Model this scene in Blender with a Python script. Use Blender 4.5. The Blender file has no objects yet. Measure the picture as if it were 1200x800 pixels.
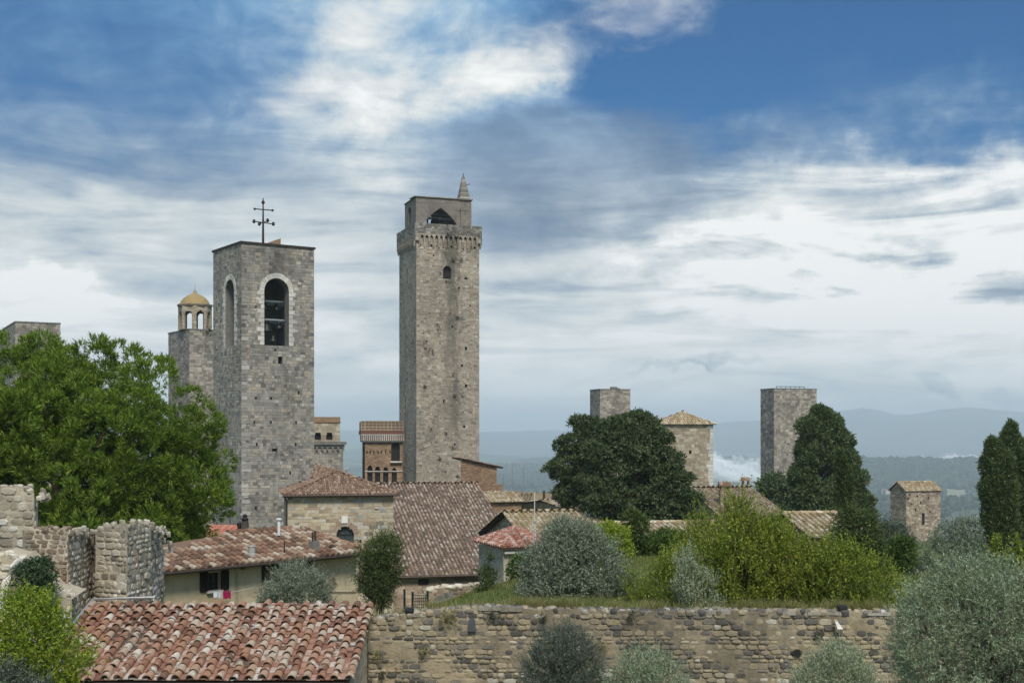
import bpy, math, random
import numpy as np
from mathutils import Vector
random.seed(7); rng = np.random.default_rng(11)
R = random.random
def U(a, b): return a + (b - a) * random.random()
SC = bpy.context.scene; C = SC.collection
F = 1500.0; HZ = 512.0            # focal length and horizon row of the photograph, in its pixels
def P(x, y, Y): return Vector(((x - 600) / F * Y, Y, (HZ - y) / F * Y))

# ------------------------------------------------------------------ camera
cam = bpy.data.cameras.new('camera'); co = bpy.data.objects.new('camera', cam); C.objects.link(co)
co.location = (0, 0, 0); co.rotation_euler = (math.radians(90), 0, 0)
cam.sensor_width = 36; cam.lens = 45; cam.shift_y = (HZ - 400) / 1200; cam.clip_start = .1; cam.clip_end = 60000
SC.camera = co
SC.view_settings.view_transform = 'Standard'; SC.view_settings.look = 'None'
SC.view_settings.exposure = 0.74; SC.view_settings.gamma = 1
try: SC.view_settings.use_curve_mapping = False
except Exception: pass
SC.render.engine = 'CYCLES'
SC.cycles.use_denoising = True
SC.cycles.max_bounces = 6; SC.cycles.diffuse_bounces = 3; SC.cycles.transparent_max_bounces = 32
SC.cycles.volume_bounces = 3

# ------------------------------------------------------------------ node helper
class NT:
    def __init__(s, tree): s.t = tree; s.n = tree.nodes; s.l = tree.links
    def put(s, node, key, v):
        if v is None: return
        if isinstance(v, bpy.types.NodeSocket): s.l.new(v, node.inputs[key])
        else:
            inp = node.inputs[key]
            if inp.type == 'RGBA' and len(v) == 3: v = (*v, 1)
            inp.default_value = v
    def new(s, kind, ins={}, **props):
        nd = s.n.new(kind)
        for k, v in props.items(): setattr(nd, k, v)
        for k, v in ins.items(): s.put(nd, k, v)
        return nd
    def m(s, op, a, b=None, c=None, clamp=False):
        nd = s.new('ShaderNodeMath', {0: a, 1: b, 2: c}, operation=op, use_clamp=clamp); return nd.outputs[0]
    def v(s, op, a, b=None):
        nd = s.new('ShaderNodeVectorMath', {0: a, 1: b}, operation=op)
        return nd.outputs['Value'] if op in ('LENGTH', 'DOT_PRODUCT', 'DISTANCE') else nd.outputs[0]
    def xyz(s, x, y, z): return s.new('ShaderNodeCombineXYZ', {0: x, 1: y, 2: z}).outputs[0]
    def sep(s, v): return s.new('ShaderNodeSeparateXYZ', {0: v}).outputs
    def noise(s, vec, scale, detail=4, rough=.55, dist=0., out=0):
        return s.new('ShaderNodeTexNoise', {'Vector': vec, 'Scale': scale, 'Detail': detail, 'Roughness': rough, 'Distortion': dist}).outputs[out]
    def ramp(s, fac, stops, interp='LINEAR'):
        nd = s.new('ShaderNodeValToRGB', {0: fac}); r = nd.color_ramp; r.interpolation = interp
        while len(r.elements) < len(stops): r.elements.new(.5)
        for e, (p, c) in zip(r.elements, stops): e.position = p; e.color = (*c, 1) if len(c) == 3 else c
        return nd.outputs[0]
    def mr(s, v, a, b, c=0., d=1., smooth=True):
        return s.new('ShaderNodeMapRange', {'Value': v, 'From Min': a, 'From Max': b, 'To Min': c, 'To Max': d},
                     interpolation_type='SMOOTHSTEP' if smooth else 'LINEAR').outputs[0]
    def mix(s, f, a, b, mode='MIX'):
        nd = s.n.new('ShaderNodeMix'); nd.data_type = 'RGBA'; nd.blend_type = mode
        s.put(nd, 0, f); s.put(nd, 6, a); s.put(nd, 7, b); return nd.outputs[2]

# ------------------------------------------------------------------ world: Nishita sky under broken cloud
SUN_EL, SUN_AZ = math.radians(50), math.radians(168)      # azimuth clockwise from +Y
W = bpy.data.worlds.new("World"); SC.world = W; W.use_nodes = True
n = NT(W.node_tree); n.n.clear()
gen = n.new('ShaderNodeTexCoord').outputs['Generated']
sky = n.new('ShaderNodeTexSky', {'Vector': gen}, sky_type='NISHITA', sun_disc=False, sun_elevation=SUN_EL, sun_rotation=SUN_AZ,
            altitude=300, air_density=1.0, dust_density=.6, ozone_density=3.0).outputs[0]
clear = n.mix(1.0, sky, (.10, .66, 1.02), 'MULTIPLY')
X, Y_, Z = n.sep(gen)
az = n.m('ARCTAN2', X, Y_); el = n.m('ARCSINE', Z)
pl = n.xyz(n.m('DIVIDE', X, n.m('ADD', n.m('ABSOLUTE', Z), .30)), n.m('DIVIDE', Y_, n.m('ADD', n.m('ABSOLUTE', Z), .22)), 0.)
w1 = n.noise(gen, 6., 7, .6, .0, 1)                        # colour output: domain warp
warp = n.v('SCALE', n.v('SUBTRACT', w1, (.5, .5, .5)), None); warp.node.inputs['Scale'].default_value = .16
ang = n.v('ADD', n.xyz(az, el, 0.), warp)
def blob(x, y, rx, ry, soft=.55):                          # one cloud or gap at a bearing and a height in the sky
    a = math.atan((x - 600) / F); e = math.atan((HZ - y) / F * math.cos(a))
    d = n.v('SUBTRACT', ang, (a, e, 0)); d = n.v('MULTIPLY', d, (F / rx, F / ry, 0))
    return n.mr(n.v('LENGTH', d), 1 + soft, 1 - soft)
def total(bs):
    t = None
    for b in bs:
        k = b[4] if len(b) > 4 else 1.
        o = n.m('MULTIPLY', blob(*b[:4], *(b[5:6])), k)
        t = o if t is None else n.m('ADD', t, o)
    return t
sph = n.v('MULTIPLY', gen, (1, 1, 1.7)); fb = n.noise(sph, 5.5, 9, .58, .35)                         # cloud body
fc = n.noise(sph, 17., 8, .6, .5)                          # small billows
fs = n.noise(n.v('MULTIPLY', n.xyz(az, el, 0.), (3.2, 22., 1)), 1.6, 8, .6, .6)   # flat streaks low in the sky
gap = total([(1040, 40, 330, 95, .72, .8), (1190, 90, 200, 90, .45, .8), (780, 110, 120, 40, .5, .8), (60, 50, 260, 130, .62, .8), (770, 95, 110, 34, .7), (380, 90, 130, 30, .15), (900, 10, 300, 50, .5),(400,15,150,30,.12)])
white = total([(560, 40, 240, 60, .5), (680, 45, 110, 40, .35), (770, 28, 70, 34, .8), (620, 75, 110, 30, .35), (360, 115, 100, 45, .5), (470, 150, 70, 60, .4), (860, 165, 40, 50, .4),
               (1030, 275, 260, 95, .5), (1130, 215, 170, 60, .5), (900, 330, 200, 60, .3), (560, 105, 80, 28, .4), (960, 330, 260, 60, .4), (30, 315, 90, 14, .6), (110, 331, 45, 9, .7), (50, 362, 110, 12, .5),
               (700, 130, 90, 18, .3)])
dark = total([(1040, 55, 360, 90, 1.0, .7), (60, 60, 240, 110, .5, .8), (700, 195, 190, 80, .95), (800, 262, 90, 24, .6), (700, 170, 120, 40, .2), (1040, 140, 260, 50, .38, .8), (330, 190, 300, 70, .42), (120, 220, 180, 60, .25), (660, 350, 220, 40, .3),
              (1120, 348, 190, 12, .75), (980, 300, 120, 12, .45), (1090, 255, 90, 26, .4), (760, 320, 130, 20, .45), (900, 395, 240, 9, .4), (880, 352, 120, 9, .4), (420, 330, 260, 90, .2), (180, 330, 200, 60, .2), (1100, 445, 34, 8, .9, .35), (1060, 468, 90, 14, .35), (1195, 438, 26, 8, .7, .35), (835, 462, 40, 9, .6, .4), (790, 466, 60, 4, .5, .4)])
tex = n.m('SUBTRACT', n.m('ADD', n.m('MULTIPLY', fb, .52), n.m('MULTIPLY', fc, .30)), .39)
lowk = n.mr(el, .34, .06)
tex = n.m('ADD', n.m('MULTIPLY', tex, n.mr(el, .0, .14, .45, 1.)), n.m('MULTIPLY', n.m('SUBTRACT', fs, .5), n.m('MULTIPLY', lowk, 1.15)))
lum = n.m('ADD', .47, n.m('MULTIPLY', tex, 1.25))
lum = n.m('ADD', lum, n.m('MULTIPLY', white, n.m('ADD', .36, n.m('MULTIPLY', tex, 2.0))))
lum = n.m('SUBTRACT', lum, n.m('MULTIPLY', dark, n.m('SUBTRACT', .30, n.m('MULTIPLY', tex, .5))))
lum = n.m('ADD', lum, n.mr(el, .28, .04, 0., .44))
ccol = n.ramp(n.m('MULTIPLY', lum, 1., None, True), [(0., (.085, .125, .19)), (.22, (.13, .175, .235)), (.45, (.23, .275, .325)), (.65, (.375, .41, .425)), (.85, (.515, .53, .525)), (1., (.62, .62, .61))])
bluish = n.mr(el, .15, .34, 0., .75)                       # thin high cloud lets the blue through
ccol2 = n.mix(bluish, ccol, n.mix(n.mr(lum, .35, .85), n.mix(1., ccol, (.10, .66, 1.22), 'MULTIPLY'), ccol))
cover = n.m('SUBTRACT', n.m('ADD', .97, n.m('MULTIPLY', tex, 1.1)), n.m('MULTIPLY', gap, n.m('SUBTRACT', 1.0, n.m('MULTIPLY', tex, 2.0))), None, True)
cover = n.mr(cover, .0, .95)
col = n.mix(cover, clear, ccol2)
bg = n.new('ShaderNodeBackground', {0: col, 1: 1.0}); 
# the Nishita part keeps its own physical scale (about 0.1); clouds are given as seen
n.l.new(bg.outputs[0], n.new('ShaderNodeOutputWorld').inputs[0])
clear.node.inputs[7].default_value = (0, .235 * .10, .42 * .10, 1)
W.cycles.sampling_method = 'MANUAL'; W.cycles.sample_map_resolution = 512

sl = bpy.data.lights.new('sun', 'SUN'); so = bpy.data.objects.new('sun', sl); C.objects.link(so)
sl.energy = 2.4; sl.angle = math.radians(18); sl.color = (1, .93, .82)
sd = Vector((math.sin(SUN_AZ) * math.cos(SUN_EL), math.cos(SUN_AZ) * math.cos(SUN_EL), math.sin(SUN_EL)))
so.rotation_euler = sd.to_track_quat('Z', 'Y').to_euler(); so.location = (0, -20, 60)

# ------------------------------------------------------------------ object helpers
def empty(name, loc, label, cat, group=None, rz=0):
    o = bpy.data.objects.new(name, None); C.objects.link(o); o.location = loc; o.empty_display_size = .3
    o['label'] = label; o['category'] = cat
    if group: o['group'] = group
    return o
def tag(o, label=None, cat=None, group=None, kind=None):
    if label: o['label'] = label
    if cat: o['category'] = cat
    if group: o['group'] = group
    if kind: o['kind'] = kind
    return o
def wloc(o):
    v = Vector((0, 0, 0))
    while o: v += Vector(o.location); o = o.parent
    return v
def link(name, me, parent=None, loc=None):
    o = bpy.data.objects.new(name, me); C.objects.link(o)
    if parent: o.parent = parent
    if loc is not None: o.location = loc
    return o
class MB:
    """collects faces; build() links them as one mesh whose origin sits at its parent's origin or at loc"""
    def __init__(s): s.v = []; s.f = []; s.m = []
    def face(s, pts, mi=0):
        b = len(s.v); s.v.extend([tuple(p) for p in pts]); s.f.append(tuple(range(b, b + len(pts)))); s.m.append(mi)
    def mesh(s, pts, faces, mi=0):
        b = len(s.v); s.v.extend([tuple(p) for p in pts])
        for f in faces: s.f.append(tuple(b + i for i in f)); s.m.append(mi)
    def box(s, c, ax, ay, az, mi=0):
        """centre and three half vectors"""
        c = Vector(c); ax = Vector(ax); ay = Vector(ay); az = Vector(az)
        p = [c + ax * i + ay * j + az * k for k in (-1, 1) for j in (-1, 1) for i in (-1, 1)]
        s.mesh(p, [(0, 2, 3, 1), (4, 5, 7, 6), (0, 1, 5, 4), (2, 6, 7, 3), (0, 4, 6, 2), (1, 3, 7, 5)], mi)
    def prism(s, poly, z0, z1, mi=0, top=True, tops=None):
        k = len(poly); zt = tops or [z1] * k
        p = [(x, y, z0) for x, y in poly] + [(x, y, z) for (x, y), z in zip(poly, zt)]
        fs = [(i, (i + 1) % k, k + (i + 1) % k, k + i) for i in range(k)]
        if top: fs.append(tuple(range(k, 2 * k)))
        s.mesh(p, fs, mi)
    def tube(s, pts, rads, seg=6, mi=0, cap=True):
        pts = [Vector(p) for p in pts]; base = len(s.v); k = len(pts)
        for i, p in enumerate(pts):
            d = (pts[min(i + 1, k - 1)] - pts[max(i - 1, 0)])
            d = d.normalized() if d.length > 1e-9 else Vector((0, 0, 1))
            a = d.cross(Vector((0, 0, 1)) if abs(d.z) < .9 else Vector((1, 0, 0))).normalized(); b = d.cross(a)
            r = rads[i] if hasattr(rads, '__len__') else rads
            for j in range(seg):
                t = 2 * math.pi * j / seg; s.v.append(tuple(p + a * (r * math.cos(t)) + b * (r * math.sin(t))))
        for i in range(k - 1):
            for j in range(seg):
                s.f.append((base + i * seg + j, base + i * seg + (j + 1) % seg, base + (i + 1) * seg + (j + 1) % seg, base + (i + 1) * seg + j)); s.m.append(mi)
        if cap:
            s.f.append(tuple(base + j for j in range(seg))[::-1]); s.m.append(mi)
            s.f.append(tuple(base + (k - 1) * seg + j for j in range(seg))); s.m.append(mi)
    def lathe(s, c, prof, seg=12, mi=0):
        c = Vector(c); base = len(s.v); k = len(prof)
        for r, z in prof:
            for j in range(seg):
                t = 2 * math.pi * j / seg; s.v.append((c.x + r * math.cos(t), c.y + r * math.sin(t), c.z + z))
        for i in range(k - 1):
            for j in range(seg):
                s.f.append((base + i * seg + j, base + i * seg + (j + 1) % seg, base + (i + 1) * seg + (j + 1) % seg, base + (i + 1) * seg + j)); s.m.append(mi)
    def build(s, name, mats, parent=None, loc=None, smooth=False, kind=None, label=None):
        if not isinstance(mats, (list, tuple)): mats = [mats]
        o0 = wloc(parent) if parent else Vector(loc if loc is not None else (0, 0, 0))
        v = np.array(s.v, dtype=np.float64).reshape(-1, 3) - np.array(o0)
        me = bpy.data.meshes.new(name); me.from_pydata(v.tolist(), [], s.f)
        for m_ in mats: me.materials.append(m_)
        if len(mats) > 1: me.polygons.foreach_set('material_index', s.m)
        if smooth: me.polygons.foreach_set('use_smooth', [True] * len(me.polygons))
        me.update()
        o = link(name, me, parent, None if parent else o0)
        if kind: o['kind'] = kind
        if label: o['label'] = label
        return o
def fast_mesh(name, V, Fq, mats, parent=None, loc=None, smooth=False, k=None, mi=None):
    """V (n,3) and faces (m,k) straight from numpy"""
    o0 = wloc(parent) if parent else Vector(loc if loc is not None else (0, 0, 0))
    V = np.asarray(V, dtype=np.float32) - np.array(o0, dtype=np.float32); Fq = np.asarray(Fq, dtype=np.int32); k = Fq.shape[1]
    me = bpy.data.meshes.new(name); me.vertices.add(len(V)); me.vertices.foreach_set('co', V.ravel())
    me.loops.add(Fq.size); me.loops.foreach_set('vertex_index', Fq.ravel())
    me.polygons.add(len(Fq)); me.polygons.foreach_set('loop_start', np.arange(0, Fq.size, k, dtype=np.int32))
    me.polygons.foreach_set('loop_total', np.full(len(Fq), k, dtype=np.int32))
    if not isinstance(mats, (list, tuple)): mats = [mats]
    for m_ in mats: me.materials.append(m_)
    if mi is not None: me.polygons.foreach_set('material_index', np.asarray(mi, dtype=np.int32))
    if smooth: me.polygons.foreach_set('use_smooth', np.ones(len(Fq), dtype=bool))
    me.update(calc_edges=True); me.validate()
    return link(name, me, parent, None if parent else o0)

# ------------------------------------------------------------------ materials
def newmat(name):
    m = bpy.data.materials.new(name); m.use_nodes = True; t = NT(m.node_tree); t.n.clear()
    t.out = t.new('ShaderNodeOutputMaterial'); return m, t
def finish(t, col, rough=.9, bump=None, strength=.4, dist=.02, metal=0., spec=.3):
    b = t.new('ShaderNodeBsdfPrincipled', {'Base Color': col, 'Roughness': rough, 'Metallic': metal})
    b.inputs['Specular IOR Level'].default_value = spec
    if bump is not None:
        t.l.new(t.new('ShaderNodeBump', {'Strength': strength, 'Distance': dist, 'Height': bump}).outputs[0], b.inputs['Normal'])
    t.l.new(b.outputs[0], t.out.inputs[0]); return b
def rnd_of(t):
    isl = t.new('ShaderNodeNewGeometry').outputs['Random Per Island']; ob = t.new('ShaderNodeObjectInfo').outputs['Random']
    return t.m('FRACT', t.m('ADD', isl, ob))
def pos_of(t): return t.new('ShaderNodeNewGeometry').outputs['Position']
def plain(name, col, rough=.8, metal=0., var=.25, scale=6., spec=.3):
    m, t = newmat(name); p = pos_of(t); f = t.noise(p, scale, 5, .6)
    c = t.mix(1., col, t.ramp(f, [(.25, (1 - var,) * 3), (.75, (1 + var,) * 3)]), 'MULTIPLY')
    finish(t, c, rough, f, .2, .01, metal, spec); return m
def stone_mat(name, stops, grime=(.5, .5), grimecol=(.06, .055, .045), nscale=8., streak=None, bump=.5, lich=None, gstr=1., mossy=None):
    """stops: colours picked stone by stone; grime: patches of dark weathering; streak: water runs, longer than wide"""
    m, t = newmat(name); p = pos_of(t); r = rnd_of(t)
    c = t.ramp(r, stops)
    f = t.noise(p, nscale, 6, .65); c = t.mix(1., c, t.ramp(f, [(.2, (.72, .71, .69)), (.5, (1, 1, 1)), (.8, (1.25, 1.24, 1.22))]), 'MULTIPLY')
    c = t.mix(1., c, t.ramp(t.noise(p, .33, 5, .6), [(.3, (.80, .79, .78)), (.5, (1, 1, 1)), (.7, (1.2, 1.17, 1.12))]), 'MULTIPLY')
    g = t.noise(t.v('MULTIPLY', p, (1, 1, .3)), grime[1], 6, .62)
    c = t.mix(t.m('MULTIPLY', t.mr(g, grime[0], grime[0] + .2), .55 * gstr), c, t.mix(.25, grimecol, c))
    if streak:
        (sx, sy), wd, z0, z1, k = streak                      # a water run below one spot
        dx = t.v('LENGTH', t.v('MULTIPLY', t.v('SUBTRACT', p, (sx, sy, 0)), (1, 1, 0)))
        nn = t.noise(t.v('MULTIPLY', p, (1, 1, .25)), 1.1, 6, .7)
        dx = t.m('ADD', dx, t.m('MULTIPLY', t.m('SUBTRACT', nn, .5), wd * 3.2))
        z = t.sep(p)[2]
        mk = t.m('MULTIPLY', t.mr(dx, wd, wd * .2), t.mr(z, z0, z1))
        c = t.mix(t.m('MULTIPLY', mk, k), c, (.035, .033, .028))
    if lich:
        l = t.noise(p, lich[1], 4, .7); c = t.mix(t.m('MULTIPLY', t.mr(l, lich[0], lich[0] + .06), .7), c, lich[2])
    if mossy:
        l = t.noise(p, mossy[1], 5, .7); c = t.mix(t.m('MULTIPLY', t.mr(l, mossy[0], mossy[0] + .12), .8), c, (.06, .07, .03))
    finish(t, c, .95, t.noise(p, nscale * 2.4, 5, .7), bump, .03); return m
def tile_mat(name, stops, lichen=None, dark=(.62, .25), nscale=14.):
    m, t = newmat(name); p = pos_of(t); r = rnd_of(t)
    c = t.ramp(r, stops)
    f = t.noise(p, nscale, 6, .65); c = t.mix(1., c, t.ramp(f, [(.2, (.65, .63, .6)), (.5, (1, 1, 1)), (.8, (1.3, 1.28, 1.25))]), 'MULTIPLY')
    if dark: c = t.mix(t.mr(t.noise(p, 1.3, 6, .75), dark[0], dark[0] + .1, 0, dark[1]), c, (.045, .035, .028))
    for (th, sc, cc, k) in (lichen or []):
        c = t.mix(t.mr(t.noise(t.v('ADD', p, (sc, th * 9, 0)), sc, 6, .72), th, th + .07, 0, k), c, cc)
    finish(t, c, .92, t.noise(p, nscale * 2, 4, .7), .5, .02); return m
def leaf_mat(name, stops, trans=.3, rough=.55, spec=.25):
    m, t = newmat(name); r = rnd_of(t); p = pos_of(t)
    r2 = t.m('ADD', t.m('MULTIPLY', r, .75), t.m('MULTIPLY', t.noise(p, .9, 3, .6), .5)); r2 = t.m('SUBTRACT', r2, .12, None, True)
    c = t.ramp(r2, stops)
    b = t.new('ShaderNodeBsdfPrincipled', {'Base Color': c, 'Roughness': rough}); b.inputs['Specular IOR Level'].default_value = spec
    tr = t.new('ShaderNodeBsdfTranslucent', {'Color': t.mix(1., c, (1.25, 1.3, .6), 'MULTIPLY')})
    mx = t.new('ShaderNodeMixShader', {0: trans, 1: b.outputs[0], 2: tr.outputs[0]})
    t.l.new(mx.outputs[0], t.out.inputs[0]); return m
# ------------------------------------------------------------------ terrain
def hsum(x, y, sc, seed):
    a = 0.
    for i in range(3):
        k = sc * 2 ** i; s = seed * 7.3 + i * 5.1
        a = a + (np.sin(x / k * 1.3 + s + 1.7 * np.sin(y / k * .9 + s * 2)) * np.cos(y / k * 1.1 - s + 1.3 * np.sin(x / k * .8 - s))) / 1.6 ** i * 1.0
        sc = sc / 2 / 2 ** 0 if False else sc
    return a
def fbm(x, y, L, seed, octv=4):
    a = np.zeros_like(x); amp = 1.
    for i in range(octv):
        s = seed * 3.7 + i * 11.3; k = 2 * math.pi / L
        a += amp * np.sin(k * (x * math.cos(s) + y * math.sin(s)) + 1.5 * np.sin(k * .7 * (y * math.cos(s * 1.7) - x * math.sin(s * 1.7)) + s) + s * 2)
        amp *= .5; L = L / 2.03
    return a / 1.6
def sstep(a, b, t):
    t = np.clip((t - a) / (b - a), 0, 1); return t * t * (3 - 2 * t)
def height(x, y):
    x = np.asarray(x, dtype=float); y = np.asarray(y, dtype=float)
    d = np.hypot(x, y)
    # garden terrace behind the wall; lower ground in front of it and to the left
    h = np.full_like(x, -3.62)
    h = h - .55 * sstep(34, 46, y)
    xl = -1.3 - .05 * (y - 28)
    h = h - 2.6 * sstep(0, 3.4, xl - x) * sstep(25, 26.2, y)
    kk = np.interp(x / np.maximum(y, 1) * 1500 + 600, [430, 500, 520, 560, 600, 640, 700, 740, 900, 970, 1300], [.145, .139, .132, .122, .114, .107, .098, .0925, .0925, .115, .118])
    h = np.where((y > 25.5) & (y < 95) & ((x < 5) | (y > 34)), np.minimum(h, -kk * np.minimum(y, 60)), h)
    h = np.where(y < 25.55, -6.4, h)
    h = h - .7 * sstep(25.5, 27, y) * sstep(1.5, 4.5, xl - x)
    h = h - 4.2 * sstep(47, 62, y) - 6.0 * sstep(95, 175, y)
    h = h + fbm(x, y, 9., 1) * .05 * sstep(26, 30, y) * (1 - sstep(200, 400, y))
    # the town's hill falls into the valley
    zz = -14.3
    vall = -150 + fbm(x, y, 2300., 2, 5) * 26 * sstep(900, 2600, d)
    spur = fbm(x, y, 900., 5, 4) * 14 * sstep(350, 900, d) * (1 - sstep(2500, 4000, d))
    prof = np.interp(d, [190, 330, 600, 1000, 1500, 2200, 3000, 4000, 60000], [0, -16, -42, -76, -100, -118, -128, -135, -135])
    far = prof + spur + (vall + 150) * 1.0
    # wooded mid ridge, misty flats, then the long far hills
    mid = 46 * np.exp(-((d - 3900 - 250 * np.sin(x / 700.)) / 420.) ** 2) * (1 + .22 * fbm(x, y, 1200., 8, 3))
    mid = mid * (.12 + .88 * sstep(11.5, 15, np.degrees(np.arctan2(x, y))))
    mid += 30 * np.exp(-((d - 6200) / 500.) ** 2) * (1 + .4 * fbm(x, y, 1900., 3, 3))
    mid += 95 * np.exp(-((d - 8600) / 700.) ** 2) * (.75 + .35 * fbm(x, y, 4200., 4, 4)) * sstep(900, -1800, x)
    azm = np.arctan2(x, y)
    A = np.degrees(azm)
    crest = np.interp(A, [-60, -14, -7.2, -3, 0, 3.8, 7, 9.1, 10.9, 13.5, 15.2, 16.7, 17.7, 19.8, 21.8, 26, 40, 60],
                      [120, 100, 70, 58, 45, 60, 85, 110, 150, 250, 272, 214, 222, 254, 226, 200, 160, 150])
    hills = (crest + 160) * sstep(9600, 13800, d) * (1 - .5 * sstep(14200, 17000, d)) 
    hills = hills * (1 + .05 * fbm(x, y, 2600., 6, 5) * sstep(10000, 12000, d))
    h = np.where(d > 190, np.minimum(zz + far + mid + hills, 298), h)
    # smooth join of the town plateau and the slope
    return h
azs = np.concatenate([np.linspace(-180, -34, 34, endpoint=False), np.linspace(-34, 34, 380, endpoint=False), np.linspace(34, 180, 35)])
azs = np.radians(azs[:-1])
ds = np.concatenate([[.5], np.linspace(4, 23.5, 20), np.linspace(23.9, 30, 56), np.linspace(30.4, 50, 36), np.geomspace(51, 190, 36), np.geomspace(191, 17000, 215)])
AA, DD = np.meshgrid(azs, ds); TX = DD * np.sin(AA); TY = DD * np.cos(AA); TZ = height(TX, TY)
V = np.stack([TX, TY, TZ], -1).reshape(-1, 3); na = len(azs); nd_ = len(ds)
ii, jj = np.meshgrid(np.arange(nd_ - 1), np.arange(na), indexing='ij'); j2 = (jj + 1) % na
Fq = np.stack([ii * na + jj, ii * na + j2, (ii + 1) * na + j2, (ii + 1) * na + jj], -1).reshape(-1, 4)[:, ::-1]
def ground_mat():
    m, t = newmat('ground_mat'); p = pos_of(t); x, y, z = t.sep(p)
    d = t.v('LENGTH', t.v('MULTIPLY', p, (1, 1, 0)))
    g1 = t.ramp(t.noise(p, .9, 6, .65), [(.3, (.055, .075, .022)), (.5, (.085, .11, .035)), (.7, (.14, .14, .06))])
    fieldn = t.new('ShaderNodeTexVoronoi', {'Vector': t.v('ADD', p, t.v('SCALE', t.noise(p, .006, 3, .5, 0, 1), None)), 'Scale': .0042}).outputs
    fieldn[0].node.inputs['Vector'].links[0].from_node.inputs[1].links[0].from_node.inputs['Scale'].default_value = 60
    fcol = t.ramp(t.sep(fieldn['Color'])[0], [(0., (.035, .055, .022)), (.3, (.045, .065, .025)), (.5, (.15, .20, .07)), (.7, (.07, .10, .04)), (.86, (.24, .23, .13)), (1., (.17, .19, .09))], 'CONSTANT')
    wood = t.mr(t.noise(p, .0024, 5, .6), .49, .53)
    fcol = t.mix(wood, fcol, t.ramp(t.noise(p, .03, 4, .7), [(.3, (.018, .030, .014)), (.7, (.045, .065, .028))]))
    fcol = t.mix(t.mr(d, 8500, 10500), fcol, t.ramp(t.noise(p, .0012, 6, .65), [(.38, (.018, .03, .016)), (.55, (.04, .055, .028)), (.66, (.12, .13, .07))]))
    c = t.mix(t.mr(d, 190, 420), g1, fcol)
    finish(t, c, 1., t.noise(p, 3., 5, .7), .5, .1, 0, .1); return m
GROUND = ground_mat()
def ground_hit(px, py, d0=250.):
    """depth at which the sight line through a picture position meets the ground"""
    Ys = np.geomspace(d0, 15000, 1500); xx = (px - 600) / F * Ys; zz = (HZ - py) / F * Ys; k = np.nonzero(height(xx, Ys) >= zz)[0]
    return float(Ys[k[0]]) if len(k) else 5000.
gr = fast_mesh('ground', V, Fq, GROUND, smooth=True); tag(gr, 'green ground of the garden falling away to the hazy valley and hills', kind='structure')

# ------------------------------------------------------------------ haze: one closed box of thin air
hz = MB(); za, zb_ = float(TZ.min()) - 1, float(TZ.max()) + 16; hz.box((0, 0, (za + zb_) / 2), (18500, 0, 0), (0, 18500, 0), (0, 0, (zb_ - za) / 2))
hm, t = newmat('haze_air')
vol = t.new('ShaderNodeVolumePrincipled', {'Color': (.86, .94, 1.0), 'Density': .00017, 'Anisotropy': .15})
t.l.new(vol.outputs[0], t.out.inputs['Volume'])
hzo = hz.build('haze', hm, kind='stuff'); hzo['label'] = 'pale blue haze over the valley and hills'
# ------------------------------------------------------------------ masonry, openings, roofs
UP = Vector((0, 0, 1))
def iv(op, v0, v1):
    """horizontal interval an opening takes out of the course v0..v1, or None"""
    u, w, a, b = op[:4]; kind = op[4] if len(op) > 4 else ''
    vm = (v0 + v1) / 2
    if vm < a or vm > b: return None
    h = w / 2
    if kind == 'round':
        r = w / 2; vs = b - r
        if vm > vs: h = math.sqrt(max(r * r - (vm - vs) ** 2, 0))
    elif kind == 'point':
        hh = w * .75; vs = b - hh
        if vm > vs: h = w / 2 * math.sqrt(max(1 - ((vm - vs) / hh) ** 1.5, 0))
    elif kind == 'gothic':
        hh = b - a
        h = w / 2 * max(1 - ((vm - a) / hh) ** 1.7, 0)
    return (u - h, u + h)
def profile(op, k=10):
    """outline of an opening from bottom left over the top to bottom right"""
    u, w, a, b = op[:4]; kind = op[4] if len(op) > 4 else ''
    if not kind: return [(u - w / 2, a), (u - w / 2, b), (u + w / 2, b), (u + w / 2, a)]
    out = []
    base = {'round': b - w / 2, 'point': b - w * .75, 'gothic': a}[kind]
    if base > a: out.append((u - w / 2, a))
    for i in range(k + 1):
        tt = i / k
        if kind == 'round': an = math.pi * (1 - tt); out.append((u + w / 2 * math.cos(an), base + w / 2 * math.sin(an)))
        else:
            s = 1 - abs(2 * tt - 1); hh = b - base; e = 1.5 if kind == 'point' else 1.7
            h = w / 2 * (max(1 - s ** e, 0) ** (.5 if kind == 'point' else 1)); out.append((u - h if tt < .5 else u + h, base + s * hh))
    if base > a: out.append((u + w / 2, a))
    return out
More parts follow.
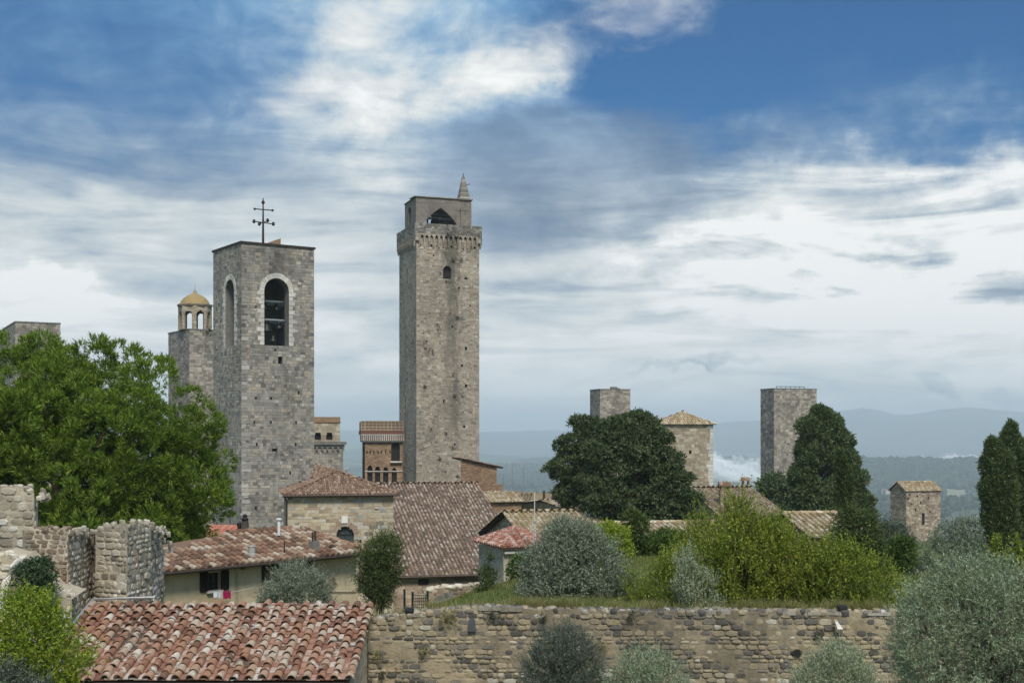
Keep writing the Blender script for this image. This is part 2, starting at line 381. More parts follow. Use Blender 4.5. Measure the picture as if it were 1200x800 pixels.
def masonry(mb, O, Ux, W, z0, z1, ch, sl, ops=(), gap=.012, prot=.03, mi=0, mo=1, ext=None, collect=None, N=None, rough=1., top=None):
    """courses of stones on a wall face; O = foot of its left edge, Ux = unit vector along it, seen from outside"""
    O = Vector(O); Ux = Vector(Ux).normalized(); N = N or Ux.cross(UP)
    v = z0
    while v < z1 - .01:
        h = ch * U(1 - .28 * rough, 1 + .28 * rough); v1 = v + h
        if v1 > z1 - ch * .45: v1 = z1
        a, b = ext(v, v1) if ext else (0, W)
        free = [(a, b)]
        for op in ops:
            q = iv(op, v, v1)
            if q:
                nf = []
                for (p0, p1) in free:
                    if q[0] > p0: nf.append((p0, min(q[0], p1)))
                    if q[1] < p1: nf.append((max(q[1], p0), p1))
                free = [f for f in nf if f[1] - f[0] > .01]
        for (p0, p1) in free:
            if p1 <= p0: continue
            if mo is not None or prot == 0: mb.face([O + Ux * p0 + UP * v, O + Ux * p1 + UP * v, O + Ux * p1 + UP * v1, O + Ux * p0 + UP * v1], mo or 0)
            if prot == 0: continue
            u = p0
            while u < p1 - .005:
                l = sl * U(.5, 1.6) * (h / ch) ** .3; u1 = u + l
                if u1 > p1 - sl * .35: u1 = p1
                if collect is not None: collect.append(((u + u1) / 2, (v + v1) / 2, u1 - u, v1 - v))
                else:
                    g = gap / 2; d = prot * U(.25, 1.); bv = min(.35 * (v1 - v), d * .8 + .006)
                    A, B, c, D = u + g * U(.3, 1.8), u1 - g * U(.3, 1.8), v + g * U(.3, 1.8), v1 - g * U(.3, 1.8)
                    bk = [O + Ux * x + UP * y for x, y in ((A, c), (B, c), (B, D), (A, D))]
                    j = lambda: U(0, bv)
                    fr = [O + Ux * x + UP * y + N * d for x, y in ((A + j(), c + j()), (B - j(), c + j()), (B - j(), D - j()), (A + j(), D - j()))]
                    mb.mesh(bk + fr, [(4, 5, 6, 7), (0, 1, 5, 4), (1, 2, 6, 5), (2, 3, 7, 6), (3, 0, 4, 7)], mi)
                u = u1
        v = v1
def reveal(mb, O, Ux, op, depth, mi=0, sill=True):
    O = Vector(O); Ux = Vector(Ux).normalized(); N = Ux.cross(UP); pr = profile(op)
    f = [O + Ux * a + UP * b for a, b in pr]; k = [p - N * depth for p in f]
    f = [p - N * .0 for p in f]
    for i in range(len(f) - 1): mb.face([f[i], f[i + 1], k[i + 1], k[i]], mi)
    if sill: mb.face([f[-1], f[0], k[0], k[-1]], mi)
def pane(mb, O, Ux, op, depth, mi=0):
    O = Vector(O); Ux = Vector(Ux).normalized(); N = Ux.cross(UP)
    mb.face([O + Ux * a + UP * b - N * depth for a, b in profile(op)][::-1], mi)
def arch_ring(mb, O, Ux, op, t, prot=.05, n=13, mi=0, legs=0, gap=.12, depthb=.0):
    """voussoirs round a round arch; legs = jamb blocks down each side"""
    O = Vector(O); Ux = Vector(Ux).normalized(); N = Ux.cross(UP); u, w, a, b = op[:4]; r = w / 2; cz = b - r
    def pt(rr, an): return O + Ux * (u + rr * math.cos(an)) + UP * (cz + rr * math.sin(an))
    for i in range(n):
        a0 = math.pi * (i + gap * .5) / n; a1 = math.pi * (i + 1 - gap * .5) / n; tt = t * U(.92, 1.08); d = N * prot * U(.7, 1.1)
        b4 = [pt(r, a0), pt(r + tt, a0), pt(r + tt, a1), pt(r, a1)]
        mb.mesh([p - N * depthb for p in b4] + [p + d for p in b4], [(4, 5, 6, 7), (0, 1, 5, 4), (1, 2, 6, 5), (2, 3, 7, 6), (3, 0, 4, 7)], mi)
    if legs:
        z = cz; s = (cz - a) / legs
        for i in range(legs):
            for sg in (-1, 1):
                l = t * (U(.7, 1.0) if i % 2 else U(1.1, 1.6)); d = N * prot * U(.6, 1.)
                x0, x1 = (u + sg * r, u + sg * (r + l)); y0, y1 = z - s * (i + 1) + .02, z - s * i - .02
                b4 = [O + Ux * x + UP * y for x, y in ((x0, y0), (x1, y0), (x1, y1), (x0, y1))]
                if sg < 0: b4 = b4[::-1]
                mb.mesh([p for p in b4] + [p + d for p in b4], [(4, 5, 6, 7), (0, 1, 5, 4), (1, 2, 6, 5), (2, 3, 7, 6), (3, 0, 4, 7)], mi)
def slits(mb, O, Ux, lst, mi):
    pass
def corners(xn, Y0, xl, xr, deg):
    """near corner at pixel column xn and depth Y0; returns near, right, left corners and widths of a box turned by deg"""
    a = math.radians(deg); c, s = math.cos(a), math.sin(a); q = lambda x: (x - 600) / F
    X0 = q(xn) * Y0; wr = (q(xr) * Y0 - X0) / (c - q(xr) * s); wl = (X0 - q(xl) * Y0) / (s + q(xl) * c)
    N0 = Vector((X0, Y0, 0)); Rr = N0 + Vector((c, s, 0)) * wr; L = N0 + Vector((-s, c, 0)) * wl
    return N0, Rr, L, wr, wl
def zat(y, Y): return (HZ - y) / F * Y

def arc_tile(mb, base, A, S, Nn, ln, r0, r1, h0, h1, seg=5, mi=0, cap=True, th=.0, flip=False):
    """one half-round tile from base up the slope; r0/h0 at its lower end, r1/h1 at its upper"""
    pts = []
    for (d, r, h) in ((0, r0, h0), (ln, r1, h1)):
        for k in range(seg + 1):
            an = math.pi * k / seg; sn = math.sin(an)
            pts.append(base + S * d + A * (r * math.cos(an)) + Nn * ((h + r * .85 * sn) if not flip else (h - r * .35 * sn)))
    fs = [(k, k + 1, seg + 2 + k, seg + 1 + k) for k in range(seg)]
    if cap: fs.append(tuple(range(seg, -1, -1)))
    mb.mesh(pts, fs, mi)
def inside(poly, a):
    """range of s inside a convex polygon of (a, s) at this a"""
    xs = []
    for (a0, s0), (a1, s1) in zip(poly, poly[1:] + poly[:1]):
        if (a0 <= a < a1) or (a1 <= a < a0): xs.append(s0 + (s1 - s0) * (a - a0) / (a1 - a0))
    return (min(xs), max(xs)) if len(xs) >= 2 else None
def tile_slope(mb, O, A, S, poly, sp, rp, mi=0, mp=1, seg=4, jit=.012, deck=2, pans=True, thick=.12, wob=.0):
    """covers and pans laid over a polygon of the roof plane (a along the eave, s up the slope)"""
    O = Vector(O); A = Vector(A).normalized(); S = Vector(S).normalized(); Nn = A.cross(S)
    if Nn.z < 0: Nn = -Nn
    q = [O + A * a + S * s for a, s in poly]; lo = [p - Nn * thick for p in q]
    mb.face(q if (q[1] - q[0]).cross(q[2] - q[0]).dot(Nn) > 0 else q[::-1], deck)
    mb.face(lo, deck)
    for i in range(len(q)): mb.face([lo[i], lo[(i + 1) % len(q)], q[(i + 1) % len(q)], q[i]], deck)
    amin = min(a for a, s in poly); amax = max(a for a, s in poly); n_ = max(1, round((amax - amin) / sp)); sp = (amax - amin) / n_
    for i in range(n_ + 1):
        a = amin + sp * i
        r = inside(poly, min(max(a, amin + 1e-3), amax - 1e-3))
        if r and r[1] - r[0] > rp * .5:
            s = r[0] - U(.02, .05); k = 0; col = U(-1, 1) * jit
            while s < r[1] - rp * .3:
                w = wob * math.sin(i * .37 + s * .9) if wob else 0
                arc_tile(mb, O + A * (a + col + U(-jit, jit)) + S * s, (A + S * U(-.03, .03)).normalized(), S, Nn, rp * 1.12, sp * .36, sp * .29, .035 + w, .012 + w, seg, mi)
                s += rp
        if pans and i < n_:
            a2 = a + sp / 2; r = inside(poly, a2)
            if r:
                s = r[0] - .03
                while s < r[1] - rp * .3:
                    b = O + A * a2 + S * s
                    p = [b - A * sp * .5 + Nn * .022, b + A * sp * .5 + Nn * .022, b + A * sp * .5 + S * rp * 1.02 + Nn * .006, b - A * sp * .5 + S * rp * 1.02 + Nn * .006]
                    mb.face(p, mp); mb.face([p[0] - Nn * .02, p[1] - Nn * .02, p[1], p[0]], mp)
                    s += rp
def ridge_line(mb, p, q, r=.12, ln=.38, mi=0, seg=5, lift=.03):
    p = Vector(p); q = Vector(q); S = (q - p); L = S.length; S.normalize(); A = S.cross(UP).normalized(); Nn = A.cross(S)
    if Nn.z < 0: Nn = -Nn
    n_ = max(1, int(L / ln)); ln = L / n_
    for i in range(n_): arc_tile(mb, p + S * (i * ln) , A, S, Nn, ln * 1.08, r * U(.95, 1.1), r * .88, lift - r * .3, lift - r * .3 - .015, seg, mi)

def recesses(root, O, Ux, ops, depth, mats, name='window_recess'):
    for op in ops: mb = MB(); reveal(mb, O, Ux, op, depth, 0); pane(mb, O, Ux, op, depth, 1); mb.build(name, mats, root)
# stone and tile materials, each in the colour the thing itself has
M_TOWER_GREY = stone_mat('grey_tower_stone', [(0., (.125, .118, .108)), (.12, (.195, .184, .168)), (.5, (.262, .246, .22)), (.8, (.305, .283, .248)), (.93, (.34, .285, .22)), (1., (.42, .41, .38))], (.50, .35), streak=None, nscale=3.2, gstr=1.4)
M_TORRE = stone_mat('warm_tower_stone', [(0., (.18, .155, .125)), (.12, (.27, .235, .19)), (.6, (.33, .29, .235)), (.88, (.37, .32, .255)), (1., (.45, .41, .35))], (.54, .3), nscale=5., gstr=1.3,
                    streak=((-9.25 + 1.2, 171.4), 1.5, -6, 22, .62), mossy=(.66, .55))
M_MORTAR_G = plain('grey_mortar', (.155, .148, .138), .95, scale=3.)
M_MORTAR_W = plain('warm_mortar', (.17, .15, .125), .95, scale=3.)
M_PALE = stone_mat('pale_arch_stone', [(0., (.40, .385, .355)), (.5, (.48, .465, .43)), (1., (.56, .54, .50))], (.62, .5), nscale=6.)
M_QUOIN = stone_mat('corner_stone_mix', [(0., (.24, .225, .20)), (.5, (.31, .295, .265)), (1., (.42, .405, .375))], (.55, .5), nscale=5.)
M_DARK = plain('dark_interior', (.02, .019, .018), .95)
M_IRON = plain('wrought_iron', (.030, .026, .024), .6, .3, scale=20.)
M_BRONZE = plain('bell_bronze', (.035, .04, .036), .5, .6)
M_GIRDER = plain('steel_girder', (.30, .34, .36), .6, .2)
M_PLASTER_G = stone_mat('belfry_plaster', [(0., (.165, .15, .13)), (1., (.205, .185, .16))], (.5, .5), nscale=2.)
M_BRICK = stone_mat('brown_brick', [(0., (.16, .095, .058)), (.5, (.23, .14, .085)), (1., (.31, .20, .125))], (.58, .5), nscale=7.)
M_BRICK_P = stone_mat('palace_brick', [(0., (.20, .13, .08)), (.5, (.27, .18, .115)), (1., (.33, .23, .15))], (.58, .5), nscale=7.)
M_BRICKRED = plain('red_brick_band', (.16, .075, .052), .9, scale=8)
M_TILE_BROWN = tile_mat('old_brown_tile', [(0., (.12, .085, .06)), (.3, (.19, .13, .095)), (.55, (.26, .175, .125)), (.8, (.34, .26, .20)), (1., (.42, .36, .29))], [(.60, 2.2, (.24, .18, .05), .7), (.62, 3.1, (.33, .31, .26), .6)])
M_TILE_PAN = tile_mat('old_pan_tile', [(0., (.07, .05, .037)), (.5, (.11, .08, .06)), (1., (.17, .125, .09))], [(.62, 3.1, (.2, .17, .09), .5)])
M_TILE_HOUSE = tile_mat('weathered_house_tile', [(0., (.10, .06, .04)), (.25, (.18, .10, .065)), (.5, (.26, .155, .10)), (.75, (.32, .24, .17)), (1., (.42, .36, .29))], [(.60, 3.4, (.36, .34, .29), .6), (.63, 2.4, (.22, .19, .06), .5)])
M_TILE_YEL = tile_mat('lichen_yellow_tile', [(0., (.22, .15, .09)), (.4, (.34, .25, .16)), (.7, (.42, .34, .24)), (1., (.52, .46, .36))], [(.50, 1.9, (.25, .205, .08), .7), (.6, 3.1, (.5, .47, .38), .5)])
M_TILE_RED = tile_mat('red_porch_tile', [(0., (.22, .085, .055)), (.5, (.32, .14, .095)), (.8, (.38, .20, .15)), (1., (.46, .34, .28))], [(.52, 3.6, (.46, .42, .37), .75)])
M_TILE_NEWRED = tile_mat('bright_red_tile', [(0., (.34, .10, .06)), (.5, (.44, .16, .10)), (1., (.50, .25, .18))], None, dark=(.7, .1))
M_TILE_HIP = tile_mat('brown_hip_tile', [(0., (.13, .08, .052)), (.5, (.21, .13, .085)), (.85, (.27, .18, .125)), (1., (.34, .26, .19))], [(.62, 3.2, (.32, .24, .15), .5)])
M_DECK = plain('roof_deck', (.075, .055, .042), .95)
M_EAVE = plain('eave_board', (.035, .028, .024), .8)
M_METAL = plain('zinc_gutter', (.34, .34, .33), .5, .5)
M_COPPER = plain('dark_gutter', (.055, .038, .03), .6, .3)

def tower_box(root, N0, Rr, L, wr, wl, z0, z1, ch, sl, mats, opsR=(), opsL=(), opsB=(), name='wall', inner=None, prot=.03, opsE=(), rough=1.):
    """four masonry faces; R = face to the right of the near corner, L = the one to its left, B behind L's left end, E behind R"""
    ur = (Rr - N0).normalized(); ul = (L - N0).normalized(); O = lambda p: Vector((p.x, p.y, 0))
    FL = L + ur * wr
    faces = [('R', N0, ur, wr, opsR), ('L', L, -ul, wl, opsL), ('B', FL, -ur, wr, opsB), ('E', Rr, ul, wl, opsE)]
    mb = MB()
    for nm, o, u, w, ops in faces:
        q_ = 2.2 if nm in 'BE' else 1.; masonry(mb, o, u, w, z0, z1, ch * q_, sl * q_, ops, mi=0, mo=1, prot=prot, rough=rough)
    w_ = mb.build(name, mats, root)
    return {nm: (o, u, w) for nm, o, u, w, ops in faces}, w_
def slab(mb, N0, Rr, L, z0, z1, over=0., mi=0):
    ur = (Rr - N0).normalized(); ul = (L - N0).normalized(); FL = L + (Rr - N0)
    q = [N0 - ur * over - ul * over, Rr + ur * over - ul * over, FL + ur * over + ul * over, L - ur * over + ul * over]
    mb.prism([(p.x, p.y) for p in q], z0, z1, mi); mb.face([(p.x, p.y, z0) for p in q][::-1], mi)

# ================================================================== grey bell tower with the iron cross
def grey_tower():
    Y0 = 115.; N0, Rr, L, wr, wl = corners(283, Y0, 250, 368, 33.5)
    zt = zat(284.5, Y0); zb = -13.5
    root = empty('bell_tower', (N0.x, N0.y, zb), 'grey stone bell tower with tall arched openings, under the iron cross', 'tower')
    ax = wr * .50; top = zat(326, Y0 * 1.02); bot = zat(404, Y0 * 1.02)
    # arches: right face x 311..340, left face x 259..270
    oR = (wr * .475, 2.42, bot - .1, top - .05, 'round'); oL = (wl * .60, 2.3, bot - .15, top - .1, 'round')
    sm = lambda x, y, w=.45, h=.45: (x, w, y, y + h)
    def uR(px): # column on the right face
        c, s = math.cos(math.radians(33.5)), math.sin(math.radians(33.5)); q = (px - 600) / F
        return (q * N0.y - N0.x) / (c - q * s)
    def zR(px, py): return (HZ - py) / F * (N0.y + uR(px) * math.sin(math.radians(33.5)))
    holes = [(uR(x), w, zR(x, y) - h / 2, zR(x, y) + h / 2) for x, y, w, h in ((328.5, 421.5, .42, .6), (322, 527, .5, .42), (298, 494, .16, .3), (317.5, 494, .16, .3), (347, 494, .16, .3), (301, 521, .16, .3), (346.5, 521, .16, .3), (322.5, 409, .2, .3),
                                                                              (350, 460, .16, .26), (318, 466, .16, .26), (300, 466, .16, .26), (326, 552, .16, .22), (340, 553, .16, .22), (300, 594, .18, .24), (345, 340, .14, .2), (300, 360, .14, .2), (356, 430, .14, .2), (310, 440, .14, .2))]
    fc, w_ = tower_box(root, N0, Rr, L, wr, wl, zb, zt, .27, .36, [M_TOWER_GREY, M_MORTAR_G], [oR] + holes, [oL], [(wr * .5, 2.4, bot, top, 'round')], opsE=[(wl * .5, 2.4, bot, top, 'round')])
    for k, op in (('R', oR), ('L', oL), ('B', (wr * .5, 2.4, bot, top, 'round')), ('E', (wl * .5, 2.4, bot, top, 'round'))):
        mb = MB(); o, u, w = fc[k]; reveal(mb, o, u, op, .95); mb.build('opening_reveal', [M_MORTAR_G, M_DARK], root)
    recesses(root, fc['R'][0], fc['R'][1], holes, .5, [M_MORTAR_G, M_DARK], 'wall_hole')
    # inner faces of the bell chamber, its floor and ceiling
    mb = MB(); ur, ul = (Rr - N0).normalized(), (L - N0).normalized(); t = .95
    for k in 'RLBE':
        o, u, w = fc[k]; N = u.cross(UP); op = {'R': oR, 'L': oL, 'B': (wr * .5, 2.4, bot, top, 'round'), 'E': (wl * .5, 2.4, bot, top, 'round')}[k]
        O2 = o - N * t; v = bot - .6
        while v < zt - .3:
            q = iv(op, v, v + .22)
            for a, b in ([(t, q[0]), (q[1], w - t)] if q else [(t, w - t)]):
                mb.face([O2 + u * a + UP * v, O2 + u * b + UP * v, O2 + u * b + UP * (v + .22), O2 + u * a + UP * (v + .22)][::-1])
            v += .22
    slab(mb, N0 + (ur + ul) * .1, Rr + (ul - ur) * .1, L + (ur - ul) * .1, bot - .5, bot - .12); slab(mb, N0 + (ur + ul) * .1, Rr + (ul - ur) * .1, L + (ur - ul) * .1, zt - .5, zt - .15)
    mb.build('bell_chamber', M_MORTAR_G, root)
    for k, op, n1 in (('R', oR, 12), ('L', oL, 12)):
        mb = MB(); o, u, w = fc[k]; arch_ring(mb, o, u, op, .46, .055, 17, legs=n1, gap=.07); mb.build('arch_surround', M_PALE, root)
    # pale quoins at the near corner
    z = zb + 3
    while z < zt - 4.5:
        h = U(.3, .42)
        if R() < .62:
            o, u, w = fc['R']; l = U(.4, .9); N = u.cross(UP)
            b4 = [o + u * .0 + UP * z, o + u * l + UP * z, o + u * l + UP * (z + h - .03), o + UP * (z + h - .03)]
            mb = MB(); d = N * .045; mb.mesh(b4 + [p + d for p in b4], [(4, 5, 6, 7), (0, 1, 5, 4), (1, 2, 6, 5), (2, 3, 7, 6), (3, 0, 4, 7)]); mb.build('corner_stone', M_QUOIN, root)
        z += h
    mb = MB(); slab(mb, N0, Rr, L, zt - .02, zt + .16, .12); mb.build('coping', M_EAVE, root)
    # steel girders and bells
    mid = N0 + ur * wr * .5 + ul * wl * .5
    for zz in (top - 2.0, top - 3.7):
        mb = MB(); c = Vector((mid.x, mid.y, zz)); mb.box(c, ur * (wr / 2 - .9), ul * .10, UP * .11); mb.box(c + ul * .9, ur * (wr / 2 - .9), ul * .08, UP * .09); mb.box(c - ul * 1.9, ur * (wr / 2 - .9), ul * .07, UP * .07)
        mb.build('bell_girder', M_GIRDER, root)
    for (du, dz, s) in ((-.35, top - 2.1, .62), (.55, top - 2.15, .5), (-.2, top - 3.8, .85), (.75, top - 3.8, .55), (.3, top - 5.1, .5)):
        mb = MB(); mb.lathe(mid + ur * du * 1.3 - ul * 1.4 + UP * dz, [(0, 0), (.28 * s, -.02), (.36 * s, -.25 * s), (.42 * s, -.6 * s), (.55 * s, -.95 * s), (.72 * s, -1.15 * s), (.66 * s, -1.18 * s), (0, -.9 * s)], 14)
        mb.build('bell', M_BRONZE, root, smooth=True)
    # little block and cross on the roof
    b = N0 + ur * wr * .42 + ul * wl * .42
    mb = MB(); c = Vector((b.x + .9, b.y, zt + .15)); q = [c - ur * 1.1 - ul * .5, c + ur * .9 - ul * .5, c + ur * .9 + ul * .5, c - ur * 1.1 + ul * .5]
    mb.prism([(p.x, p.y) for p in q], zt + .1, 0, tops=[zt + .25, zt + 1.05, zt + 1.05, zt + .25]); mb.build('roof_hatch', M_BRICK_P, root)
    cr = empty('iron_cross', (b.x + .3, b.y, zt + .1), 'black wrought iron cross with a small vane on top of the grey bell tower', 'cross')
    cx = Vector((b.x + .3, b.y, 0)); s = Y0 / F
    zz = lambda y: zat(y, b.y)
    mb = MB(); mb.tube([cx + UP * (zt - .1), cx + UP * zz(258), cx + UP * zz(236)], [.13, .09, .05], 6); mb.build('shaft', M_IRON, cr)
    mb = MB(); mb.tube([cx + Vector((-.78, -.0, zz(244.8))), cx + Vector((.88, .0, zz(246.6)))], .055, 6)
    for xx in (-.78, .88): mb.lathe(cx + Vector((xx, 0, zz(245 if xx < 0 else 246.6))), [(0, -.13), (.11, -.05), (.13, 0), (.1, .08), (0, .13)], 8)
    mb.build('upper_arm', M_IRON, cr)
    mb = MB()
    for (x0, y0, x1, y1) in ((-.85, 259.5, .95, 262.5), (-.35, 262.2, .45, 258.6)): mb.tube([cx + Vector((x0, -.1, zz(y0))), cx + Vector((x1, .1, zz(y1)))], .05, 6)
    for x0, y0 in ((-.85, 259.5), (.95, 262.5), (-.35, 262.3), (.42, 258.4)): mb.lathe(cx + Vector((x0, 0, zz(y0))), [(0, -.2), (.09, -.14), (.18, -.03), (.1, .05), (.14, .14), (0, .2)], 8)
    mb.build('lower_arm', M_IRON, cr)
    mb = MB(); mb.lathe(cx + UP * zz(237), [(0, -.22), (.15, -.12), (.17, 0), (.1, .13), (.04, .2), (.06, .32), (0, .4)], 10); mb.build('finial', M_IRON, cr)
    for dx in (-.55, .55):
        mb = MB(); mb.tube([cx + Vector((dx, 0, zt + .15)), cx + Vector((dx * .9, 0, zt + .45)), cx + Vector((dx * 1.3, 0, zt + .62))], [.1, .13, .03], 6); mb.build('foot_bracket', M_IRON, cr)
grey_tower()

# ================================================================== the tallest tower
def tall_tower():
    Y0 = 170.; A = 19.5; N0, Rr, L, wr, wl = corners(488, Y0, 468, 561.5, A)
    ca, sa = math.cos(math.radians(A)), math.sin(math.radians(A)); ur = (Rr - N0).normalized(); ul = (L - N0).normalized()
    zp = zat(261.5, Y0); zc = zat(277.5, Y0); zb = -14
    root = empty('tall_tower', (N0.x, N0.y, zb), 'tallest tower, warm grey stone with a corbelled parapet and a small belfry on top', 'tower')
    def uR(px): q = (px - 600) / F; return (q * N0.y - N0.x) / (ca - q * sa)
    def zR(px, py): return (HZ - py) / F * (N0.y + uR(px) * sa)
    def uL(px): q = (px - 600) / F; return wl - (N0.x - q * N0.y) / (sa + q * ca)
    def zL(px, py): return (HZ - py) / F * (N0.y + (wl - uL(px)) * ca)
    win = (uR(524), 1.15, zR(524, 325.5), zR(524, 311.5), 'round')
    hl = [(536, 283, .3, .3), (474 + 40, 288, .28, .3), (505.5, 288, .28, .3), (529, 289, .26, .3), (543, 289, .12, .9), (556, 291, .3, .35), (546, 327, .4, .35), (492, 288, .28, .3), (546, 408, .3, .4), (541.5, 429, .3, .35), (546, 452, .3, .4), (544, 501, .3, .3), (538, 337, .25, .25), (530, 383, .25, .3), (508, 300, .2, .2), (551, 358, .22, .25), (500, 400, .2, .22), (520, 470, .2, .22), (533, 520, .2, .22)]
    holes = [(uR(x), w, zR(x, y) - h / 2, zR(x, y) + h / 2) for x, y, w, h in hl]
    sl = [(uL(475), .5, zL(475, 484), zL(475, 464), 'round'), (uL(475), .5, zL(475, 518), zL(475, 500), 'round'), (uL(474.5), .75, zL(475, 566), zL(475, 555), 'round'), (uL(477), .6, zL(477, 331), zL(477, 315), 'round'), (uL(480), .3, zL(480, 296), zL(480, 288))]
    ch, ln = .25, .40
    fc, w_ = tower_box(root, N0, Rr, L, wr, wl, zb, zc, ch, ln, [M_TORRE, M_MORTAR_W], [win] + holes, sl, prot=.035)
    recesses(root, N0, ur, [win], .4, [M_MORTAR_W, M_DARK]); recesses(root, L, -ul, sl, .4, [M_MORTAR_W, M_DARK]); recesses(root, N0, ur, holes, .4, [M_MORTAR_W, M_DARK], 'wall_hole')
    mb = MB(); arch_ring(mb, N0, ur, win, .22, .05, 9); mb.build('arch_surround', M_TORRE, root)
    # corbel table: small arches carrying the parapet
    ov = .30; mb = MB(); pr = MB()
    P0, P1, P2 = N0 - ur * ov * 0 - ul * ov - ur * ov, Rr + ur * ov - ul * ov, L - ur * ov + ul * ov
    for (o, u, w, nn) in ((P0, ur, wr + 2 * ov, 14), (P2, -ul, wl + 2 * ov, 14), (P1, ul, wl + 2 * ov, 14)):
        N = u.cross(UP); st = w / nn
        for i in range(nn):
            op = (st * (i + .5), st * .62, zc - 1.2, zc + .25, 'round')
            # web between the arches: strips
            v = zc - .25
            for k in range(6):
                v0 = zc - .5 + k * .16; q = iv(op, v0, v0 + .16)
                a0, a1 = st * i, st * (i + 1)
                for a, b in ([(a0, q[0]), (q[1], a1)] if q else [(a0, a1)]):
                    mb.box(o + u * (a + b) / 2 - N * .3 + UP * (v0 + .08), u * (b - a) / 2, N * .3, UP * .0795)
            cb = o + u * (st * i) - N * (ov - .02)           # corbel stepping out below each springer
            mb.mesh([cb - u * .1 + UP * (zc - 1.35), cb + u * .1 + UP * (zc - 1.35), cb + u * .1 + UP * (zc - .5), cb - u * .1 + UP * (zc - .5),
                     cb - u * .1 + N * .1 + UP * (zc - 1.25), cb + u * .1 + N * .1 + UP * (zc - 1.25), cb + u * .1 + N * (ov - .03) + UP * (zc - .5), cb - u * .1 + N * (ov - .03) + UP * (zc - .5)],
                    [(4, 5, 6, 7), (0, 1, 5, 4), (1, 2, 6, 5), (3, 0, 4, 7), (2, 3, 7, 6)])
        masonry(pr, o, u, w, zc + .46, zp, ch, ln, mi=0, mo=1, prot=.035)
    masonry(pr, L + ur * (wr + ov) + ul * ov, -ur, wr + 2 * ov, zc + .46, zp, ch, ln, mi=0, mo=1)
    mb.build('corbel_table', M_TORRE, root)
    M_PAR = stone_mat('parapet_stone', [(0., (.11, .105, .095)), (.4, (.17, .16, .142)), (.8, (.25, .235, .205)), (1., (.34, .325, .29))], (.5, .4), nscale=5., mossy=(.62, .8))
    pr.build('parapet', [M_PAR, M_MORTAR_W], root)
    mb = MB(); slab(mb, P0, P1, P2, zp - .45, zp + .02, -.04); slab(mb, P0, P1, P2, zc + .3, zc + .42, -.03); mb.build('parapet_top', M_MORTAR_G, root)
    # belfry
    B0, B1, B2, bw, bl = corners(487.5, Y0 + 1.0, 474.5, 552.5, A)
    zt = zat(231.2, Y0 + 1.); zf = zp - .1
    bu = (B1 - B0).normalized(); bl_ = (B2 - B0).normalized()
    def uB(px): q = (px - 600) / F; return (q * B0.y - B0.x) / (ca - q * sa)
    go = (uB(516.5), uB(537) - uB(496.5), zf - .2, zat(243.2, Y0 + 2.), 'gothic'); la = (bl * .42, 1.5, zf - .2, zat(241, Y0 + 3) , 'round')
    bf = empty('belfry', (B0.x, B0.y, zf), 'plastered belfry with a wide pointed arch on top of the tallest tower', 'belfry')
    mb = MB(); FL = B2 + bu * bw
    for o, u, w, ops in ((B0, bu, bw, [go]), (B2, -bl_, bl, [la]), (FL, -bu, bw, [(bw - go[0],) + go[1:]]), (B1, bl_, bl, [(bl * .5, 3.2, zf - .2, zt - 1.2, 'round')])):
        masonry(mb, o, u, w, zf, zt, .14, 3., ops, gap=0.0, prot=.004, rough=.0)
        for op in ops: reveal(mb, o, u, op, .5, 0, False)
        N = u.cross(UP); O2 = o - N * .5
        v = zf
        while v < zt - .1:
            q = iv(ops[0], v, v + .14)
            for a, b in ([(.5, q[0]), (q[1], w - .5)] if q else [(.5, w - .5)]):
                if b > a: mb.face([O2 + u * a + UP * v, O2 + u * b + UP * v, O2 + u * b + UP * (v + .14), O2 + u * a + UP * (v + .14)][::-1])
            v += .14
    mb.box(B0 + bu * (uB(543) + .0) + UP * ((zf + zt - .9) / 2) - bu.cross(UP) * -.08, bu * .42, bu.cross(UP) * .1, UP * ((zt - zf - 1.3) / 2)); mb.box(B0 + bu * (uB(543)) + UP * (zt - 1.35) + bu.cross(UP) * .1, bu * .5, bu.cross(UP) * .14, UP * .09)
    mb.build('belfry_wall', [M_PLASTER_G, M_PLASTER_G], bf)
    mb = MB(); slab(mb, B0, B1, B2, zt, zt + .1, .12, 0); o = B0 - bu * .12 - bl_ * .12
    tile_slope(mb, o + UP * (zt + .1), bu, (bl_ + UP * .05), [(0, 0), (bw + .24, 0), (bw + .24, bl * .5), (0, bl * .5)], .22, .4, 1, 1, deck=0, thick=.02)
    mb.build('belfry_roof', [M_DECK, M_TILE_YEL], bf)
    mb = MB(); c = B0 + bu * go[0] + bl_ * bl * .5
    mb.box(c + UP * (zf + 1.55), bu * (bw / 2 - .6), bl_ * .16, UP * .17); mb.box(c + UP * (zf + 2.1) , bu * (bw / 2 - .6), bl_ * .1, UP * .1); mb.build('bell_beam', M_GIRDER, bf)
    mb = MB(); mb.lathe(c + UP * (zf + 1.5), [(0, 0), (.4, -.02), (.55, -.3), (.62, -.8), (.8, -1.2), (1.0, -1.45), (.92, -1.5), (0, -1.2)], 16); mb.build('bell', M_BRONZE, bf, smooth=True)
    for sx in (-1, 1):
        mb = MB(); mb.box(c + bu * sx * 1.05 + UP * (zf + .8), bu * .1, bl_ * .12, UP * .8); mb.build('bell_post', M_IRON, bf)
    # pyramid spire at the back right corner of the belfry
    sc = B0 + bu * (uB(544.5)) + bl_ * .55; hw = .76; z1 = zat(208, sc.y)
    sp = empty('spire', (sc.x, sc.y, zt), 'slim stone pyramid spire at the right end of the belfry roof', 'spire')
    mb = MB(); nn = 14
